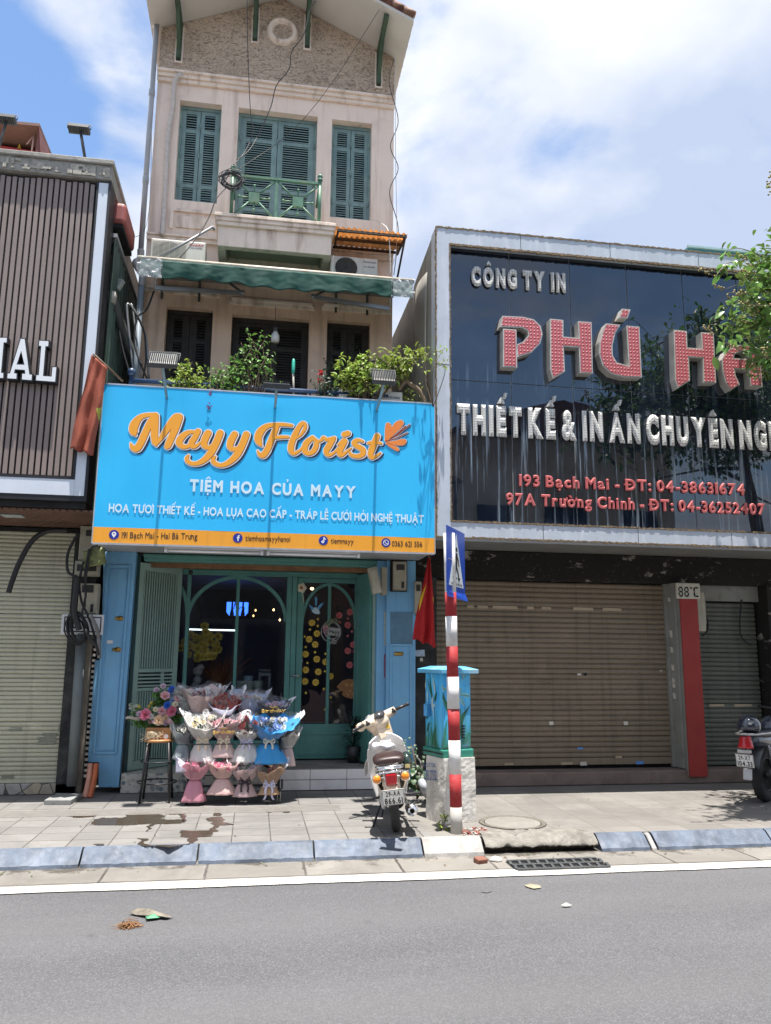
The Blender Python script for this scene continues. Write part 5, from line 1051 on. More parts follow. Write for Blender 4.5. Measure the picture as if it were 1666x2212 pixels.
# loose cables over the facade and the coil on the railing
m_cg = M('grey brown cable',(.06,.055,.055),.6,.2)
cable([P('1',620,0,9.3),P('1',625,300,9.5),P('1',640,650,9.7),P('1',655,760,9.6),P('1',610,880,9.5),P('1',540,960,9.4)],.006,'thin dark cable falling from the roof left of the round vent to the railing',8,m_cg)
cable([P('1',1020,0,9.2),P('1',985,60,9.25),P('1',950,200,9.3),P('1',880,300,9.5),P('1',865,400,9.6),P('1',790,500,9.7),P('1',755,630,9.7),P('1',650,850,9.5),P('1',560,930,9.4)],.007,'dark wavy cable falling past the round vent to the railing',8,m_cg)
cable([P('1',1400,40,9.2),P('1',1150,430,9.6),P('1',960,680,9.7),P('1',800,830,9.6),P('1',560,990,9.4)],.004,'thin slanting wire crossing the upper facade to the railing',8,m_cg)
cable([P('1',1475,350,9.7),P('1',1448,480,9.7),P('1',1500,700,9.7),P('1',1455,850,9.7),P('1',1500,980,9.7),P('1',1450,1120,9.7),P('1',1500,1330,9.7),P('1',1475,1600,9.7)],.006,'loose wavy wire hanging down the right edge of the pink house',10,m_cg)
cable([P('1',1482,310,9.6),P('1',1485,900,9.6),P('1',1492,1400,9.6),P('3',1365,300,9.6)],.004,'straight grey wire down the right edge of the pink house',6,M('light grey wire',(.45,.45,.47),.5))
cable([P('1',1330,1268,9.9),P('1',1430,1320,9.5),P('1',1450,1420,9.4),P('1',1455,1600,9.4)],.005,'white wire looping over the amber corrugated canopy',8,M('white wire',(.65,.65,.65),.5))
cable([P('1',500,1090,9.35),P('1',440,1160,9.3),P('1',400,1260,9.3),P('1',330,1380,9.25),P('1',230,1500,9.2)],.007,'dark cable dropping from the coil past the left air conditioner',8,m_cg)
cable([P('2',600,640,9.8),P('2',690,685,9.9),P('2',750,560,9.9),P('2',765,100,9.95)],.003,'faint thin wire sagging between the green wall and the drain pipe',8,m_cg)
mb = MB(); c_ = P('1',530,1045,9.36)
for k in range(16):
    r1,r2 = rnd.uniform(.085,.16),rnd.uniform(.07,.13); ox,oz = rnd.uniform(-.03,.03),rnd.uniform(-.03,.03); ph = rnd.random()*6
    mb.tube([(c_.x+ox+r1*math.cos(a+ph),c_.y+rnd.uniform(-.004,.004)+.004*k-.03,c_.z+oz+r2*math.sin(a+ph)) for a in [2*math.pi*i/28 for i in range(29)]],.005,5)
tag(mb.build('cable_coil',M('coil cable',(.07,.07,.075),.5,.3)),'tangled dark cable coil hung on the left railing post of the balcony','cable')
# hanging bulb
t = thing('light_bulb',(P('3',765,660,9.7).x,9.7,P('3',765,690,9.7).z),'white light bulb hanging in front of the dark terrace door','light bulb')
p = P('3',765,655,9.7); MB().lathe([(.001,-.115),(.05,-.105),(.055,-.06),(.05,-.01),(.028,.02),(.025,.035)],tuple(p),'Z',16).build('bulb',M('opal bulb',(.7,.7,.68),.3,.03),t); MB().lathe([(.028,.035),(.03,.09),(.008,.1)],tuple(p),'Z',12).tube([p+Vector((0,0,.1)),p+Vector((-.01,.05,.4))],.004,5).build('holder',m_cg,t)
# terrace rail, plants, broom stick, floodlights
t = thing('terrace_railing',(0,9.15,4.3),'blue steel pipe railing along the top of the cyan sign','railing')
m_bst = M('blue painted steel',(.02,.05,.12),.45,.2,5,grime=.4,gcol=(.2,.25,.3))
p,q = P('3',20,880,9.15),P('3',1095,962,9.15); MB().tube([Vector((p.x,9.15,4.70)),Vector((1.5,9.15,4.70))],.026,10).build('top_rail',m_bst,t)
mb = MB(); mb.tube([(p.x+.02,9.15,4.2),(p.x+.02,9.15,4.75)],.024,8); mb.ell((p.x+.02,9.15,4.80),.05,.05,.05,12,8)
for x in (-.45,.55,1.45): mb.tube([(x,9.15,4.2),(x,9.15,4.69)],.015,6); mb.tube([(x,9.15,4.5),(x+.13,9.15,4.68)],.01,5); mb.tube([(x,9.15,4.5),(x-.13,9.15,4.68)],.01,5)
mb.build('post',m_bst,t)
m_fl = M('grey cast lamp body',(.05,.055,.06),.5,.15,6)
m_flf = M('floodlight face',(.35,.38,.40),.2,.1)
FLD = []
def flood(px,py,pole,yl,s,label,tilt):
    c = P('H',px,py,yl); t = thing('floodlight',(c.x,yl,c.z),label,'floodlight','floodlights over the cyan sign')
    mb = MB(); X = Matrix.Translation(c)@Matrix.Rotation(R(tilt),4,'X'); mb.X = X
    w,h = .155*s,.11*s; mb.box(-w,w,-.03,.03,-h,h)
    mb.build('housing',m_fl,t,bevel=.008)
    mb = MB(); mb.X = X
    for i in range(14): x = -w+.012+(2*w-.024)*i/13; mb.box(x-.004,x+.004,-.062,-.031,-h+.01,h-.01)
    mb.build('cooling_fins',M('pale lamp fins',(.06,.065,.07),.8,.2,6,spec=.1),t)
    mb = MB(); mb.X = X; mb.box(-w+.015,w-.015,.0305,.034,-h+.015,h-.015); mb.build('glass',m_flf,t)
    mb = MB(); mb.X = X; mb.tube([(-w-.012,0,0),(-w-.012,.0,h+.06),(w+.012,.0,h+.06),(w+.012,0,0)],.007,6); mb.build('yoke',m_fl,t)
    MB().tube([c+Vector((0,.0,0)),Vector((c.x,yl+.02,c.z-.1)),Vector((c.x,9.0,4.40))],.016,8).build('arm',M('pale blue arm',(.27,.38,.42),.5,.1),t)
    return t
flood(140,190,0,8.42,.98,'grey floodlight on a pale arm at the left end above the cyan sign',-38)
flood(766,330,0,8.42,.95,'low grey floodlight with spiky fins over the middle of the cyan sign',-72)
flood(1358,285,0,8.42,.86,'small dark floodlight on a pale arm in front of the bush and grey unit',-35)
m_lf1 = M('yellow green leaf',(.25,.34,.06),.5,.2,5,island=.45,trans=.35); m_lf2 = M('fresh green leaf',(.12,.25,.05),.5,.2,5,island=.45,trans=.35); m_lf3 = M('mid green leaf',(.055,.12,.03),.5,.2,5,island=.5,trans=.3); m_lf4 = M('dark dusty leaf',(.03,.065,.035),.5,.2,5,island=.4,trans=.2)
m_twig = M('brown twig',(.10,.07,.045),.9,.3,20)
def plant(label, base, tips, mat, ls, nleaf, spread, name='potted_plant', cat='plant', wig=.08, twig=.006, seed=1, grp=None, droop=.3, flowers=None):
    r = random.Random(seed); t = thing(name,base,label,cat,grp); tw = MB(); lf = MB(); B_ = Vector(base)
    for tip in tips:
        tp = Vector(tip); mid = B_.lerp(tp,.5)+Vector((r.uniform(-wig,wig),r.uniform(-wig,wig),r.uniform(0,wig)))
        pts = catmull([B_,mid,tp],8); tw.tube(pts,[twig*(1-.7*i/len(pts)) for i in range(len(pts))],5)
        for k in range(nleaf):
            f = r.uniform(.35,1)**.7; i = min(int(f*(len(pts)-1)),len(pts)-2); q = pts[i].lerp(pts[i+1],r.random())+Vector((r.gauss(0,spread),r.gauss(0,spread),r.gauss(0,spread*.8)))
            d = Vector((r.gauss(0,1),r.gauss(0,1)-.3,r.gauss(.1,.7))); n = Vector((r.gauss(0,.6),r.gauss(-.5,.5),1)); l = ls*r.uniform(.6,1.3)
            lf.leaf(q,d,n,l,l*.55,.2,r.uniform(0,droop*2))
            if k%5 == 0: tw.tube([pts[i],q],.002,3,False)
    tw.build('stem',m_twig,t); lf.build('foliage',mat,t)
    if flowers:
        mb = MB()
        for f in flowers:
            for k in range(14): d = Vector((r.gauss(0,1),r.gauss(0,1),r.gauss(0,1))).normalized(); mb.leaf(Vector(f)+d*.008,d+Vector((0,0,.3)),d.orthogonal(),.035,.035)
        mb.build('flower',M('red petals',(.6,.02,.03),.5,.1,5,island=.3),t)
    return t
def T3(L_,Y): return [P('H',x,y,Y+rnd.uniform(-.12,.12)) for x,y in L_]
pb_ = lambda x,Y: Vector((P('H',x,330,Y).x,Y,4.32))
plant('yellowish leafed shrub beside the left floodlight over the cyan sign',pb_(270,9.13),T3([(200,200),(230,240),(210,300),(260,215),(300,195),(265,280),(340,245),(370,275),(330,300),(300,310),(150,310),(185,290),(290,260),(350,300)],9.13),m_lf1,.062,26,.04,seed=2)
plant('bushy green plant between the yellowish shrub and the tall sapling',pb_(470,9.13),T3([(400,250),(430,230),(400,280),(460,235),(500,225),(540,210),(530,260),(560,265),(590,280),(450,280),(490,290),(520,300),(535,170),(550,200)],9.13),m_lf2,.055,28,.045,seed=3)
plant('tall slender sapling with pale leaf tufts beside the dark terrace door',pb_(640,9.05),T3([(610,40),(630,70),(690,40),(700,75),(570,90),(590,140),(690,110),(650,160),(715,160),(745,185),(630,110),(580,150),(690,200),(735,215),(640,220)],9.1),m_lf2,.062,14,.032,wig=.12,seed=5,twig=.009)
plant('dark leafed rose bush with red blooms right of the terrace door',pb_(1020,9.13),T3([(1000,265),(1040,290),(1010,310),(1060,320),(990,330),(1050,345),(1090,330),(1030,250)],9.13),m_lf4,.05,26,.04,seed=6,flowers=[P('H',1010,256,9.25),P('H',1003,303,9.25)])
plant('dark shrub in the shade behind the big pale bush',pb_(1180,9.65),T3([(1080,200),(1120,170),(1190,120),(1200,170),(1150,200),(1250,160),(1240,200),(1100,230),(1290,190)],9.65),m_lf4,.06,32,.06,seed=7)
plant('big pale green bush over the grey unit reaching right across the frame',pb_(1250,9.05),T3([(1120,180),(1110,270),(1160,220),(1180,280),(1200,190),(1230,160),(1250,230),(1280,150),(1300,230),(1330,130),(1350,170),(1360,220),(1400,160),(1420,120),(1390,230),(1440,170),(1480,165),(1460,240),(1500,220),(1525,130),(1545,160),(1600,115),(1610,150),(1150,250),(1200,260),(1260,265),(1310,255)],9.07),m_lf1,.078,34,.042,wig=.15,seed=8,name='bush',twig=.01)
plant('thin sprig of small leaves in front of the silver sign frame',Vector((2.0,8.85,4.5)),[P('5',30,640,8.8),P('5',70,610,8.78),P('5',120,630,8.75),P('5',150,690,8.75),P('5',145,610,8.75),P('5',110,680,8.76)],m_lf1,.05,9,.035,wig=.2,seed=9,name='sprig',twig=.006)
plant('weedy creeper behind the bent root at the right end of the cyan sign',pb_(1520,9.2),T3([(1480,340),(1500,380),(1540,330),(1550,410),(1520,420),(1470,400),(1510,350),(1490,420)],9.2),m_lf1,.05,18,.035,seed=10)
cable([P('H',1440,350,9.15),P('H',1480,300,9.1),P('H',1500,315,9.1),P('H',1550,350,9.1),P('H',1580,400,9.1),P('H',1590,440,9.1)],.028,'bent bare brown branch at the right end of the cyan sign',6,M('bark',(.20,.15,.10),.9,.3,20,.6,40),'branch','branch')
t = thing('broom_stick',tuple(P('H',860,345,9.3)),'upright broom stick with turquoise handle end behind the sign','broom'); MB().tube([P('H',862,420,9.3),P('H',858,240,9.3)],.012,8).build('stick',M('pale stick',(.4,.38,.35),.6),t); MB().lathe([(.018,0),(.021,.05),(.02,.16),(.012,.19),(.001,.195)],tuple(P('H',858,262,9.3)),'Z',10).build('handle_end',M('turquoise plastic',(.05,.48,.35),.4),t)
t = thing('floodlight',tuple(P('2',395,140,9.2)),'dark floodlight on a thin post on the roof left of the pink house','floodlight','floodlights over the slat sign')
def roofflood(c,base,t):
    mb = MB(); X = Matrix.Translation(c)@Matrix.Rotation(R(75),4,'X'); mb.X = X; mb.box(-.125,.125,-.03,.02,-.06,.06)
    for i in range(12): x = -.115+.23*i/11; mb.box(x-.003,x+.003,-.05,-.0305,-.05,.05)
    mb.build('housing',m_fl,t,bevel=.006); mb = MB(); mb.tube([c+Vector((.02,0,-.03)),base],.018,8); mb.build('post',m_fl,t); mb = MB(); mb.tube([c+Vector((.135,0,0)),c+Vector((.135,.03,.08)),c+Vector((-.135,.03,.08)),c+Vector((-.135,0,0))],.007,5); mb.build('yoke',m_fl,t)
roofflood(P('2',398,142,9.2),P('2',428,290,9.2),t)
t = thing('floodlight',tuple(P('2',30,88,9.2)),'dark floodlight cut by the left edge above the slat sign','floodlight','floodlights over the slat sign'); roofflood(P('2',25,92,9.2),P('2',-10,250,9.2),t)
t = thing('soffit_lamp',tuple(P('E',95,85,9.3)),'small grey floodlight hung under the brown slat soffit','lamp'); c = P('E',95,80,9.3)
bx(c.x-.12,c.x+.12,9.2,9.4,c.z-.03,c.z+.03).build('housing',m_fl,t,bevel=.01); bx(c.x-.11,c.x+.11,9.21,9.39,c.z-.036,c.z-.0305).build('glass',M('dull lamp glass',(.5,.55,.52),.3),t); MB().tube([c+Vector((-.13,0,0)),c+Vector((-.13,0,.12)),c+Vector((.13,0,.12)),c+Vector((.13,0,0))],.008,5).build('yoke',m_fl,t)
# pipes and cables between slat sign and pink house
t = thing('vent_pipe',tuple(P('2',560,980,9.6)),'thick grey pipe with capped top slanting beside the slat sign','pipe')
mb = MB(); mb.tube(catmull([P('2',562,965,9.4),P('2',575,1010,9.5),P('2',610,1130,9.7),P('2',660,1260,9.85),P('2',700,1340,9.9)],5),.055,12); mb.build('pipe',M('dark pipe',(.10,.105,.10),.6,.2),t); MB().lathe([(.062,-.09),(.066,0),(.05,.05),(.001,.07)],tuple(P('2',560,985,9.38)),'Z',14).build('cap',M('pale pipe cap',(.4,.39,.36),.6),t)
a = P('2',590,925,9.6); mb = MB(); mb.X = Matrix.Translation(a)@Matrix.Rotation(R(25),4,'Y')@Matrix.Rotation(R(-30),4,'Z'); mb.box(-.08,.08,-.03,.03,-.07,.07); tag(mb.build('junction_box',M('pale grey box',(.42,.44,.41),.6,.1),bevel=.01),'tilted pale grey box above the capped pipe','box')
t = thing('conduit_frame',tuple(P('2',660,1380,9.6)),'bent dark steel conduit frame rising behind the left end of the sign','frame')
MB().tube(catmull([P('2',675,1400,9.55),P('2',640,1060,9.6),P('2',655,1035,9.62),P('2',690,1080,9.65),P('2',735,1200,9.7),P('2',750,1400,9.7)],6),.016,8).tube(catmull([P('2',710,1400,9.5),P('2',670,1060,9.6),P('2',655,1030,9.62)],6),.012,8).build('tube',M('dull conduit',(.22,.23,.24),.4,.2,metal=.5),t)
for k,(aa,lb) in enumerate((([(650,1025),(720,1140),(735,1300),(720,1400)],'black cable arching over the conduit frame beside the green wall'),([(775,960),(740,1050),(690,1100),(680,1240),(740,1400)],'black cable sagging from the awning end to the terrace'),([(600,1160),(620,1260),(640,1330),(660,1400)],'frayed dark cable beside the capped pipe'))): cable([P('2',x,y,9.5) for x,y in aa],.012,lb)
# flags
def flag(name, k, outl, Y, mat, label, starcol, starpts, fold, pole, amp=.05, folds=3):
    t = thing(name,tuple(P(k,*outl[0],Y)),label,'flag'); (tl,tr,br,bl) = [P(k,*q,Y) for q in outl]
    def f(u,v):
        p = tl.lerp(tr,u).lerp(bl.lerp(br,u),v); w = math.sin(u*math.pi*folds*2+v*1.4)*amp*(.25+.75*v)+.02*mnoise.noise((u*3,v*4,2)); return p+Vector((.012*math.sin(v*7+u*5)*v,w,.015*math.sin(u*math.pi*2*folds)*v))
    MB().grid(f,48,40).build('cloth',mat,t,solid=.0015)
    if starpts:
        mb = MB()
        for tri in starpts:
            pts = []
            mb.grid(lambda u,v: (lambda a: f(*a)-Vector((0,.004,0)))((tri[0][0]+(tri[1][0]-tri[0][0])*u*(1-v)+(tri[2][0]-tri[0][0])*v, tri[0][1]+(tri[1][1]-tri[0][1])*u*(1-v)+(tri[2][1]-tri[0][1])*v)),8,8)
        mb.build('star',starcol,t)
    MB().tube([P(k,*pole[0],Y),P(k,*pole[1])],.012,8).build('pole',M('wooden flag pole',(.12,.08,.05),.7,.2),t)
    return t
m_fr = M('faded red cloth',(.42,.115,.07),.85,.2,2,.2,30,trans=.3,streak=.4,scol=(.26,.085,.06),ssc=(5,5,.8)); m_fr2 = M('red flag cloth',(.50,.018,.02),.8,.12,2,.1,30,trans=.25); m_yel = M('yellow star cloth',(.65,.42,.02),.8); m_yel2 = M('faded yellow cloth',(.40,.38,.06),.8,.2)
flag('flag','2',[(462,1278),(540,1345),(470,1785),(345,1752)],8.82,m_fr,'faded orange red flag drooping between slat sign and cyan sign',m_yel2,[((.78,.5),(1.,.46),(1.,.62)),((.80,.52),(.95,.58),(1.,.5))],3,((470,1276),(620,1415,8.95)),.035,2)
flag('flag','7',[(1150,125),(1165,125),(1215,750),(1042,700)],9.3,m_fr2,'bright red flag with yellow star hanging beside the striped pole',m_yel,[((.02,.5),(.30,.30),(.12,.66)),((.84,.44),(.98,.46),(.93,.53))],3,((1135,60),(1165,140,9.3)),.05,2)
# left side: meters, cables, pipes
def meter(k, tl, br, Y, label, win):
    a,b2 = P(k,*tl,Y),P(k,*br,Y); t = thing('meter_box',((a.x+b2.x)/2,Y,b2.z),label,'meter box'); bx(a.x,b2.x,Y,Y+.14,b2.z,a.z).build('housing',m_box,t,bevel=.01)
    w,h = b2.x-a.x,a.z-b2.z
    for (u0,u1,v0,v1) in win:
        bx(a.x+w*u0,a.x+w*u1,Y-.006,Y-.001,b2.z+h*v0,b2.z+h*v1).build('window',M('dark meter window',(.04,.04,.035),.3,.2),t,bevel=.002)
    bx(a.x+w*.03,a.x+w*.97,Y-.003,Y-.0005,b2.z+h*.02,b2.z+h*.03).build('seam',m_dark,t); return t
meter('E',(568,165),(690,415),9.62,'tall cream meter box at the top of the left cable bundle',[(.3,.85,.70,.88)])
meter('E',(530,412),(690,520),9.60,'wide double window meter box under the tall cream one',[(.1,.42,.3,.75),(.55,.92,.3,.8)])
meter('E',(560,572),(682,790),9.66,'lower cream meter box above the white number board',[(.15,.75,.7,.95),(.65,.8,.06,.32)])
meter('7',(905,150),(1000,355),9.76,'cream meter box recessed at the top of the right blue pilaster',[(.25,.85,.7,.9),(.62,.82,.08,.3)])
bx(P('7',885,150,9.79).x,P('7',1003,150,9.79).x,9.778,9.798,P('7',900,362,9.79).z,P('7',900,145,9.79).z).build('meter_niche',m_dark,rp)
meter('7',(1058,290),(1105,520),9.75,'narrow cream meter box half hidden behind the red flag',[(.2,.8,.7,.9)])
a = P('7',775,285,9.55); mb = MB(); mb.X = Matrix.Translation(a)@Matrix.Rotation(R(-12),4,'Y'); mb.box(-.055,.055,-.06,.06,-.16,.16); mb.box(-.04,.04,-.075,-.0605,-.12,.13); tag(mb.build('meter_box',m_box,bevel=.012),'tilted grey meter box hanging left of the right blue pilaster','meter box')
bx(P('7',825,200,9.7).x,P('7',860,200,9.7).x,9.66,9.8,P('7',840,385,9.7).z,P('7',840,195,9.7).z).build('conduit_box',m_box,rp)
t = thing('number_board',tuple(P('E',578,935,9.58)),'white number board with black border behind the cable coil','sign'); a,b2 = P('E',437,790,9.58),P('E',724,937,9.58)
bx(a.x,b2.x,9.58,9.595,b2.z,a.z).build('board',M('white board',(.66,.66,.66),.4,.05,3),t,bevel=.003)
mb = MB(); x0,x1,z0,z1 = a.x+.03,b2.x-.025,b2.z+.03,a.z-.025
for q in ((x0,x1,z0,z0+.012),(x0,x1,z1-.012,z1),(x0,x0+.012,z0+.012,z1-.012),(x1-.012,x1,z0+.012,z1-.012)): mb.box(q[0],q[1],9.5775,9.5795,q[2],q[3])
cx_ = P('E',515,870,9.58).x; cz_ = P('E',515,890,9.58).z; mb.box(cx_-.02,cx_+.006,9.5775,9.5795,cz_,cz_+.11); mb.box(cx_-.04,cx_+.04,9.5775,9.5795,cz_,cz_+.018); mb.build('border_and_digit',m_dark,t)
for i,(aa,r,lb) in enumerate((([(480,200),(340,205),(230,270),(140,420),(85,560),(60,640)],.030,'thick black cable curving across the pale green shutter'),([(560,215),(510,290),(475,380),(480,490),(540,525)],.017,'black cable bowing left of the meter boxes'),([(590,420),(560,560),(575,700),(620,800),(660,920),(700,1090)],.014,'black cable running down over the lower meter box'),([(630,330),(600,500),(605,650),(580,780),(590,850)],.013,'black cable between the two meter boxes'),([(700,310),(640,330),(620,450),(605,560),(600,740)],.01,'thin dark cable from the sign corner down the meter boxes'),([(545,530),(535,640),(525,780),(560,900)],.035,'thick black trunk cable beside the lower meter box'),([(640,800),(690,920),(700,1100)],.022,'grey ribbed cable sweeping down to the blue pilaster'),([(600,900),(640,970),(680,1020),(695,1080)],.02,'black cable end lying against the blue pilaster edge'))): cable([P('E',x,y,9.5-.012*i) for x,y in aa],r,lb,8,m_cable if i != 6 else M('ribbed grey cable',(.16,.155,.15),.7,.3,30))
mb = MB(); c_ = P('E',540,890,9.44)
for k in range(9):
    r1,r2 = rnd.uniform(.075,.11),rnd.uniform(.14,.19); ox = rnd.uniform(-.03,.04); oz = rnd.uniform(-.02,.02)
    mb.tube([(c_.x+ox+r1*math.cos(a)+.25*(-.1)*math.sin(a),c_.y+.006*k,c_.z+oz+r2*math.sin(a)) for a in [2*math.pi*i/28 for i in range(29)]],.009,6)
tag(mb.build('cable_coil',m_cable),'black cable coil hanging over the white number board','cable')
a = P('E',655,390,9.48); mb = MB(); mb.grid(lambda u,v: a+Vector(((u-.5)*.24+.03*v,.03*mnoise.noise((u*4,v*4,3)),(.5-v)*.2+.06*(u-.5)+.02*mnoise.noise((u*5,v*5,8)))),10,10); tag(mb.build('plastic_sheet',M('olive plastic sheet',(.17,.19,.07),.5,.3,8),solid=.003),'crumpled olive plastic sheet tied to the cables by the sign corner','plastic sheet')
t = thing('stand_pipe',(P('E',550,1500,9.6).x,9.6,0),'thick grey vertical pipe beside the pale green shutter','pipe'); MB().tube([P('E',575,930,9.62),P('E',505,2000,9.62)],.055,14).build('pipe',M('grey stand pipe',(.13,.15,.15),.6,.2,3,streak=.4,scol=(.06,.06,.06)),t)
t = thing('concrete_post',(P('E',580,1900,9.7).x,9.7,0),'narrow brown cement post between the grey pipe and blue pilaster','post'); mb = MB(); mb.hexa([P('E',535,2050,9.7),P('E',570,2050,9.7),P('E',650,945,9.7),P('E',612,945,9.7)]+[p+Vector((0,.08,0)) for p in (P('E',535,2050,9.7),P('E',570,2050,9.7),P('E',650,945,9.7),P('E',612,945,9.7))]); mb.build('post',M('brown cement',(.17,.145,.115),.9,.3,6,.4,40,streak=.5,scol=(.07,.06,.05)),t)
bx(-2.15,-1.88,9.80,10.2,0.003,2.98).build('dark_recess_wall',m_blk2,BL)

for i in range(24):
    f = i/24; p = P('E',668-72*f,1030+930*f,9.72); bx(p.x-.016,p.x+.016,9.72,9.74,p.z-.03,p.z).build('edge_brick',M('pale brick edge',(.30,.28,.25),.9,.3,20),BL)
def conduit(zx0,zx1,label,col):
    p,q = P('E',zx1,2088,9.55),P('E',zx0,1845,9.68); p.z = .0; n = 44; pts = [p.lerp(q,i/n)+Vector((.012*math.sin(i/n*3),0,0)) for i in range(n+1)]
    o = MB().tube(pts,[.029+(.005 if i%2 else -.003) for i in range(n+1)],12).build('corrugated_conduit',col); tag(o,label,'conduit','corrugated conduits by the blue pilaster')
conduit(636,597,'pale faded orange corrugated conduit beside the blue pilaster',M('faded orange plastic',(.55,.27,.19),.6,.15,8)); conduit(678,632,'bright orange corrugated conduit touching the blue pilaster',M('orange plastic',(.50,.13,.045),.55,.15,8))
c = G('E',440,2075,.03); mb = MB(); mb.hexa([G('E',312,2100,.05),G('E',500,2100,.05),G('E',578,2055,.05),G('E',400,2050,.05)][::1]+[p-Vector((0,0,.05)) for p in [G('E',312,2100,.05),G('E',500,2100,.05),G('E',578,2055,.05),G('E',400,2050,.05)]]); tag(mb.build('paving_slab',M('loose grey slab',(.22,.225,.22),.85,.15,5,.3,50),bevel=.006),'loose grey paving slab lying in front of the left plinth','slab')
# small black green post face with stickers right of the right pilaster
mb = MB(); mb.quad(*[P('7',x,y,9.925) for x,y in ((1062,815),(1128,815),(1125,768),(1060,772))]); mb.build('sticker',M('blue white sticker',(.42,.52,.62),.5,.3,40),B); mb = MB(); mb.quad(*[P('7',x,y,9.925) for x,y in ((1095,850),(1115,850),(1112,825),(1092,828))]); mb.build('sticker',m_pap,B)
for y0,y1,mm in ((800,965,M('red blue strip',(.22,.05,.12),.5,.5,60)),(500,740,M('faded print strip',(.35,.40,.36),.7,.4,50))):
    mb = MB(); mb.prism([P('7',x,y,9.84) for x,y in ((842,y1),(863,y1),(863,y0),(842,y0))],(0,.006,0)); mb.build('pasted_strip',mm,rp)
# ------------------------------------------------------------------ striped pole with crossing sign
t = thing('sign_pole',(1.873,7.35,0),'red and white striped steel pole standing at the kerb by the painted cabinet','pole')
bands = [(1360,1490,'0')]
m_pw = M('white pole paint',(.66,.66,.66),.75,.06,6,.1,50,grime=.3,gcol=(.35,.33,.3),gsc=9); m_pr = M('red pole paint',(.32,.018,.022),.72,.1,5,.1,50,grime=.15,gcol=(.6,.3,.3),gsc=14); m_pg = M('bare grey pole foot',(.42,.41,.39),.6,.12,6,grime=.4,gcol=(.25,.24,.22))
bot = Vector((1.873,7.35,0)); top = Vector((1.815,7.35,2.74)); zs = [0]+[P('8',140,y,7.35).z for y in (1352,1193,1030,878,724,577,432)]+[2.17,2.74]
def pp_(z): return bot.lerp(top,z/2.74)
for i,(a,b2) in enumerate(zip(zs,zs[1:])): MB().tube([pp_(a+.0005),pp_(b2)],.0545 if i != 4 else .0575,20).build('pole_band',m_pg if i == 0 else (m_pr if i%2 else m_pw) if i < 8 else m_pw,t)
t = thing('crossing_sign',(1.93,7.5,2.16),'blue pedestrian crossing sign seen almost edge on at the top of the striped pole','road sign')
A_,B_2 = P('0',965,1280,7.14),P('0',1005,1293,7.66); A1,B1 = P('0',965,1133,7.14),P('0',1003,1150,7.66)
A1.x,B1.x = A_.x,B_2.x; A1.y = A_.y; B1.y = B_2.y; A_.z = B_2.z = 2.17; A1.z = B1.z = 2.79
e = (B_2-A_); wl = e.length; e.normalize(); nrm = Vector((e.y,-e.x,0))
if nrm.y > 0: nrm = -nrm
def sg(u,v,d=0.): return A_+e*wl*u+Vector((0,0,(A1.z-A_.z)*v))+nrm*d
mb = MB(); mb.hexa([sg(0,0),sg(1,0),sg(1,1),sg(0,1),sg(0,0,-.003),sg(1,0,-.003),sg(1,1,-.003),sg(0,1,-.003)]); mb.hexa([sg(0,-.07,.004),sg(1,-.10,.03),sg(1,.02,.004),sg(0,.02,.004),sg(0,-.07,.002),sg(1,-.10,.028),sg(1,.02,.002),sg(0,.02,.002)])
mb.build('blue_plate',M('blue reflective sheet',(.015,.075,.46),.35,.08,3,coat=.3),t)
mb = MB(); mb.prism([sg(.12,.10,.002),sg(.90,.10,.002),sg(.51,.93,.002)],nrm*.001); mb.build('white_triangle',M('white reflective sheet',(.62,.68,.72),.4,.05),t)
mb = MB()
def man(pts,w):
    for (a,b2),(c,d) in zip(pts,pts[1:]):
        p,q = sg(a,b2,.0045),sg(c,d,.0045); dd = (q-p).normalized(); nn = nrm.cross(dd)*w*.5; mb.hexa([p-nn,q-nn,q+nn,p+nn]+[x+nrm*.0015 for x in (p-nn,q-nn,q+nn,p+nn)])
man([(.51,.62),(.50,.42)],.055); man([(.50,.42),(.40,.24),(.38,.20)],.03); man([(.50,.42),(.60,.30),(.64,.19)],.03); man([(.51,.60),(.40,.50),(.38,.40)],.02); man([(.51,.60),(.61,.52),(.64,.42)],.02)
for k in range(10): a = k*.628; man([(.51+.012*math.cos(a),.68+.012*math.sin(a)),(.51+.05*math.cos(a),.68+.03*math.sin(a))],.018)
for k in range(7): man([(.24+k*.085,.135),(.28+k*.085,.135)],.022)
for k in range(5): man([(.30+k*.09,.23),(.335+k*.09,.23)],.018)
mb.build('pedestrian_symbol',m_dark,t); mb = MB(); mb.tube([sg(.1,.5,-.01),sg(.3,.5,-.01)],.012,6); mb.box(1.775,1.80,7.30,7.40,2.62,2.66); mb.build('clamp',m_steel,t)
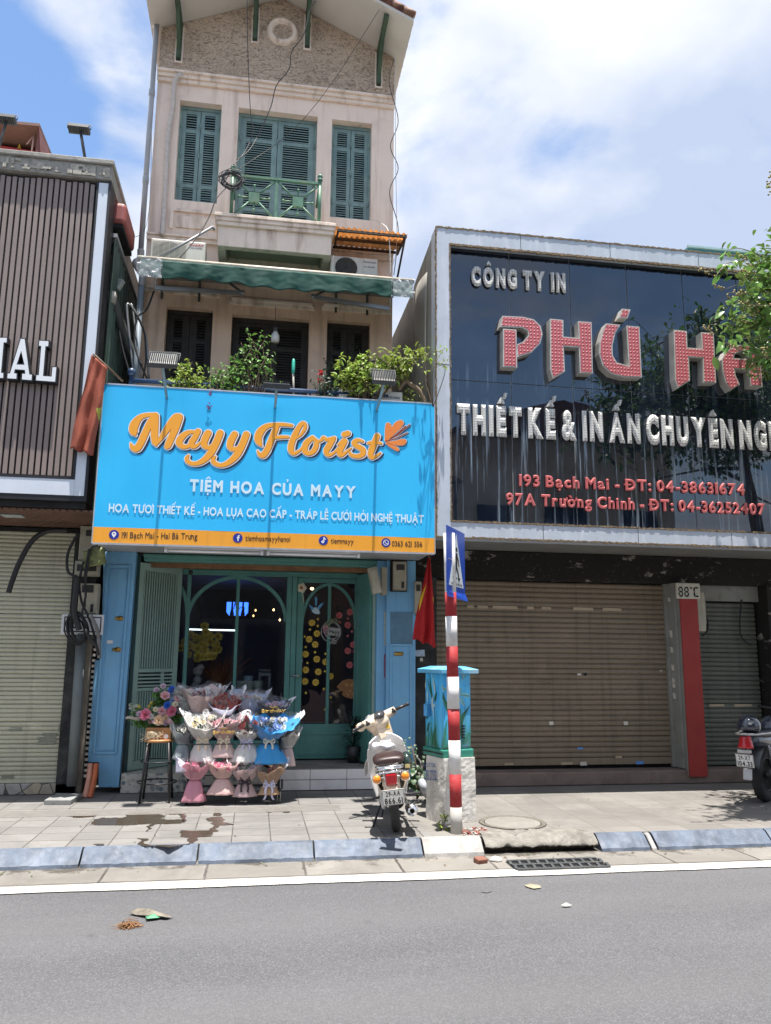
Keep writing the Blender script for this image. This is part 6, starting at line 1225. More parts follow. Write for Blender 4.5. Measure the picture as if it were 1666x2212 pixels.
# ------------------------------------------------------------------ painted utility cabinet
t = thing('utility_cabinet',(1.95,7.95,0),'blue utility cabinet painted with lilies on a white cement base','utility cabinet')
CX = Matrix.Translation((1.855,7.76,0))@Matrix.Rotation(R(18),4,'Z'); CI = CX.inverted(); cw,cd = .315,.36
def cb(*q):
    m_ = MB(); m_.X = CX; return m_.box(*q)
def mural():
    m, N, L, b = newmat('painted blue to green mural'); tc = N.new('ShaderNodeNewGeometry').outputs['Position']; s3 = N.new('ShaderNodeSeparateXYZ'); L.new(tc,s3.inputs[0])
    wv = nnoise(N,L,tc,1,5,.6,(16,16,2.2)); zz = mul(N,L,s3.outputs[2],nmap(N,L,wv,.3,.7,-.16,.16),'ADD')
    zz2 = N.new('ShaderNodeMath'); zz2.operation = 'ADD'; L.new(s3.outputs[2],zz2.inputs[0]); L.new(nmap(N,L,wv,.3,.7,-.2,.2),zz2.inputs[1])
    c = mixc(N,L,nmap(N,L,wv,.35,.65),(.035,.36,.78),(.10,.54,.86)); c = mixc(N,L,nmap(N,L,zz2.outputs[0],1.0,.72),c,(.03,.25,.24)); c = mixc(N,L,nmap(N,L,zz2.outputs[0],.85,.66),c,(.045,.16,.06)); c = mixc(N,L,nmap(N,L,nnoise(N,L,tc,5,5,.6),.52,.7,0,.5),c,(.12,.30,.50)); L.new(c,b.inputs['Base Color']); b.inputs['Roughness'].default_value = .5; return m
m_mur = mural(); cb(0,cw,0,cd,.68,1.405).build('cabinet_body',m_mur,t,bevel=.01)
m_teal = M('teal green band',(.025,.20,.15),.5,.12,5,grime=.2,gcol=(.1,.3,.3)); cb(-.02,cw+.02,-.02,cd+.02,.60,.679).build('plinth_band',m_teal,t,bevel=.012); cb(-.024,-.0205,-.02,cd+.02,.635,.648).build('band_joint',m_dark,t)
mb = MB(); mb.X = CX; e0,e1 = -.06,.06
mb.add([(e0,e0,1.405),(cw+e1,e0,1.405),(cw+e1,cd+e1,1.405),(e0,cd+e1,1.405),(e0,e0,1.445),(cw+e1,e0,1.445),(cw+e1,cd+e1,1.445),(e0,cd+e1,1.445),(.03,.05,1.475),(cw-.03,.05,1.475),(cw-.03,cd-.05,1.475),(.03,cd-.05,1.475)],[(0,3,2,1),(0,1,5,4),(1,2,6,5),(2,3,7,6),(3,0,4,7),(4,5,9,8),(5,6,10,9),(6,7,11,10),(7,4,8,11),(8,9,10,11)])
mb.build('roof_cap',M('pale blue cap paint',(.10,.36,.58),.45,.25,6,grime=.5,gcol=(.45,.55,.6),gsc=4),t,bevel=.004)
cb(-.05,-.001,.24,.31,.98,1.10).build('lock_box',M('blue lock box',(.06,.30,.60),.5,.1),t,bevel=.006)
cb(.012,cw-.012,-.006,-.0005,.70,1.29).build('door',m_mur,t,bevel=.003)
mb = MB(); mb.X = CX
for i in range(5): mb.box(.20,.235,-.014,-.0065,.78+i*.028,.795+i*.028)
mb.build('vent_slot',m_dark,t)
# painted leaves and lilies on the front and left faces
m_pl1 = M('painted deep green',(.014,.10,.055),.5,.3,20); m_pl2 = M('painted mid green',(.03,.20,.14),.5,.3,20); m_pl3 = M('painted white petal',(.38,.56,.58),.5,.2,20); m_pl4 = M('painted turquoise',(.06,.34,.38),.5,.2,20)
cnt = [0]; o_l = CI@CAMP
def onface(k,x,y,side):
    d_l = CI.to_3x3()@ray(k,x,y)
    return o_l+d_l*((-o_l.y/d_l.y) if side == 'F' else (-o_l.x/d_l.x))
def blade(side,pts,mat,name='painted_leaf'):
    cnt[0] += 1; d = .00015*cnt[0]; q = []
    for x,y,w in pts:
        v = onface('S',x,y,side); q.append((v.x if side == 'F' else -v.y,v.z,w))
    mm = MB(); mm.ribbon(q,0,.0003,6); mb = MB(); mb.X = CX
    mb.add([Vector((v.x,-.0075-d+v.y,v.z)) if side == 'F' else Vector((-.0015-d+v.y,-v.x,v.z)) for v in mm.v],mm.f); mb.build(name,mat,t)
for pts,mm in (([(515,700,.005),(550,850,.03),(620,1000,.035),(700,1200,.03),(760,1330,.01)],m_pl1),([(505,780,.004),(560,940,.02),(640,1100,.02)],m_pl2),([(1060,960,.004),(980,1080,.025),(910,1200,.04),(880,1400,.04),(900,1600,.02)],m_pl1),([(1110,1480,.004),(1000,1560,.02),(940,1700,.02)],m_pl2),([(870,1010,.004),(870,1150,.02),(850,1400,.03)],m_pl2),([(540,1780,.02),(560,1500,.025),(600,1250,.004)],m_pl2)): blade('F',pts,mm)
for pts in ([(840,760,.006),(920,740,.03),(1000,760,.035),(1070,755,.004)],[(850,800,.006),(890,850,.03),(930,920,.03),(965,975,.003)],[(850,720,.006),(880,650,.022),(830,600,.004)],[(860,300,.004),(920,330,.03),(990,300,.01)],[(960,330,.02),(930,400,.022),(905,450,.003)],[(500,560,.01),(540,640,.03),(600,600,.01)]): blade('F',pts,m_pl3,'painted_petal'); blade('F',[(x+6,y+4,w*.55) for x,y,w in pts],m_pl4,'painted_petal')
for pts,mm in (([(270,330,.004),(280,500,.02),(300,700,.03),(330,900,.02)],m_pl1),([(410,690,.004),(380,800,.04),(370,880,.01)],m_pl1),([(220,420,.004),(250,550,.02),(285,700,.02)],m_pl2),([(270,1060,.01),(235,1090,.03),(215,1200,.03)],m_pl1),([(270,1300,.01),(245,1350,.03),(230,1450,.03)],m_pl1),([(230,1750,.03),(240,1600,.03),(260,1450,.005)],m_pl2),([(380,1750,.03),(360,1550,.03),(400,1350,.005)],m_pl1),([(300,1780,.03),(310,1600,.03),(290,1400,.005)],m_pl2)): blade('L',pts,mm)
for pts in ([(350,380,.004),(345,500,.03),(370,600,.03),(375,740,.004)],[(330,760,.004),(325,880,.04),(330,1000,.03)],[(240,640,.004),(225,760,.03),(235,880,.01)],[(390,950,.004),(350,960,.03),(330,1000,.02)],[(200,450,.004),(190,560,.02),(200,650,.005)],[(290,900,.004),(330,1010,.03),(350,1100,.02),(355,1200,.004)]): blade('L',pts,m_pl3,'painted_petal')
m_cem = M('flaking white cement',(.66,.645,.61),.85,.12,5,.5,35,grime=.6,gcol=(.2,.185,.155),gsc=5,streak=.3,scol=(.22,.2,.18))
mb = MB(); mb.X = CX
def cem(u,v): # side sheet around the base
    prm = [(-.02,cd-.06),(-.02,-.04),(cw+.02,-.04),(cw+.02,cd-.06)]; s_ = u*3; i = min(int(s_),2); f = s_-i; a,b2 = prm[i],prm[i+1]; x,y = a[0]+(b2[0]-a[0])*f,a[1]+(b2[1]-a[1])*f
    k = 1+.025*(1-v)+mnoise.noise((x*7,y*7,v*5))*.03+mnoise.noise((x*30,y*30,v*20))*.012
    return Vector((cw/2+(x-cw/2)*k,cd/2+(y-cd/2)*k,.6*v))
mb.grid(cem,72,24,False); mb.box(-.018,cw+.018,-.038,cd-.062,.585,.6); mb.build('cement_base',m_cem,t)
mb = MB(); mb.X = CX
def ltext(txt,k,a,b2,ytop,bev):
    A,Bq,Tq = [onface(k,*q,'L') for q in (a,b2,(a[0],ytop))]; mm = MB(); l0 = A.y-Bq.y; mm.text(txt,(0,0),(l0,0),Tq.z-A.z,0,.001,bev,gap=.08,sp=.3)
    mb.add([Vector((-.034+v.y,A.y-v.x,A.z+(Bq.z-A.z)*v.x/l0+v.z)) for v in mm.v],mm.f)
ltext('KH C B T TONG','B',(905,925),(1050,925),875,.01); ltext('0985 27232','B',(912,1075),(1060,1085),955,.01)
mb.build('stencilled_number',M('faded blue stencil',(.07,.12,.26),.8,.3,30),t)
# ------------------------------------------------------------------ manhole, grate, rubble
c = G('8',415,1430,0); t = thing('manhole_cover',(c.x,c.y,0),'round concrete manhole cover in the pavement beside the pole','manhole cover'); mb = MB(); mb.lathe([(.001,.006),(.265,.006),(.27,.003)],(c.x,c.y,0),'Z',40); mb.build('lid',M('concrete lid',(.20,.19,.172),.85,.15,6,.3,50,grime=.5,gcol=(.12,.11,.095)),t); MB().lathe([(.275,.002),(.285,.010),(.315,.010),(.325,.002)],(c.x,c.y,0),'Z',40).build('rim',M('dark rim',(.12,.11,.09),.85,.3,20,.5,50),t)
q = [G('D',545,408,ZR_+.012),G('D',575,442,ZR_+.012),G('D',980,424,ZR_+.012),G('D',940,392,ZR_+.012)]
t = thing('drain_grate',tuple(sum(q,Vector())/4),'dark slotted plastic drain grate in the gutter before the broken inlet','drain grate'); m_gr = M('dark grey grate',(.055,.06,.065),.6,.2,8,grime=.4,gcol=(.14,.13,.12)); nc,nr = 10,2
x0,x1,y0,y1 = q[0].x+.02,q[2].x,q[1].y,q[3].y
mb = MB(); 
for j in range(nr+1): y = y0+(y1-y0)*j/nr; mb.box(x0,x1,y-.016,y+.016,ZR_+.005,ZR_+.022)
for i in range(nc+1): 
    x = x0+(x1-x0)*i/nc
    for j in range(nr): ya,yb = y0+(y1-y0)*j/nr+.0165,y0+(y1-y0)*(j+1)/nr-.0165; mb.hexa([(x-.012+.0,ya,ZR_+.005),(x+.012,ya,ZR_+.005),(x+.03,yb,ZR_+.005),(x+.006,yb,ZR_+.005),(x-.012,ya,ZR_+.021),(x+.012,ya,ZR_+.021),(x+.03,yb,ZR_+.021),(x+.006,yb,ZR_+.021)])
mb.build('bars',m_gr,t); bx(x0-.01,x1+.01,y0-.02,y1+.02,ZR_+.0035,ZR_+.0048).build('pit',m_dark,t)
def rock(name,c,s,mat,label,cat,group=None,seed=0,flat=.6):
    r = random.Random(seed); mb = MB(); o = Vector((r.random()*9,r.random()*9,0))
    mb.ell((0,0,0),s,s*.8,s*flat,12,8); mb.v = [Vector(c)+v*(1+.35*mnoise.noise(v/s*1.1+o))+Vector((0,0,s*flat*.7)) for v in mb.v]
    for i in range(len(mb.sm)): mb.sm[i] = False
    return tag(mb.build(name,mat),label,cat,group)
m_brk = M('broken brick',(.20,.085,.06),.9,.25,20,.4,60)
mb = MB(); c = G('D',440,412,ZR_); mb.X = Matrix.Translation(c)@Matrix.Rotation(R(20),4,'Z')@Matrix.Rotation(R(8),4,'X'); mb.box(-.05,.045,-.04,.04,0,.045); tag(mb.build('brick',m_brk,bevel=.008),'broken red brick in the gutter left of the drain grate','brick')
c = G('D',505,405,ZR_); rock('plaster_lump',c,.055,M('white plaster lump',(.66,.64,.6),.9,.1,10),'white plaster lump lying beside the broken red brick','rubble',None,4,.4)
r_ = random.Random(3); m_chip = [M('red brick chip',(.24,.075,.06),.9,.2,20),M('white chip',(.42,.40,.37),.9,.1),M('grey chip',(.25,.24,.22),.9,.2)]
mb = MB(); mats = m_chip
for k in range(70):
    c = G('B',1340+r_.random()*290,1660+r_.random()*80+abs(r_.gauss(0,8)),0); s = r_.uniform(.006,.02); mb.m = r_.choice((0,0,0,1,1,2)); b0 = len(mb.v); mb.ell((c.x,c.y,s*.4),s,s*.8,s*.5,6,4); 
    for i in range(b0,len(mb.v)): mb.v[i] += Vector((r_.uniform(-.3,.3),r_.uniform(-.3,.3),r_.uniform(-.2,.2)))*s
tag(mb.build('rubble',mats),'scatter of red and white chips at the foot of the striped pole','rubble',kind='stuff')
t = thing('weed',tuple(G('B',1100,1690,0)),'small weed with yellow green leaf at the foot of the pole','plant')
lf = MB(); tw = MB(); b0 = G('B',1080,1690,0)
for zx,zy in ((1100,1520),(1150,1525),(1130,1560),(1070,1640),(1180,1690),(1120,1700),(1200,1670),(1050,1600)):
    q = P('B',zx,zy,b0.y); tw.tube([b0,b0.lerp(q,.5)+Vector((.01,0,.01)),q],.003,4)
    for k in range(7): lf.leaf(q+Vector((rnd.gauss(0,.012),rnd.gauss(0,.012),rnd.gauss(0,.012))),Vector((rnd.gauss(0,1),rnd.gauss(0,1),rnd.gauss(.3,.6))),Vector((0,0,1)),.035,.02)
tw.build('stem',m_twig,t); lf.build('foliage',M('bright weed leaf',(.24,.33,.03),.5,.2,5,island=.4,trans=.3),t)
t = thing('creeper',tuple(G('B',760,1200,0)),'heart leafed creeper growing between scooter and painted cabinet','plant'); lf = MB(); tw = MB(); r_ = random.Random(12)
b0 = G('B',790,1200,0); b0.y = 9.0; b0.x = P('B',790,1150,9.0).x
for zx,zy,s in ((760,930,.10),(720,1000,.10),(790,1000,.09),(840,1040,.10),(740,1060,.11),(800,1090,.11),(760,1120,.12),(700,1090,.09),(850,1110,.09),(820,960,.08),(660,700,.06),(740,690,.06),(700,740,.06),(710,820,.06),(860,790,.07),(720,660,.05)):
    q = P('B',zx,zy,8.95+r_.uniform(-.08,.08)); tw.tube([b0,b0.lerp(q,.5)+Vector((.03,-.02,.02)),q],.004,4); [lf.leaf(q+Vector((r_.gauss(0,.04),r_.gauss(0,.03),r_.gauss(0,.04))),Vector((r_.gauss(0,.6),-1,r_.gauss(-.6,.4))),Vector((0,-.5,1)),s*.62,s*.62,.1,.3) for _k in range(4)]
tw.build('stem',m_twig,t); lf.build('foliage',M('creeper leaf',(.025,.075,.02),.5,.2,5,island=.4,trans=.15),t)
t = thing('drain_spout',tuple(G('B',900,1260,0)),'grey plastic pipe end curving to the ground behind the cabinet','pipe'); MB().tube(catmull([P('B',770,700,9.1),P('B',785,800,9.1),P('B',840,880,9.0),P('B',850,1100,8.9)],6),.012,6).build('hose',m_cg,t); MB().tube(catmull([P('B',850,1110,8.7),P('B',880,1180,8.6),G('B',930,1270,.04)],6),.045,10).build('pipe',m_pvc,t)
# litter on the road
def litter(name,k,outl,mat,label,h=.012,grp=None):
    pts = [G(k,x,y,ZR_) for x,y in outl]; mb = MB(); c = sum(pts,Vector())/len(pts); vs = [p+Vector((0,0,h*(.3+.7*rnd.random()))) for p in pts]+[c+Vector((0,0,h*1.6))]; n = len(pts); mb.add(vs,[(i,(i+1)%n,n) for i in range(n)]); return tag(mb.build(name,mat,solid=.002),label,'litter')
litter('litter_wrapper','C',[(570,662),(610,650),(660,658),(690,662),(765,678),(735,686),(690,682),(650,678),(600,668)],M('grey brown wrapper',(.17,.15,.12),.6,.4,20),'torn grey brown wrapper lying on the road',.03)
litter('litter_scrap','C',[(643,675),(665,670),(700,679),(715,681),(690,687),(648,692)],M('green white scrap',(.08,.27,.14),.5,.5,14),'green plastic scrap on top of the torn wrapper on the road',.022)
c = G('C',570,715,ZR_); t = thing('dry_clump',tuple(c),'brown clump of dry fibre on the road','litter'); mb = MB()
for k in range(120): p = c+Vector((rnd.gauss(0,.03),rnd.gauss(0,.02),abs(rnd.gauss(0,.012)))); d = Vector((rnd.gauss(0,1),rnd.gauss(0,1),rnd.gauss(0,.3))).normalized()*.03; mb.tube([p-d,p+Vector((0,0,.004)),p+d],.002,3,False)
mb.build('fibre',M('dry fibre',(.25,.13,.06),.9,.4,30),t)
litter('litter_leaf','D',[(625,512),(650,505),(690,512),(695,520),(665,525),(640,518)],M('dry pale leaf',(.26,.24,.17),.7,.2),'pale dry leaf on the road below the drain grate',.012); litter('litter_paper','D',[(778,600),(800,594),(828,598),(800,601)],M('white paper scrap',(.42,.42,.4),.7),'white curved scrap on the road further right',.02); litter('litter_leaf','D',[(440,535),(465,528),(487,533),(465,540)],M('flat dark leaf',(.10,.10,.10),.7),'dark flat leaf pressed on the road under the broken brick',.006)
# ------------------------------------------------------------------ stool with flower box
sx,sy = (P('A',347,640,9.28)).x,9.28; t = thing('stool',(sx,sy,0),'tall black metal stool with round wooden seat carrying the flower box','stool')
zs_ = P('A',347,650,9.28).z
MB().lathe([(.001,-.03),(.155,-.03),(.162,-.02),(.162,-.008),(.155,0),(.001,0)],(sx,sy,zs_),'Z',32).build('seat',M('honey wood',(.42,.20,.075),.45,.2,(7),.1,50),t)
m_blkm = M('black painted steel',(.018,.018,.019),.45,.2)
for dx,dy in ((-1,-1),(1,-1),(1,1),(-1,1)): MB().tube([(sx+dx*.11,sy+dy*.11,zs_-.032),(sx+dx*.155,sy+dy*.155,.0)],.013,8).build('leg',m_blkm,t)
MB().tube([(sx+.205*math.cos(a),sy+.205*math.sin(a),.2) for a in [2*math.pi*i/30 for i in range(31)]],.008,6).build('foot_ring',m_blkm,t); MB().tube([(sx+.185*math.cos(a),sy+.185*math.sin(a),.42) for a in [2*math.pi*i/30 for i in range(31)]],.007,6).build('upper_ring',m_blkm,t)
def rose(mb,c,r,d,seed=0,rings=4):
    rr = random.Random(seed); d = Vector(d).normalized(); a = d.orthogonal().normalized(); b2 = d.cross(a); c = Vector(c)
    for k in range(rings):
        f = (k+1)/rings; n = 3+k; 
        for i in range(n):
            th = 2*math.pi*(i+.5*(k%2)+rr.random()*.3)/n; rad = a*math.cos(th)+b2*math.sin(th); tan = d.cross(rad); w = r*f*1.0; h = r*(1.05-.55*f); vs = []
            for v in range(4):
                for u in range(4):
                    uu,vv = u/3-.5,v/3; wid = w*1.5*math.sin(math.pi*(.15+.7*vv))*.9; out = r*f*(.28+.62*vv**1.3)+r*.12*f*max(0,vv-.75)*4; vs.append(c+rad*(out*(1-.5*uu*uu))+tan*uu*wid+d*(h*vv*1.2-r*.3+(.0 if v < 3 else -.1*r*f)))
            mb.add(vs,[(v*4+u,v*4+u+1,(v+1)*4+u+1,(v+1)*4+u) for v in range(3) for u in range(3)],True)
def petm(name,c): return M(name,c,.6,.08,8,.1,40,island=.16,trans=.25)
m_rosep = petm('dusty pink petals',(.80,.50,.53)); m_hot = petm('bright pink petals',(.80,.27,.40)); m_blue2 = petm('royal blue petals',(.05,.20,.72)); m_peach = petm('peach petals',(.85,.66,.47)); m_lil = petm('lilac petals',(.68,.53,.64)); m_cream = petm('cream petals',(.82,.76,.58)); m_ltb = petm('light blue petals',(.36,.50,.82)); m_redd = petm('dark red petals',(.32,.03,.025)); m_whp = petm('white petals',(.72,.71,.66)); m_pom = petm('yellow pompom',(.62,.48,.08))
A3 = lambda x,y,Y=9.25: P('A',x,y,Y)
a,b2 = A3(232,620,9.22),A3(440,535,9.22); t = thing('flower_box',(sx,sy,zs_),'brown cardboard box of artificial roses on the stool','flower box')
bxx = bx(sx-.14,sx+.125,9.19,9.36,zs_+.001,zs_+.125).build('box',M('kraft board',(.40,.20,.08),.7,.1,5),t,bevel=.004); mb = MB(); disc(mb,sx+.075,zs_+.03,.026,9.1885,20,.001); mb.build('round_label',m_white,t)
mb = MB()
for k in range(46): p = Vector((sx-.06+rnd.gauss(0,.03),9.175,zs_+.09)); mb.tube([p,p+Vector((rnd.gauss(0,.03),-.02+rnd.gauss(0,.01),-.03)),p+Vector((rnd.gauss(-.02,.06),-.01+rnd.gauss(0,.01),-.085+rnd.gauss(0,.02)))],.0022,3,False)
mb.build('raffia_bow',M('pale raffia',(.62,.52,.36),.8,.2,30),t)
FLW = [(218,438,52,m_hot),(455,408,50,m_hot),(395,270,42,m_rosep),(368,405,40,m_rosep),(340,488,48,m_peach),(400,466,28,m_peach),(400,515,28,m_lil),(434,498,24,m_rosep),(318,218,26,m_lil),(378,186,26,m_lil),(455,218,38,m_blue2),(415,353,34,m_blue2),(456,276,18,m_ltb),(455,312,20,m_ltb),(505,292,28,m_rosep),(265,502,20,m_rosep),(310,392,24,m_cream),(270,455,26,m_whp),(485,345,26,m_cream),(300,500,22,m_lil),(165,430,24,m_lil)]
for i,(x,y,r,m_) in enumerate(FLW):
    mb = MB(); rose(mb,A3(x,y,9.2+rnd.uniform(-.03,.03)),r*.00128,(rnd.gauss(0,.25),-1,.45+rnd.gauss(0,.2)),i); mb.build('rose',m_,t)
mb = MB()
for x,y in ((165,366),(255,364),(277,333),(240,400)): mb.ell(tuple(A3(x,y)),.019,.019,.019,10,8)
mb.build('pompom',m_pom,t); mb = MB()
for x,y in ((88,352),(120,365),(90,380),(128,395),(140,360)): rose(mb,A3(x,y),.018,(0,-1,.3),x)
mb.build('white_bloom',m_whp,t); mb = MB(); lf = MB()
for x,y in [(88,352),(120,365),(165,366),(255,364),(277,333),(128,395),(318,218),(378,186),(455,218),(60,462),(130,500),(150,530),(500,470),(515,500),(470,500),(180,540),(340,240),(300,330),(230,500),(430,250)]:
    q = A3(x,y,9.25); b0 = Vector((sx+rnd.uniform(-.08,.08),9.27,zs_+.12)); mb.tube([b0,b0.lerp(q,.5)+Vector((0,0,.03)),q],.003,4)
    for k in range(16): f = rnd.uniform(.35,1); lf.leaf(b0.lerp(q,f)+Vector((rnd.gauss(0,.012),rnd.gauss(0,.015),rnd.gauss(0,.012))),Vector((rnd.gauss(0,1),rnd.gauss(-.4,.6),rnd.gauss(.2,.8))),Vector((0,-.6,1)),.045,.02)
for x,y,n in ((170,500,40),(490,480,40),(360,330,50),(120,465,20),(340,270,30),(440,540,20)):
    for k in range(n): lf.leaf(A3(x+rnd.gauss(0,30),y+rnd.gauss(0,22),9.27),Vector((rnd.gauss(0,1),rnd.gauss(-.5,.6),rnd.gauss(0,.8))),Vector((0,-.6,1)),.05,.022)
mb.build('stem',M('green stem',(.10,.16,.05),.7),t); lf.build('foliage',m_lf2,t)
mb = MB()
for x,y,x2,y2 in ((170,470,60,463),(175,480,100,470)):
    for k in range(30): f = k/30; mb.leaf(A3(x,y).lerp(A3(x2,y2),f)+Vector((0,0,rnd.gauss(0,.008*(1.2-f)))),Vector((-1,rnd.gauss(0,.5),rnd.gauss(0,.5))),Vector((0,-1,.3)),.03,.012)
mb.build('plume',M('pale plume',(.66,.58,.50),.8,.1,5,island=.1),t)
# ------------------------------------------------------------------ flower rack and bouquets
rx0,rx1,ry0,ry1 = -.64,.325,8.98,9.38
t = thing('flower_rack',((rx0+rx1)/2,9.2,0),'low black wheeled wire rack holding rows of wrapped bouquets','rack')
mb = MB(); zb0 = .13
mb.tube([(rx0-.03,ry0,zb0+.12),(rx0-.03,ry0,zb0+.03),(rx0,ry0,zb0),(rx1,ry0,zb0),(rx1+.03,ry0,zb0+.03),(rx1+.03,ry0,zb0+.12)],.013,8); mb.tube([(rx0,ry1,zb0),(rx1,ry1,zb0)],.012,8)
for x in (rx0,rx1): mb.tube([(x,ry0,zb0),(x,ry1,zb0)],.011,8)
mb.build('base_frame',M('grey black tube',(.05,.055,.06),.35,.1,metal=.4),t)
for x in (rx0,rx1):
    for y in (ry0+.02,ry1): MB().tube([(x,y,zb0),(x,y,.72 if y < 9.2 else 1.15)],.009,8).build('post',m_blkm,t)
mb = MB()
for z in (.30,.62): mb.tube([(rx0,ry0+.0,z),(rx1,ry0+.0,z)],.006,6); mb.tube([(rx0,ry0,z),(rx0,ry1,z)],.005,6); mb.tube([(rx1,ry0,z),(rx1,ry1,z)],.005,6)
for z in (.16,.45,.8):
    for k in range(14): x = rx0+(rx1-rx0)*k/13; mb.tube([(x,ry0+.05,z),(x,ry1,z)],.003,4,False)
mb.build('wire_shelf',m_blkm,t)
for x in (rx0,rx1):
    for y in (ry0,ry1):
        w = MB(); w.lathe([(.012,-.013),(.036,-.012),(.04,0),(.036,.012),(.012,.013)],(x,y,.041),'X',16); w.build('castor',m_blkm,t); w = MB(); w.box(x-.018,x-.014,y-.012,y+.012,.03,.125); w.box(x+.014,x+.018,y-.012,y+.012,.03,.125)
        w.build('castor_fork',m_steel,t)
m_film = film('clear cellophane',(.95,.95,.96),.17,.10,.7)
def paper(name,c): return M(name,c,.6,.07,6,.35,12,trans=.2)
def bouquet(label, cx, top, tie, bot, w, wrap, flowers, Y=9.1, skirt=None, ribbon=None, topper=None, vneck=.5, filmy=True, seed=0, dome=None, tilt=0., sk=1., front=.35):
    r = random.Random(seed*7+1); s_ = .00129; ct = A3(cx,(top+tie)/2,Y); zt,zi,zb = A3(cx,top,Y).z,A3(cx,tie,Y).z,A3(cx,bot,Y).z; X = ct.x; W = w*s_*.69
    t = thing('bouquet',(X,Y,zb),label,'bouquet','wrapped bouquets on the flower rack')
    def cone(u,v,k=1.,fr=front,ph=0):
        a = u*2*math.pi; pk_ = max(0,math.cos(a*2.5+seed*1.7))**2; rad = (.05+(W*k-.05)*(v**.6))*(1+(.05*math.sin(a*7+seed)+.03*math.sin(a*13+seed*2)+.14*mnoise.noise((math.cos(a)*2.2+seed,math.sin(a)*2.2,v*2.5+ph)))*min(1,v*1.6)+.10*pk_*v**3)
        h = zi+(zt-zi)*v*(1-fr*max(0,-math.sin(a))**.8*v*vneck*2)+.05*pk_*v**3-.015*v**3+.03*v*mnoise.noise((math.cos(a)*3,math.sin(a)*3,seed+ph))
        return Vector((X+tilt*v+rad*math.cos(a),Y+rad*.62*math.sin(a),h))
    MB().grid(lambda u,v: cone(u,v),72,14).build('wrap',wrap,t,solid=.0015)
    if dome is None:
        nf = len(flowers)
        for j,fm in enumerate(flowers):
            mb = MB(); n = 7 if nf > 1 else 11
            for k in range(n):
                a = r.random()*6.283; q = W*.62*math.sqrt(r.random()); z = zt-(zt-zi)*(.16+.42*max(0,-math.sin(a))*q/W*1.6*vneck+r.random()*.10); rose(mb,(X+tilt*.8+q*math.cos(a),Y+q*.55*math.sin(a)-.02,z),r.uniform(.028,.042),(r.gauss(0,.3),-.8,.7),seed+k,3)
            mb.build('flower',fm,t)
    else:
        mb = MB(); c = Vector((X,Y-.02,zi+(zt-zi)*.55))
        for k in range(26): a = r.random()*6.283; q = W*.8*math.sqrt(r.random()); rose(mb,(c.x+q*math.cos(a),c.y-.03,c.z+q*.55*math.sin(a)),.034,(q*math.cos(a)*3,-1,.3+q*math.sin(a)*3),seed+k,3)
        mb.build('flower',flowers[0],t)
    lf = MB()
    for k in range(26): a = r.random()*6.283; q = W*.7*math.sqrt(r.random()); lf.leaf(Vector((X+tilt*.8+q*math.cos(a),Y+q*.5*math.sin(a),zt-(zt-zi)*(.25+.35*r.random()))),Vector((r.gauss(0,.6),-.4,1)),Vector((0,-1,.3)),.05,.022)
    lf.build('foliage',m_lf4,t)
    if skirt:
        MB().grid(lambda u,v: (lambda a,rad: Vector((X+rad*math.cos(a),Y+rad*.6*math.sin(a),zi+(zb-zi)*v)))(u*2*math.pi,(.05+(W*.74*sk-.05)*v**.7)*(1+.09*math.sin(u*2*math.pi*4+seed)*v+.06*math.sin(u*2*math.pi*9+seed)*v+.15*v*mnoise.noise((math.cos(u*6.283)*2,math.sin(u*6.283)*2,seed+v*2)))),64,10).build('skirt',skirt,t,solid=.0015)
    if ribbon:
        mb = MB()
        for sg_ in (-1,1):
            for q in range(2):
                an = .25+.5*q; mb.grid(lambda u,v: Vector((X+sg_*(.062*math.sin(math.pi*u)*math.cos(an)+.004),Y-.05-.02*math.sin(math.pi*u)+.0*v,zi+.062*math.sin(math.pi*u)*math.sin(an)*(1 if q else .3)+(.018*math.sin(2*math.pi*u))+(v-.5)*.022)),12,2)
            mb.grid(lambda u,v: Vector((X+sg_*(.012+.045*u+.012*math.sin(u*6))+(v-.5)*.022,Y-.065-.01*math.sin(u*5),zi-.15*u)),10,2)
        mb.ell((X,Y-.055,zi),.016,.014,.016,8,6); mb.build('ribbon_bow',ribbon,t,solid=.001)
    if filmy: MB().grid(lambda u,v: cone(u,v,1.16,.1,3)+Vector((0,-.015*v,.035*v+.02*v*mnoise.noise((u*14,v*3,seed)))),44,10).build('cellophane',m_film,t)
    if topper:
        mb = MB(); zz = zi+(zt-zi)*topper[1]; yy = Y-.62*W*.9-.02; mb.text('Birthday',(X-W*.62,zz),(X+W*.66,zz+.012),.034,yy,.003,.02,gap=.03); mb.text('Happy',(X-W*.2,zz+.05),(X+W*.25,zz+.056),.02,yy,.003,.02,gap=.03); mb.build('gold_topper',M('gold card',(.62,.40,.10),.35,.1,metal=.6),t)
    return t
pw = paper('white wrap',(.72,.72,.70)); pp1 = paper('blush wrap',(.74,.58,.56)); pp2 = paper('mauve wrap',(.58,.42,.43)); ph = paper('hot pink wrap',(.66,.30,.38)); ppe = paper('peach pink wrap',(.75,.52,.49)); pb2 = paper('sky blue wrap',(.05,.36,.76)); pk = paper('kraft wrap',(.50,.32,.19)); pl_ = paper('lavender grey wrap',(.44,.44,.54)); pdk = paper('black tulle',(.05,.055,.07)); pgr = paper('smoky grey film wrap',(.34,.39,.41)); pcr = paper('cream wrap',(.60,.58,.50)); pbw = paper('blue white tissue',(.45,.53,.72))
rl_ = M('lavender satin',(.55,.54,.70),.35,.06,5); rc_ = M('cream satin',(.70,.60,.44),.35,.06,5); rw_ = M('pale satin',(.66,.66,.58),.35,.06,5)
bouquet('clear wrapped blush bouquet at the far left of the top row',560,215,430,440,170,pgr,[m_peach,m_whp],9.28,None,None,seed=1)
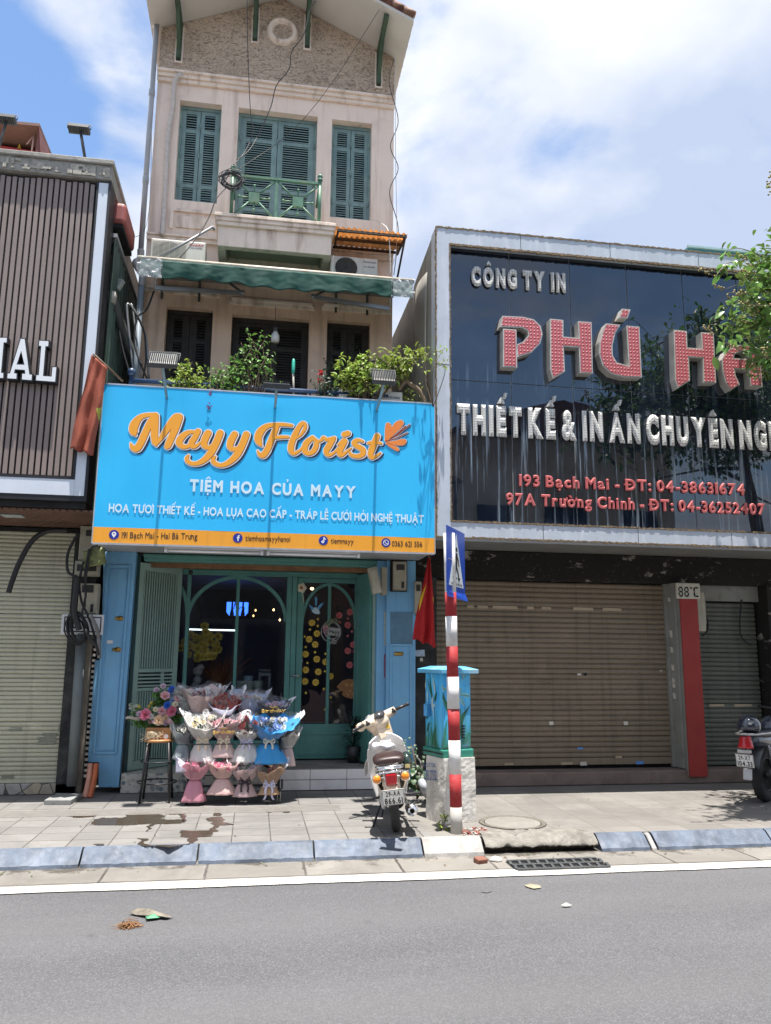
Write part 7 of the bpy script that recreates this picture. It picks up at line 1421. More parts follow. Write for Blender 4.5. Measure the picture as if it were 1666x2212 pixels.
bouquet('blush pink bouquet with dark red bloom second in the top row',722,200,440,460,250,pp1,[m_lil,m_redd],9.26,None,None,seed=2,front=.25)
bouquet('round lavender grey bouquet of dark red roses in the top row',930,238,450,465,215,pl_,[m_redd],9.2,None,None,seed=3,dome=1,front=.75,vneck=.6)
bouquet('blue and white tissue bouquet right of the dark red roses',1140,240,450,460,220,pbw,[m_rosep,m_whp],9.26,None,None,seed=4)
bouquet('dark tulle bouquet with gold lettering at the right end of the top row',1350,310,470,480,230,pdk,[m_ltb,m_lil],9.24,None,None,topper=(0,.35),seed=5)
bouquet('white paper bouquet with white flowers and cream bow in the middle row',735,425,668,850,235,pw,[m_whp,m_cream],9.06,pw,rc_,seed=6,vneck=.75)
bouquet('mauve bouquet with gold lettering and pink skirt in the middle row',920,455,665,812,205,pp2,[m_rosep,m_rosep],9.05,pp1,rc_,topper=(0,.30),seed=7)
bouquet('sky blue bouquet with pale bow at the right of the middle row',1320,440,668,865,300,pb2,[m_ltb,m_whp],9.04,pb2,rw_,seed=9,vneck=.9,sk=1.05,tilt=.06)
bouquet('white bouquet with red centre and lavender bow in the middle row',1120,480,675,855,205,pw,[m_redd],9.05,pw,rl_,seed=8,vneck=.9,sk=1.3)
bouquet('smoky film bouquet hanging off the left side of the rack',560,520,700,830,170,pgr,[m_whp],9.2,pgr,None,seed=10,tilt=.03)
bouquet('red and white bouquet on the far right side of the rack',1480,560,730,890,150,pw,[m_redd,m_whp],9.2,pp1,None,seed=11)
bouquet('hot pink bouquet at the left of the bottom row',662,850,1012,1205,195,ph,[m_hot],8.98,ph,None,seed=12,front=.2,sk=1.0)
bouquet('peach pink bouquet second in the bottom row',905,845,1000,1140,205,ppe,[m_hot,m_rosep],8.98,ppe,None,seed=13,front=.2,sk=1.1)
bouquet('mauve bouquet with dark ribbon third in the bottom row',1105,880,1030,1160,190,pp2,[m_lil,m_whp],8.98,pp2,M('black ribbon',(.03,.02,.03),.4),seed=14,front=.2)
bouquet('kraft paper bouquet of dark red roses with lavender bow in the bottom row',1318,885,1055,1140,185,pk,[m_redd],8.98,pk,rl_,seed=18,front=.25)
t = thing('paper_cone',tuple(A3(520,900,8.98)),'lilac white paper cone leaning at the lower left of the rack','wrapping'); mb = MB(); mb.grid(lambda u,v: A3(490+120*v*u+40*u,800+150*v-60*v*u+ 30*u,8.98)+Vector((0,-.04*math.sin(u*3.1)-.03*v,.0)),12,10); mb.build('paper',paper('lilac paper',(.55,.53,.66)),t,solid=.002)
t = thing('gift_bag',tuple(A3(1110,520,9.12)),'small dark red gift bag with white handle above the white bouquet','gift bag'); a,b2 = A3(1040,520,9.14),A3(1160,425,9.14); bx(a.x,b2.x,9.14,9.2,a.z,b2.z).build('bag',M('dark red paper',(.30,.04,.05),.5,.1),t,bevel=.004); MB().tube(catmull([A3(1090,440,9.13),A3(1095,410,9.12),A3(1125,400,9.12),A3(1150,412,9.12),A3(1152,470,9.13)],6),.008,6).build('handle',m_white,t)
# tan cardboard box behind the flower box
t = thing('gift_box',tuple(A3(550,460,9.4)),'yellowish gift box tucked behind the flower box','gift box'); a,b2 = A3(505,460,9.4),A3(595,385,9.4); bx(a.x,b2.x,9.4,9.5,a.z,b2.z).build('box',M('olive kraft',(.28,.22,.06),.7,.2,5),t,bevel=.004); mb = MB(); c = A3(557,412,9.398); disc(mb,c.x,c.z,.022,9.397,18,.002); mb.build('round_label',m_white,t)
# ------------------------------------------------------------------ white scooter (local axes: x right, y forward, z up)
m_tyre = M('tyre rubber',(.022,.022,.023),.8,.15,20,.3,90); m_chrome = M('chrome',(.75,.75,.75),.12,.03,4,metal=1.); m_alum = M('cast aluminium',(.42,.42,.42),.4,.12,10,metal=.8)
m_swh = M('white scooter paint',(.74,.73,.72),.28,.04,3,coat=.5); m_sbe = M('beige scooter paint',(.72,.59,.45),.3,.04,3,coat=.4); m_seat = M('brown seat vinyl',(.035,.018,.017),.42,.15,8,.12,120); m_amber = M('amber lens',(.75,.24,.02),.12,.1,8,coat=.5); m_redl = M('red lens',(.42,.012,.02),.12,.15,8,coat=.5); m_bpl = M('black plastic',(.025,.025,.027),.45,.15); m_plate = M('plate white',(.74,.74,.72),.4,.04,6)
def wheel(root, X, name, r, w, spokes=18, alloy=False):
    mb = MB(); mb.X = X; pr = []
    for k in range(13): a = -math.pi/2-.9+ (math.pi+1.8)*k/12; pr.append((r-w/2+w/2*math.sin(a+math.pi/2-0)*1. if 0 else r-w*.55+w*.55*math.cos(a*1.0-0) ,0)) if 0 else None
    prof = [(r-w*1.0,-w*.30),(r-w*.75,-w*.47),(r-w*.4,-w*.5),(r-w*.12,-w*.36),(r,-w*.12),(r,w*.12),(r-w*.12,w*.36),(r-w*.4,w*.5),(r-w*.75,w*.47),(r-w*1.0,w*.30)]
    mb.lathe(prof,(0,0,0),'X',40); wh = mb.build(name,m_tyre,root)
    mb = MB(); mb.X = X; ri = r-w*.98
    mb.lathe([(ri,-w*.30),(ri-.012,-w*.34),(ri-.022,-w*.22),(ri-.026,0),(ri-.022,w*.22),(ri-.012,w*.34),(ri,w*.30)],(0,0,0),'X',40)
    mb.lathe([(.001,-.06),(.035,-.06),(.05,-.035),(.05,.035),(.035,.06),(.001,.06)],(0,0,0),'X',20)
    if alloy:
        for k in range(5):
            a = 2*math.pi*k/5
            for s_ in (-.13,.13): mb.tube([(0,.045*math.cos(a+s_),.045*math.sin(a+s_)),(0,(ri-.015)*math.cos(a+s_*1.3),(ri-.015)*math.sin(a+s_*1.3))],[.014,.010],6)
    else:
        for k in range(spokes): a = 2*math.pi*k/spokes; s_ = .03*(1 if k%2 else -1); mb.tube([(s_,.04*math.cos(a+.5*(1 if k%4 < 2 else -1)),.04*math.sin(a+.5*(1 if k%4 < 2 else -1))),(0,(ri-.01)*math.cos(a),(ri-.01)*math.sin(a))],.0018,4,False)
    mb.build('rim',m_bpl if alloy else m_chrome,wh); return wh
gp = G('0',858,1803,0)
V = thing('scooter',(0,0,0),'white and beige scooter with brown seat parked on its side stand before the shop','scooter')
I = Matrix.Identity(4); TR = Matrix.Translation
wheel(V,TR((0,.29,.285)),'rear_wheel',.285,.082); 
SA = Vector((0,-math.sin(R(27)),math.cos(R(27)))); SP = Vector((0,1.0,.72)); ST_ = TR(SP)@Matrix.Rotation(R(33),4,SA)@TR(-SP)
wheel(V,ST_@TR((0,1.28,.285)),'front_wheel',.285,.062)
ry_ = .29
mb = MB(); mb.smooth = True
def fend(u,v): # rear fender
    a = R(14)+R(118)*v; r = .325+.0*v; x = (u-.5)*.15; return Vector((x,ry_-r*math.cos(a)*(1-.0)+.0,.285+r*math.sin(a)-.45*x*x/.075*.6))
mb.grid(fend,10,20); mb.build('rear_fender',m_sbe,V,solid=.006)
mb = MB(); mb.grid(lambda u,v: Vector(((.07+.055*math.sin(v*math.pi)+.012*u)*(1 if True else 1),.02+.62*u,.36+.24*v+.05*u*(1-v))),10,8); mb.grid(lambda u,v: Vector((-(.07+.055*math.sin(v*math.pi)+.012*u),.02+.62*u,.36+.24*v+.05*u*(1-v))),10,8); mb.build('body_side',m_sbe,V,solid=.008)
mb = MB(); mb.grid(lambda u,v: Vector(((u-.5)*.14,.55+.45*v,.42-.13*math.sin(v*math.pi)+.16*v**3-.10*(2*u-1)**2)),10,14); mb.build('body_spine',m_sbe,V,solid=.01)
# leg shield
def shield(u,v):
    s_ = 2*u-1; z = .12+.68*v; hw = .115+.078*min(1,v*2.2)**.8-.05*max(0,v-.72)**1.2*3.2+.0; y = 1.02-.20*(v-.5)*.9-.13*s_*s_-.05*(1-v)+(.06 if 0 else 0)
    return Vector((s_*hw*1.04,y,z+.02*(1-s_*s_)*(v > .9)-.05*s_*s_*(v > .85)))
MB().grid(shield,22,24).build('leg_shield',m_swh,V,solid=.014,sub=1)
mb = MB(); mb.grid(lambda u,v: Vector((.05*math.cos(u*math.pi),.93-.20*(v-.5)*.9-.06*math.sin(u*math.pi)+.02,.30+.45*v)),12,8); mb.build('centre_cover',m_swh,V,solid=.006)
# seat
def loft(mb, secs, n=20, p=2.6):
    vs = []
    for (y,z,hw,hh) in secs:
        for k in range(n):
            a = 2*math.pi*k/n; c_,s_ = math.cos(a),math.sin(a); vs.append((hw*abs(c_)**(2/p)*(1 if c_ > 0 else -1),y,z+hh*abs(s_)**(2/p)*(1 if s_ > 0 else -1)))
    m = len(secs); mb.add(vs,[(i*n+k,(i+1)*n+k,(i+1)*n+(k+1)%n,i*n+(k+1)%n) for i in range(m-1) for k in range(n)]+[tuple(range(n)),tuple(range((m-1)*n,m*n))[::-1]],True)
mb = MB(); loft(mb,[(y_,z_+.05,a_,b_) for y_,z_,a_,b_ in [(.00,.60,.07,.018),(.01,.60,.12,.034),(.05,.605,.14,.042),(.2,.615,.145,.044),(.38,.61,.125,.04),(.52,.60,.09,.035),(.60,.60,.05,.025)]]); st_o = mb.build('seat',m_seat,V)
mb = MB(); mb.tube([(-.115,.62*0+.1,.612),(-.125,.01,.610),(-.08,-.015,.610),(.08,-.015,.610),(.125,.01,.610),(.115,.1,.612)],.008,6); mb.build('seat_trim',m_chrome,st_o)
# rack and tail
mb = MB(); 
for z,y in ((.595,-.045),(.565,-.04)): mb.tube([(-.11,.12,z),(-.12,.0,z),(-.09,y-.01,z),(.09,y-.01,z),(.12,0,z),(.11,.12,z)],.0075,8)
mb.box(-.10,.10,-.03,.09,.588,.605); 
for x in (-.055,.055): mb.tube([(x,-.03,.595),(x*1.05,-.12,.585),(x*1.02,-.135,.55)],.006,6)
mb.build('rear_rack',m_chrome,V)
mb = MB(); mb.hexa([(-.043,-.145,.472),(.043,-.145,.472),(.047,-.155,.565),(-.047,-.155,.565),(-.05,-.07,.46),(.05,-.07,.46),(.05,-.07,.575),(-.05,-.07,.575)]); tl_ = mb.build('tail_light',m_redl,V,bevel=.012); MB().tube([(-.052,-.118,.568),(-.052,-.118,.465),(0,-.118,.435),(.052,-.118,.465),(.052,-.118,.568),(-.052,-.118,.568)],.0055,6).build('chrome_bezel',m_chrome,tl_); bx(-.05,.05,-.15,-.07,.574,.586).build('chrome_cap',m_chrome,tl_,bevel=.004)
for sx_ in (-1,1):
    mb = MB(); mb.lathe([(.001,-.03),(.022,-.028),(.033,-.018),(.038,0)],(sx_*.125,-.085,.525),'Y',20); q = mb.build('turn_signal',m_amber,V)
    mb = MB(); mb.lathe([(.0385,-.004),(.042,-.002),(.042,.01),(.028,.035),(.001,.04)],(sx_*.125,-.085,.525),'Y',20); mb.tube([(sx_*.09,-.07,.53),(sx_*.03,-.06,.53)],.008,6); mb.tube([(sx_*.11,-.05,.568),(sx_*.03,-.05,.578)],.006,6); mb.build('signal_housing',m_chrome,q)
def plate(root,X,l1,l2):
    mb = MB(); mb.X = X; mb.box(-.095,.095,0,.004,-.07,.07); pl = mb.build('licence_plate',m_plate,root,bevel=.002)
    mb = MB(); mb.text(l1,(-.062,.012),(.062,.012),.042,-.0005,.001,.025,gap=.16,sp=.2); mb.text(l2,(-.078,-.056),(.078,-.056),.05,-.0005,.001,.03,gap=.14,sp=.2); mb.v = [X@v for v in mb.v]; mb.build('plate_lettering',m_dark,pl)
    mb = MB(); mb.X = X
    for q in ((-.09,.09,.0635,.066),(-.09,.09,-.066,-.0635),(-.092,-.0895,-.063,.063),(.0895,.092,-.063,.063)): mb.box(q[0],q[1],-.0015,-.0003,q[2],q[3])
    mb.build('plate_border',m_dark,pl)
plate(V,TR((0,-.175,.375))@Matrix.Rotation(R(16),4,'X'),'29-AA','866.61')
mb = MB(); mb.hexa([(-.035,-.165,.40),(.035,-.165,.40),(.05,-.1,.48),(-.05,-.1,.48),(-.035,-.13,.38),(.035,-.13,.38),(.05,-.06,.46),(-.05,-.06,.46)]); mb.build('plate_bracket',m_sbe,V)
# shocks, chain case, engine, exhaust, pegs, stand
for sx_ in (-1,1):
    mb = MB(); a,b2 = Vector((sx_*.105,.10,.56)),Vector((sx_*.10,.27,.30)); mb.tube([a,b2],.016,8); mb.tube([a.lerp(b2,.05),a.lerp(b2,.5)],.024,10); mb.ell(tuple(b2),.02,.02,.02,8,6)
    for k in range(9): q = a.lerp(b2,.5+.045*k); mb.lathe([(.020,-.004),(.024,0),(.020,.004)],tuple(q),'Z',10)
    mb.build('rear_shock',m_chrome,V)
mb = MB(); loft(mb,[(.14,.285,.02,.04),(.20,.285,.03,.07),(.30,.28,.032,.075),(.55,.29,.03,.055),(.62,.29,.02,.03)]); mb.v = [v+Vector((-.085,0,0)) for v in mb.v]; mb.build('chain_case',M('grey chain case',(.45,.44,.43),.4,.15,8),V)
mb = MB(); mb.ell((0,.68,.25),.13,.16,.09,14,10); mb.tube([(0,.74,.27),(0,1.0,.30)],.055,12); mb.build('engine',m_alum,V)
mb = MB(); mb.tube([(.10,.95,.22),(.13,.8,.17),(.14,.55,.165),(.145,.40,.18)],.018,8); mb.tube([(.145,.42,.18),(.15,.30,.19),(.155,.05,.205)],[.03,.05,.05],14); mb.lathe([(.052,-.01),(.054,.01)],(.155,.08,.203),'Y',14); ex = mb.build('exhaust',m_chrome,V); MB().lathe([(.001,-.001),(.018,-.001),(.018,-.02),(.022,-.02),(.022,0)],(.155,.045,.205),'Y',14).build('exhaust_tip',m_dark,ex)
for sx_ in (-1,1):
    mb = MB(); mb.tube([(sx_*.09,.42,.30),(sx_*.17,.42,.285)],.010,6); mb.box(min(sx_*.16,sx_*.25),max(sx_*.16,sx_*.25),.395,.445,.275,.295); mb.build('foot_peg',m_bpl,V,bevel=.006)
    mb = MB(); mb.tube([(sx_*.08,.72,.23),(sx_*.18,.72,.235)],.010,6); mb.box(min(sx_*.17,sx_*.28),max(sx_*.17,sx_*.28),.69,.75,.225,.245); mb.build('foot_peg',m_bpl,V,bevel=.006)

mb = MB(); mb.tube([(-.10,.62,.22),(-.17,.53,.10),(-.225,.45,.0)],.011,8); mb.box(-.26,-.20,.42,.47,-.006,.006); mb.tube([(-.08,.55,.2),(-.12,.40,.12)],.008,6); mb.build('side_stand',m_bpl,V)
# steering: fork, fender, headset, grips
mb = MB(); mb.X = ST_
for sx_ in (-1,1): mb.tube([(sx_*.075,1.28,.285),(sx_*.075,1.21,.50),(sx_*.05,1.12,.74)],[.02,.026,.03],10)
mb.build('front_fork',m_swh,V)
mb = MB(); mb.X = ST_; mb.grid(lambda u,v: Vector(((u-.5)*.13,1.28-.33*math.cos(R(10)+R(150)*v),.285+.33*math.sin(R(10)+R(150)*v)-.03*(2*u-1)**2)),8,18); mb.build('front_fender',m_swh,V,solid=.006)
mb = MB(); loft(mb,[(.90,.93,.02,.02),(.91,.93,.075,.05),(.97,.93,.095,.085),(1.06,.92,.10,.095),(1.13,.915,.085,.085),(1.16,.91,.05,.05)],20,2.2); mb.v = [ST_@v for v in mb.v]; mb.X = ST_
for sx_ in (-1,1):
    mb.tube([(sx_*.04,.985,.95),(sx_*.12,.965,.965),(sx_*.20,.945,.975)],[.06,.045,.036],14); mb.ell((sx_*.19,1.03,.955),.05,.055,.045,12,8)
mb.hexa([(-.075,.925,.78),(.075,.925,.78),(.085,.925,.93),(-.085,.925,.93),(-.06,1.06,.78),(.06,1.06,.78),(.085,1.1,.93),(-.085,1.1,.93)])
hs_ = mb.build('headset',m_sbe,V)
mb = MB(); mb.X = ST_@TR((0,.925,1.0))@Matrix.Rotation(R(38),4,'X'); mb.lathe([(.001,.022),(.052,.02),(.058,.008),(.058,-.01)],(0,0,0),'Z',24,1.05,.75); mb.build('speedometer',M('dark dial glass',(.05,.05,.055),.1,.2,12,coat=.6),hs_)
for sx_ in (-1,1):
    mb = MB(); mb.X = ST_; mb.tube([(sx_*.20,.945,.975),(sx_*.335,.905,.975)],.0165,12); mb.ell((sx_*.34,.903,.975),.018,.018,.018,8,6); mb.build('grip',m_bpl,V)
    mb = MB(); mb.X = ST_; mb.tube([(sx_*.19,.99,.965),(sx_*.26,.99,.955),(sx_*.33,.955,.955)],.006,6); mb.build('brake_lever',m_chrome,V)
    mb = MB(); mb.X = ST_; mb.box(sx_*.165-.022,sx_*.165+.022,.905,.93,.955,.985); mb.box(sx_*.165-.012,sx_*.165+.012,.912,.94,.985,1.003); mb.build('switch_box',m_bpl,V,bevel=.004)
    mb = MB(); mb.X = ST_; mb.ell((sx_*.19,1.082,.955),.032,.012,.032,10,8); mb.build('front_signal',m_amber,V)
mb = MB(); mb.X = ST_; mb.lathe([(.001,.05),(.06,.035),(.085,0)],(0,1.14,.93),'Y',24); mb.build('headlight',m_chrome,V)
mb = MB(); mb.X = ST_; mb.hexa([(.02,.921,.84),(.062,.921,.84),(.064,.921,.90),(.022,.921,.90),(.02,.9235,.84),(.062,.9235,.84),(.064,.9235,.90),(.022,.9235,.90)]); mb.build('yellow_sticker',M('yellow sticker',(.72,.48,.06),.5),V)
V.location = gp; V.rotation_euler = Matrix.Rotation(R(-7),4,'Z').to_euler()
V.rotation_euler = (Matrix.Rotation(R(-8),4,'Z')@Matrix.Rotation(R(-7.2),4,'Y')).to_euler()
BW = TR(gp)@(Matrix.Rotation(R(-8),4,'Z')@Matrix.Rotation(R(-7.2),4,'Y'))
V.location = gp - (BW.to_3x3()@Vector((0,.15,0)))
BW = TR(V.location)@BW.to_3x3().to_4x4()
# cloth bundle and helmet carried by the scooter
c = BW@Vector((-.01,.66,.70)); mb = MB(); mb.ell((0,0,0),.125,.08,.05,24,16); mb.v = [c+v*(1+.30*mnoise.noise(v*14))+Vector((0,0,.05*mnoise.noise(v*8+Vector((3,0,0))))) for v in mb.v]; tag(mb.build('cloth_bundle',M('white crumpled cloth',(.74,.73,.76),.85,.05,8,.4,40)),'crumpled white cloth bundle lying ahead of the scooter seat','cloth')
c = BW@Vector((.155,.27,.59)); t = thing('helmet',tuple(c),'dark green half helmet hanging on the right of the scooter seat','helmet'); mb = MB(); mb.ell((0,0,0),.06,.10,.10,18,12); mb.v = [c+Vector((v.x,v.y,max(v.z,-.06))) for v in mb.v]; mb.build('shell',M('dark green gloss',(.02,.035,.03),.2,.15,6,coat=.5),t); p = c+Vector((-.0,-.098,-.02)); bx(p.x-.025,p.x+.02,p.y-.008,p.y,p.z-.012,p.z+.018).build('emblem',M('pale gold emblem',(.5,.42,.2),.5),t)
# ------------------------------------------------------------------ dark motorcycle cut by the right edge
MT = thing('motorcycle',(0,0,0),'dark motorcycle with red tail lamp cut off by the right edge','motorcycle')
m_nav = M('dark navy paint',(.03,.04,.06),.25,.1,3,coat=.6); 
wheel(MT,TR((0,.34,.30)),'rear_wheel',.30,.115,alloy=True); wheel(MT,TR((0,1.63,.29)),'front_wheel',.29,.085,alloy=True)
mb = MB(); loft(mb,[(-.10,.755,.02,.02),(-.08,.755,.075,.03),(.02,.75,.10,.045),(.25,.74,.12,.05),(.45,.72,.12,.055),(.62,.71,.10,.05)]); mb.build('seat',m_bpl,MT)
mb = MB(); loft(mb,[(-.14,.70,.03,.02),(-.12,.70,.075,.045),(.0,.69,.11,.06),(.3,.66,.13,.085),(.6,.62,.11,.09)]); mb.build('tail_cowl',m_nav,MT)
mb = MB(); loft(mb,[(.55,.78,.08,.06),(.70,.82,.13,.10),(.95,.82,.14,.11),(1.12,.80,.09,.08)]); mb.build('fuel_tank',m_nav,MT)
mb = MB(); mb.grid(lambda u,v: Vector(((.085-.03*v)*math.sin((u-.5)*2.6),-.13-.075*math.cos((u-.5)*2.6)+.02*v,.615+.125*v)),14,6); mb.build('tail_light',m_redl,MT,solid=.012)
mb = MB(); 
for sg_ in (-1,1): mb.tube([(sg_*.05,-.19,.765),(sg_*.11,-.10,.76),(sg_*.15,.12,.765),(sg_*.14,.4,.77)],.013,8)
mb.tube([(-.05,-.19,.765),(.05,-.19,.765)],.013,8); mb.build('grab_rail',m_alum,MT)
bx(-.07,.07,-.215,-.17,.565,.60).build('lamp_base',m_alum,MT,bevel=.006)
mb = MB(); mb.grid(lambda u,v: Vector(((u-.5)*.14,.34-.36*math.cos(R(20)+R(100)*v),.30+.36*math.sin(R(20)+R(100)*v)-.05*(2*u-1)**2)),8,14); mb.build('rear_fender',M('grey fender',(.07,.075,.085),.4,.1),MT,solid=.008)
plate(MT,TR((0,-.20,.485))@Matrix.Rotation(R(12),4,'X'),'29-X7','104.33')
mb = MB(); mb.hexa([(-.05,-.16,.28),(.05,-.16,.28),(.05,-.14,.40),(-.05,-.14,.40),(-.04,-.13,.28),(.04,-.13,.28),(.04,-.11,.40),(-.04,-.11,.40)]); mb.build('mud_flap',M('white mud flap',(.55,.55,.57),.5),MT,bevel=.01)
for sg_ in (-1,1):
    mb = MB(); a,b2 = Vector((sg_*.11,.22,.63)),Vector((sg_*.11,.34,.32)); mb.tube([a,b2],.013,8)
    for k in range(12): q = a.lerp(b2,.1+.06*k); mb.lathe([(.022,-.007),(.030,0),(.022,.007)],tuple(q),'Z',10)
    mb.build('rear_shock',m_alum,MT)
mb = MB(); mb.tube([(.12,1.0,.25),(.14,.7,.2),(.16,.5,.24)],.02,8); mb.tube([(.16,.52,.24),(.18,.0,.36)],.045,12); mb.build('exhaust',m_bpl,MT)
mb = MB(); mb.ell((0,.85,.38),.16,.2,.16,14,10); mb.box(-.03,.03,.34,.9,.27,.33); mb.build('engine',m_alum,MT)
mb = MB(); mb.tube([(-.07,1.63,.29),(-.06,1.36,.9)],.022,8); mb.tube([(.07,1.63,.29),(.06,1.36,.9)],.022,8); mb.tube([(-.34,1.22,1.0),(-.15,1.30,.97),(.15,1.30,.97),(.34,1.22,1.0)],.014,8); mb.ell((0,1.45,.85),.10,.08,.10,12,8); mb.build('fork_and_handlebar',m_bpl,MT)
mb = MB(); mb.tube([(.12,.50,.36),(.19,.47,.33)],.011,6); mb.box(.17,.27,.44,.50,.32,.34); mb.lathe([(.001,.03),(.035,.03),(.04,0),(.03,-.02)],(.10,.34,.30),'X',14); mb.build('foot_peg',m_alum,MT)
mp_ = G('G',990,2010,0); RM = Matrix.Rotation(R(-54),4,'Z'); MT.rotation_euler = RM.to_euler(); MT.location = mp_-(RM.to_3x3()@Vector((0,.34,0)))+Vector((.09,.08,0))
c = MT.location+RM.to_3x3()@Vector((0,-.02,.845)); t = thing('helmet',tuple(c),'shiny dark helmet with small crown emblem resting on the motorcycle seat','helmet'); mb = MB(); mb.ell((0,0,0),.125,.13,.115,20,14); mb.v = [c+Vector((v.x,v.y,max(v.z,-.05))) for v in mb.v]; mb.build('shell',M('gloss navy shell',(.025,.032,.05),.12,.1,5,coat=.8),t)
mb = MB(); pc = c+Vector((-.045,-.118,.035)); 
for k in (-1,0,1): mb.hexa([pc+Vector((k*.018-.008,0,-.012)),pc+Vector((k*.018+.008,0,-.012)),pc+Vector((k*.02+.001,0,.014)),pc+Vector((k*.02-.001,0,.014))]+[q+Vector((0,.02,0)) for q in (pc+Vector((k*.018-.008,0,-.012)),pc+Vector((k*.018+.008,0,-.012)),pc+Vector((k*.02+.001,0,.014)),pc+Vector((k*.02-.001,0,.014)))])
mb.build('crown_emblem',M('silver emblem',(.7,.7,.7),.3,metal=.5),t)
# ------------------------------------------------------------------ street tree at the right
t = thing('street_tree',(7.3,7.5,0),'leafy green street tree with seed clusters reaching in from the right','tree'); r_ = random.Random(21)
tr = MB(); trunk = catmull([(7.3,7.5,-.1),(7.25,7.5,1.5),(7.35,7.45,3.0),(7.2,7.4,4.4),(7.0,7.4,5.6),(6.9,7.4,6.8)],6); tr.tube(trunk,[.16-.11*i/len(trunk) for i in range(len(trunk))],10)
lf = MB(); sd = MB(); tws = []
def branch(a,b2,r0,k=6):
    a,b2 = Vector(a),Vector(b2); m_ = a.lerp(b2,.5)+Vector((r_.uniform(-.15,.15),r_.uniform(-.15,.15),r_.uniform(0,.2))); pts = catmull([a,m_,b2],k); tr.tube(pts,[r0*(1-.8*i/len(pts)) for i in range(len(pts))],5); return pts
def leaves(pts,n,l,sp):
    for k in range(n):
        f = r_.uniform(.2,1.02); i = min(int(f*(len(pts)-1)),len(pts)-2); q = pts[i].lerp(pts[i+1],r_.random())+Vector((r_.gauss(0,sp),r_.gauss(0,sp),r_.gauss(0,sp)))
        ll = l*r_.uniform(.6,1.25); lf.leaf(q,Vector((r_.gauss(0,1),r_.gauss(0,1),r_.gauss(-.35,.6))),Vector((r_.gauss(0,.5),r_.gauss(0,.5),1)),ll,ll*.5,.15,r_.uniform(.05,.4))
# twigs the picture shows
VIS = [(890,330),(1000,560),(790,640),(1060,700),(900,800),(1200,420),(1310,300),(1400,380),(1250,600),(1350,520),(1450,600),(1300,760),(1420,800),(940,1000),(700,1240),(840,1400),(1000,1150),(1150,1050),(1280,1000),(1400,1050),(1460,1200),(900,1480),(1080,1340),(1180,1480),(1300,1420),(1420,1500),(800,1560),(1250,1620),(1380,1720),(1450,1850),(1480,1000),(1100,1540),(1330,1230),(1200,850),(1490,1650),(1080,900),(1330,620),(1480,430)]
for x,y in VIS:
    e_ = P('F',x,y,7.2+r_.uniform(-.3,.35)); s_ = Vector((e_.x+r_.uniform(.5,.9),e_.y+r_.uniform(-.2,.2),e_.z+r_.uniform(-.35,.25))); pts = branch(s_,e_,.008); leaves(pts,7 if x < 960 else 22,.135,.03 if x < 960 else .05)
    if r_.random() < .55:
        d = Vector((-r_.uniform(.08,.22),r_.uniform(-.05,.05),r_.uniform(-.02,.12))); q2 = [e_,e_+d*.5,e_+d]; tr.tube(q2,.003,4)
        for k in range(12): p = e_.lerp(e_+d,r_.uniform(.2,1.05))+Vector((r_.gauss(0,.018),r_.gauss(0,.018),r_.gauss(0,.018))); sd.ell(tuple(p),.011,.011,.011,6,4)
for k in range(330):
    a = Vector((r_.gauss(0,1),r_.gauss(0,1),r_.gauss(0,1))).normalized()*(r_.random()**.45); c = Vector((6.85+1.75*a.x,7.3+1.5*a.y,5.55+1.35*a.z))
    vis = P('0',1640,760,c.y)
    if c.x < 5.25+.25*r_.random() or (c.x < 5.9 and c.z > 6.3): continue
    s_ = c.lerp(Vector((7.0,7.4,5.4)),.35); pts = branch(s_,c,.012,4); leaves(pts,26,.115,.11)
for k in range(16):
    i = r_.randrange(16,len(trunk)); a = Vector((r_.gauss(0,1),r_.gauss(0,1),r_.gauss(.3,.6))).normalized(); branch(trunk[i],trunk[i]+a*1.3,.035,6)
e_ = P('0',1664,400,7.2); pts = branch(e_+Vector((.6,0,-.4)),e_,.006); leaves(pts,6,.08,.04)
for k in range(16): p = P('0',1660+r_.uniform(-3,6),r_.uniform(370,425),7.2); sd.ell(tuple(p),.012,.012,.012,6,4)
tr.build('trunk',M('tree bark',(.19,.15,.11),.9,.3,12,.6,40),t); lf.build('crown',M('tree leaf',(.15,.27,.065),.32,.2,3,island=.55,trans=.28),t); tag(sd.build('seed_cluster',M('olive seed capsule',(.30,.25,.09),.6,.3,30,island=.3),t),kind='stuff')
# ------------------------------------------------------------------ shop interior and things stuck on the glass
def T_(x,y,Y): return P('T',x,y,Y)
t = thing('light_box',tuple(T_(855,590,12.6)),'glowing blue light box sign inside the shop window','light box'); a,b2 = T_(700,592,12.6),T_(1005,415,12.6)
q = [(a.x+.04,12.6,a.z),(b2.x-.04,12.6,a.z),(b2.x,12.6,a.z+.05),(b2.x,12.6,b2.z),(a.x,12.6,b2.z),(a.x,12.6,a.z+.05)]; MB().prism(q,(0,.06,0)).build('glowing_face',emit('light box blue',(.04,.16,1.),1.3),t)
mb = MB(); mb.ribbon([(a.x+.11,a.z+.10,.014),(a.x+.13,a.z+.2,.014),(a.x+.15,a.z+.11,.012),(a.x+.18,a.z+.2,.014),(a.x+.19,a.z+.1,.01),(a.x+.22,a.z+.13,.01),(a.x+.25,a.z+.1,.01),(a.x+.27,a.z+.13,.01),(a.x+.27,a.z+.05,.01)],12.59); mb.build('lettering',m_navy,t)
mb = MB()
for x in (780,930): c = T_(x,520,12.3); mb.lathe([(.012,.16),(.016,.02),(.034,-.07),(.022,-.10),(.001,-.11)],tuple(c),'Z',12)
tag(mb.build('pendant_vases',M('dark glass vase',(.02,.03,.05),.1,.1)),'pair of dark drop shaped vases hanging in front of the blue light box','vases',None)
t = thing('yellow_bouquet',tuple(T_(350,1200,10.8)),'mass of pale yellow paper blooms behind the shop window','flowers'); mb = MB()
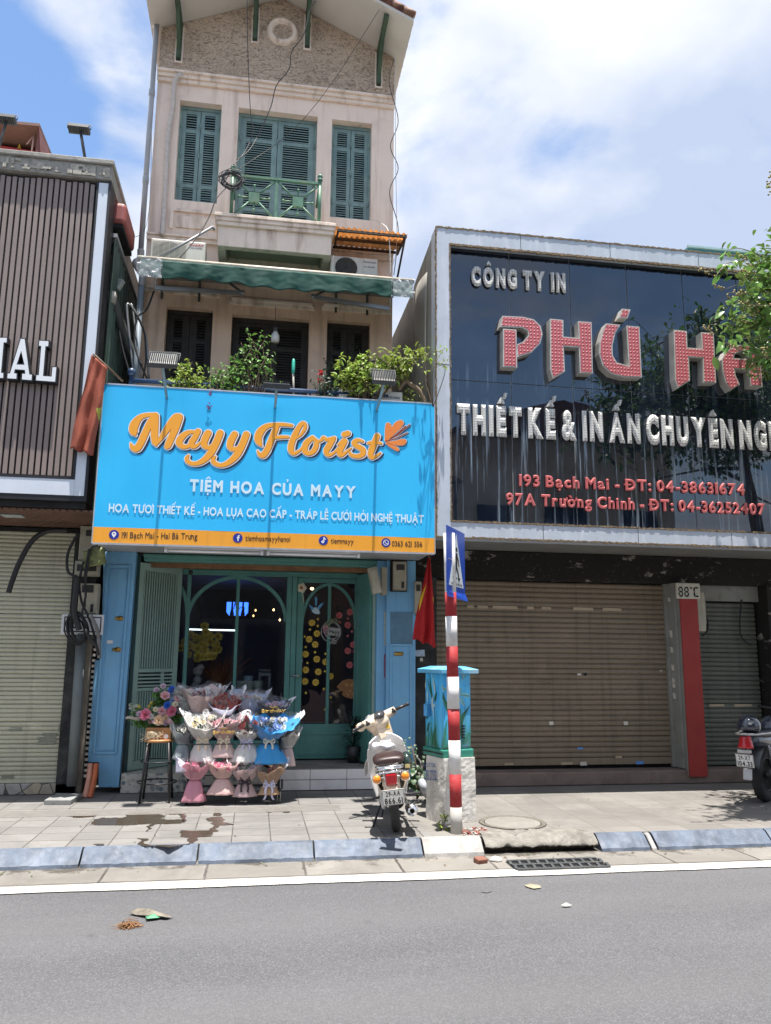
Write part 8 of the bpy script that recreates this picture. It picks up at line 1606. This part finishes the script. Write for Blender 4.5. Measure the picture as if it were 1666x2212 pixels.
for x,y in [(285,910),(350,920),(410,900),(470,880),(200,860),(130,960),(190,1010),(300,1050),(370,1000),(400,1020),(480,970),(560,1000),(590,1070),(540,1090),(310,1150),(360,1170),(420,1170),(480,1160),(520,1150),(160,1130),(310,1190),(400,745),(415,830),(590,890),(270,1040),(410,1080),(80,1040)]: rose(mb,T_(x,y,10.78+rnd.uniform(-.1,.1)),.06,(rnd.gauss(0,.3),-1,.3),x,3)
mb.build('bloom',M('pale yellow paper',(.80,.68,.20),.6,.1,5,island=.2,trans=.3),t)
a,b2 = T_(190,788,11.9),T_(860,803,11.9); tag(MB().tube([a,b2],.012,6).build('shelf_lamp',emit('shelf lamp',(.8,.95,1.),1.2)),'thin bright strip lamp on the shelf inside the shop','lamp')
for i,(x,y,lb) in enumerate(((1355,518,'small glowing bulb high inside the shop'),(1440,658,'small glowing bulb near the right window frame'),(1075,600,'small glowing bulb right of the blue light box'),(1105,525,'faint glowing bulb above the one by the light box'))):
    c = T_(x,y,12.4); mb = MB(); mb.ell(tuple(c),.014,.014,.018,8,6); tag(mb.build('bulb',emit('warm bulb %d'%i,(1,.62,.25),3. if i < 2 else 1.2)),lb,'light bulb','small bulbs inside the shop')
c = P('R',200,205,11.6); mb = MB(); mb.ell(tuple(c),.026,.026,.02,8,6); tag(mb.build('bulb',emit('warm bulb d',(1,.6,.22),4.)),'warm bulb glowing behind the top of the glass door','light bulb','small bulbs inside the shop')
m_pot = M('pale green pot',(.40,.47,.42),.5,.1,5)
for x,lb in ((905,'pale green flower pot at the left on the window ledge'),(1015,'pale green flower pot in the middle on the window ledge'),(1130,'pale green flower pot at the right on the window ledge')):
    c = T_(x,1635,10.75); MBx = MB(); MBx.lathe([(.045,0),(.06,.11),(.062,.125),(.055,.125),(.05,.10),(.001,.10)],tuple(c),'Z',18); tag(MBx.build('flower_pot',m_pot),lb,'flower pot','flower pots on the window ledge')
c = T_(1000,1560,10.78); MBx = MB(); MBx.lathe([(.05,0),(.065,.12),(.055,.12),(.001,.1)],tuple(c),'Z',18); tag(MBx.build('flower_pot',M('blue grey pot',(.30,.40,.46),.5,.1)),'blue grey flower pot standing on the middle pale pot','flower pot','flower pots on the window ledge')
t = thing('display_table',tuple(T_(1100,1640,10.9)),'grey white display table behind the shop window','table'); a,b2 = T_(860,1640,10.62),T_(1330,1640,10.62); bx(a.x,b2.x,10.61,11.1,a.z-.04,a.z-.002).build('table_top',M('grey table top',(.4,.4,.39),.5),t)
for x in (a.x+.02,b2.x-.05):
    for y in (10.63,11.05): bx(x,x+.03,y,y+.03,.212,a.z-.041).build('leg',M('grey table leg',(.3,.3,.3),.5),t)
t = thing('white_chair',tuple(T_(1240,1620,11.6)),'pale chair back standing inside the shop','chair'); a,b2 = T_(1150,1340,11.6),T_(1300,1620,11.6); bx(a.x,b2.x,11.6,11.64,b2.z+.25,a.z).build('backrest',M('pale chair plastic',(.33,.35,.36),.5),t,bevel=.01); bx(a.x,b2.x,11.2,11.6,b2.z+.2,b2.z+.24).build('seat',M('pale chair plastic',(.33,.35,.36),.5),t)
for x in (a.x,b2.x-.03):
    for y in (11.21,11.6): bx(x,x+.03,y,y+.03,.212,b2.z+.199).build('leg',M('pale chair plastic',(.33,.35,.36),.5),t)
t = thing('dried_grass',tuple(T_(620,1560,11.0)),'tuft of rust brown dried grass behind the shop window','plant'); mb = MB(); b0 = T_(600,1640,11.0)
for k in range(160): d = Vector((rnd.gauss(0,.22),rnd.gauss(0,.1),rnd.uniform(.2,.55))); mb.tube([b0,b0+d*.6+Vector((0,0,.05)),b0+d],[.003,.003,.001],3,False)
mb.build('blades',M('rust dried grass',(.26,.10,.045),.9,.3,20),t)
t = thing('white_figurine',tuple(T_(300,1560,10.8)),'white sculpted figure behind the shop window above the bouquets','figurine'); mb = MB(); c = T_(300,1480,10.85); 
for dx,dz,s_ in ((0,.10,.07),(.0,0,.06),(-.02,-.1,.07),(.06,-.12,.06),(.12,-.10,.05),(.03,.16,.05)): mb.ell((c.x+dx,c.y,c.z+dz),s_,s_*.8,s_*.9,12,8)
mb.v = [v+Vector((.02*mnoise.noise(v*18),0,.02*mnoise.noise(v*18+Vector((5,0,0))))) for v in mb.v]; mb.build('figure',M('chalk white',(.42,.42,.40),.7,.15,9),t)
# wall frames and hanging wares that the glass shows dimly
mb = MB()
for x in range(470,1320,105): a = T_(x,640,14.6); mb.box(a.x-.16,a.x+.16,14.55,14.6,a.z+.0,a.z+.62)
tag(mb.build('shelf_unit',M('shelf backs',(.05,.05,.05),.7,.3,3)),'row of dark shelf openings on the back wall of the shop','shelf')
# door decals
YG_ = 10.5+.06
def flw(name,x,y,r,col,ccol,label,group,k='R',seed=0):
    c = P(k,x,y,YG_-.004); rr = r; pts = []
    n = 8
    for i in range(n*8):
        a = 2*math.pi*i/(n*8)+seed*.3; q = rr*(.72+.30*abs(math.cos((a-seed*.3)*n/2))**.7); pts.append((c.x+q*math.cos(a),YG_-.004,c.z+q*math.sin(a)))
    t = thing(name,tuple(c),label,'flower decal',group); MB().prism(pts,(0,.002,0)).build('petals',col,t)
    mb = MB()
    for i in range(n): a = 2*math.pi*(i+.5)/n+seed*.3; mb.ribbon([(c.x+rr*.2*math.cos(a),c.z+rr*.2*math.sin(a),.006),(c.x+rr*.8*math.cos(a),c.z+rr*.8*math.sin(a),.010)],YG_-.0048,.0002,3)
    mb.build('petal_slits',ccol,t); return t
m_yf = M('yellow felt',(.80,.55,.08),.8,.08,20); m_ysl = M('dark yellow felt',(.34,.18,.02),.8,.1); m_rf = M('coral felt',(.66,.16,.16),.8,.08,20); m_rsl = M('dark coral felt',(.22,.03,.035),.8,.1)
pos = ['topmost','second from the top','third from the top, further left','fourth from the top, further right','fifth, beside the white card','sixth, in the middle','seventh, by the door mullion','eighth, over the handle','ninth, lower middle','tenth, bottom left','eleventh, bottom middle','twelfth, on the mullion']
for i,(x,y) in enumerate([(200,635),(262,770),(163,842),(240,908),(118,1030),(260,1093),(372,1127),(121,1228),(279,1252),(112,1372),(246,1385),(430,1308)]): flw('flower_decal',x,y,.044,m_yf,m_ysl,'yellow felt door flower, %s of the yellow ones'%pos[i],'yellow flowers on the door glass',seed=i)
pos = ['leftmost near the top','topmost','at the right edge near the top','right of the wreath','at the right edge beside the wreath','right below the wreath','lower left of that one','at the right edge low down','lowest']
for i,(x,y) in enumerate([(542,542),(677,500),(770,570),(650,663),(772,735),(720,912),(650,988),(765,1082),(674,1165)]): flw('flower_decal',x,y,.044,m_rf,m_rsl,'coral felt door flower, %s of the coral ones'%pos[i],'coral flowers on the door glass',seed=i)
mb = MB()
for x,y in ((275,590),(272,675),(175,720),(105,810),(45,935),(120,940),(238,1005),(370,1025),(142,1140),(362,1245),(350,1468),(122,1518),(435,1575),(365,1725)):
    c = P('R',x,y,YG_-.004); mb.ell(tuple(c),.017,.002,.016,7,4)
tag(mb.build('petal_decals',m_yf),'scatter of tiny yellow petals between the yellow felt flowers','petals',kind='stuff')
mb = MB()
for x,y in ((652,582),(552,630),(735,682),(705,743),(648,800),(728,992)): c = P('R',x,y,YG_-.004); mb.ell(tuple(c),.015,.002,.015,7,4)
tag(mb.build('petal_decals',m_rf),'scatter of tiny coral petals between the coral felt flowers','petals',kind='stuff')
c = P('R',72,195,YG_-.05); t = thing('flower_decal',tuple(c),'white felt flower on a stem at the top left of the door glass','flower decal'); mb = MB(); 
for k in range(5): a = k*1.257; mb.ell((c.x+.034*math.cos(a),c.y,c.z+.038*math.sin(a)),.03,.003,.03,12,6)
mb.build('petals',M('cream felt',(.66,.62,.46),.8),t); mb = MB(); mb.ell((c.x-.005,c.y-.004,c.z),.02,.003,.02,10,6); mb.build('centre',M('rust felt',(.42,.12,.04),.8),t); MB().tube([c+Vector((0,0,-.06)),c+Vector((.02,0,-.12)),c+Vector((.035,0,-.2))],.005,5).build('stem',M('cream felt',(.66,.62,.46),.8),t)
t = thing('bird_decal',tuple(P('R',240,480,YG_-.006)),'blue paper bird hanging on the door glass','bird decal')
for nm,poly,mm,dy in (('wing',[(158,405),(200,425),(235,470),(200,490)],m_ltb,0),('wing',[(355,378),(300,400),(262,450),(285,475)],m_ltb,0),('tail',[(235,310),(248,303),(268,330),(262,415),(240,425)],m_ltb,0),('body',[(195,490),(230,440),(255,440),(285,470),(303,515),(280,525),(235,520)],M('pale blue paper',(.48,.66,.76),.7),-.002)):
    MB().prism(PX('R',poly,YG_-.006+dy),(0,.0015,0)).build(nm,mm if nm == 'body' else M('mid blue paper',(.12,.38,.66),.7),t)
c = P('R',440,745,YG_-.035); t = thing('wreath',tuple(c),'hoop wreath with pink blooms and name card on the shop door','wreath'); m_hoop = M('white hoop',(.5,.48,.45),.6)
mb = MB(); mb.tube([(c.x+.13*math.cos(a),c.y,c.z+.135*math.sin(a)) for a in [2*math.pi*i/40 for i in range(41)]],.005,6); mb.tube([(c.x+.01+.10*math.cos(a),c.y-.006,c.z+.01+.105*math.sin(a)) for a in [2*math.pi*i/40 for i in range(41)]],.005,6); mb.build('hoop',m_hoop,t)
mb = MB(); rose(mb,c+Vector((-.07,-.012,.045)),.042,(0,-1,.2),3); rose(mb,c+Vector((-.085,-.012,.0)),.024,(0,-1,0),4); rose(mb,c+Vector((-.055,-.012,-.045)),.016,(0,-1,0),5); mb.build('pink_bloom',m_rosep,t); mb = MB(); rose(mb,c+Vector((.04,-.012,-.135)),.034,(0,-1,.2),6); rose(mb,c+Vector((.0,-.012,-.15)),.018,(0,-1,.2),7); mb.build('white_bloom',m_hoop,t)
lf = MB()
for k in range(24): a = 2.1+rnd.gauss(0,.5); lf.leaf(c+Vector((.12*math.cos(a)+.05,-.01,.14*math.sin(a))),Vector((rnd.gauss(0,1),-.3,rnd.gauss(.5,.6))),Vector((0,-1,.2)),.05,.02)
lf.build('leaf',M('grey green leaf',(.2,.22,.12),.6),t); q = PX('R',[(405,690),(555,705),(560,800),(395,790)],c.y-.02); MB().prism(q,(0,.003,0)).build('name_card',M('grey card',(.36,.35,.33),.7),t)
a,b2,t3 = P('R',415,765,c.y-.021),P('R',548,775,c.y-.021),P('R',415,720,c.y-.021); mb = MB(); mb.text('Mayy',(a.x,a.z),(b2.x,b2.z),t3.z-a.z,c.y-.0205,.001,.008,gap=.03); mb.build('card_lettering',m_dark,t)
t = thing('paper_fan',tuple(P('R',660,1470,YG_-.02)),'brown paper fan shape with small gold marks on the door glass','fan'); q = PX('R',[(510,1440),(580,1365),(650,1343),(740,1350),(795,1375),(795,1540),(760,1570),(700,1592),(620,1570),(575,1540),(590,1500),(545,1475)],YG_-.02); MB().prism(q,(0,.003,0)).build('fan_sheet',M('brown kraft sheet',(.30,.13,.045),.7,.25,14),t)
mb = MB()
for x,y in ((640,1415),(690,1430),(710,1415),(740,1440),(735,1475),(770,1480),(680,1500),(715,1535),(655,1545),(625,1425)): c = P('R',x,y,YG_-.022); mb.ribbon([(c.x-.012,c.z+.006,.006),(c.x,c.z+.014,.008),(c.x+.012,c.z+.002,.006),(c.x,c.z-.01,.006)],c.y,.0002,4)
mb.build('gold_mark',M('gold paint',(.60,.42,.12),.4),t)
for nm,x0,x1,y0,y1,mm,lb in (('red_notice',0,68,1030,1105,M('red notice',(.36,.05,.06),.6),'red and white payment notice on the left of the door glass'),('momo_sticker',0,68,1130,1242,M('crimson notice',(.40,.08,.09),.6),'crimson payment sticker with white letters above the door handle'),('white_slip',5,52,985,1008,M('white slip',(.55,.58,.58),.6),'small white slip above the payment notices')):
    a,b2 = P('R',x0,y1,YG_-.005),P('R',x1,y0,YG_-.005); xa = max(a.x,.629); t = thing('notice',(xa,a.y,a.z),lb,'sticker'); bx(xa,b2.x,YG_-.005,YG_-.003,a.z,b2.z).build('sheet',mm,t)
    if nm == 'momo_sticker':
        mb = MB(); w_ = b2.x-xa; h_ = b2.z-a.z
        for zz in (.62,.34): mb.text('mo',(xa+w_*.2,a.z+h_*zz),(xa+w_*.8,a.z+h_*zz),h_*.22,YG_-.0052,.0006,.05,gap=.1)
        mb.build('lettering',m_white,t)
    if nm == 'red_notice': bx(xa+.003,b2.x-.002,YG_-.0058,YG_-.0052,a.z-.02,a.z+.012).build('white_strip',m_white,t)
t = thing('tree_decal',tuple(P('R',250,1700,YG_-.003)),'dark maroon tree shape pasted across the door glass','decal'); m_mar = M('dark maroon film',(.035,.012,.014),.5,.1)
for poly in ([(50,1880),(60,1700),(150,1650),(180,1560),(150,1470),(260,1500),(300,1560),(330,1480),(410,1400),(412,1880)],[(472,180),(560,160),(700,200),(790,330),(790,480),(700,420),(640,460),(560,400),(472,440)]): MB().prism(PX('R',poly,YG_-.0024),(0,.0008,0)).build('film',m_mar,t)
t = thing('door_plant',tuple(P('R',680,2150,10.3)),'dark spiky potted plant standing before the right side of the shop door','plant'); lf = MB(); b0 = P('R',720,2200,10.25); 
for k in range(70): a = rnd.uniform(0,6.28); d = Vector((math.cos(a)*.8,math.sin(a)*.4,rnd.uniform(-.2,1.1))); lf.leaf(b0+Vector((0,0,rnd.uniform(-.1,.35))),d,Vector((0,0,1)),rnd.uniform(.12,.24),.035,.1,.4)
lf.build('foliage',M('black green leaf',(.012,.022,.014),.4,.2),t); MB().lathe([(.07,0),(.09,.2),(.08,.2),(.001,.18)],(b0.x,b0.y,.252),'Z',16).build('pot',m_bpl,t)
t = thing('security_camera',tuple(P('6',925,260,10.3)),'small dark camera under the head of the shop window','camera'); c = P('6',925,262,10.3); MB().ell(tuple(c),.03,.04,.035,12,8).build('body',m_bpl,t); MB().tube([c,c+Vector((0,.1,.07))],.012,6).build('mount',M('white enamel',(.7,.7,.7),.4),t)
# small pink blossoms caught on the sign
for i,(x,y,lb) in enumerate(((563,78,'small withered blossom caught on the top edge of the cyan sign'),(563,145,'small purple blossom sticking to the cyan sign above the script'))):
    c = P('4',x,y,8.885); mb = MB()
    for k in range(8): mb.leaf(c+Vector((rnd.gauss(0,.012),-.003,rnd.gauss(0,.018))),Vector((rnd.gauss(0,1),-.2,rnd.gauss(0,1))),Vector((0,-1,.1)),.03,.02)
    tag(mb.build('blossom',M('purple petal',(.16,.05,.20),.6,.4,30)),lb,'blossom')
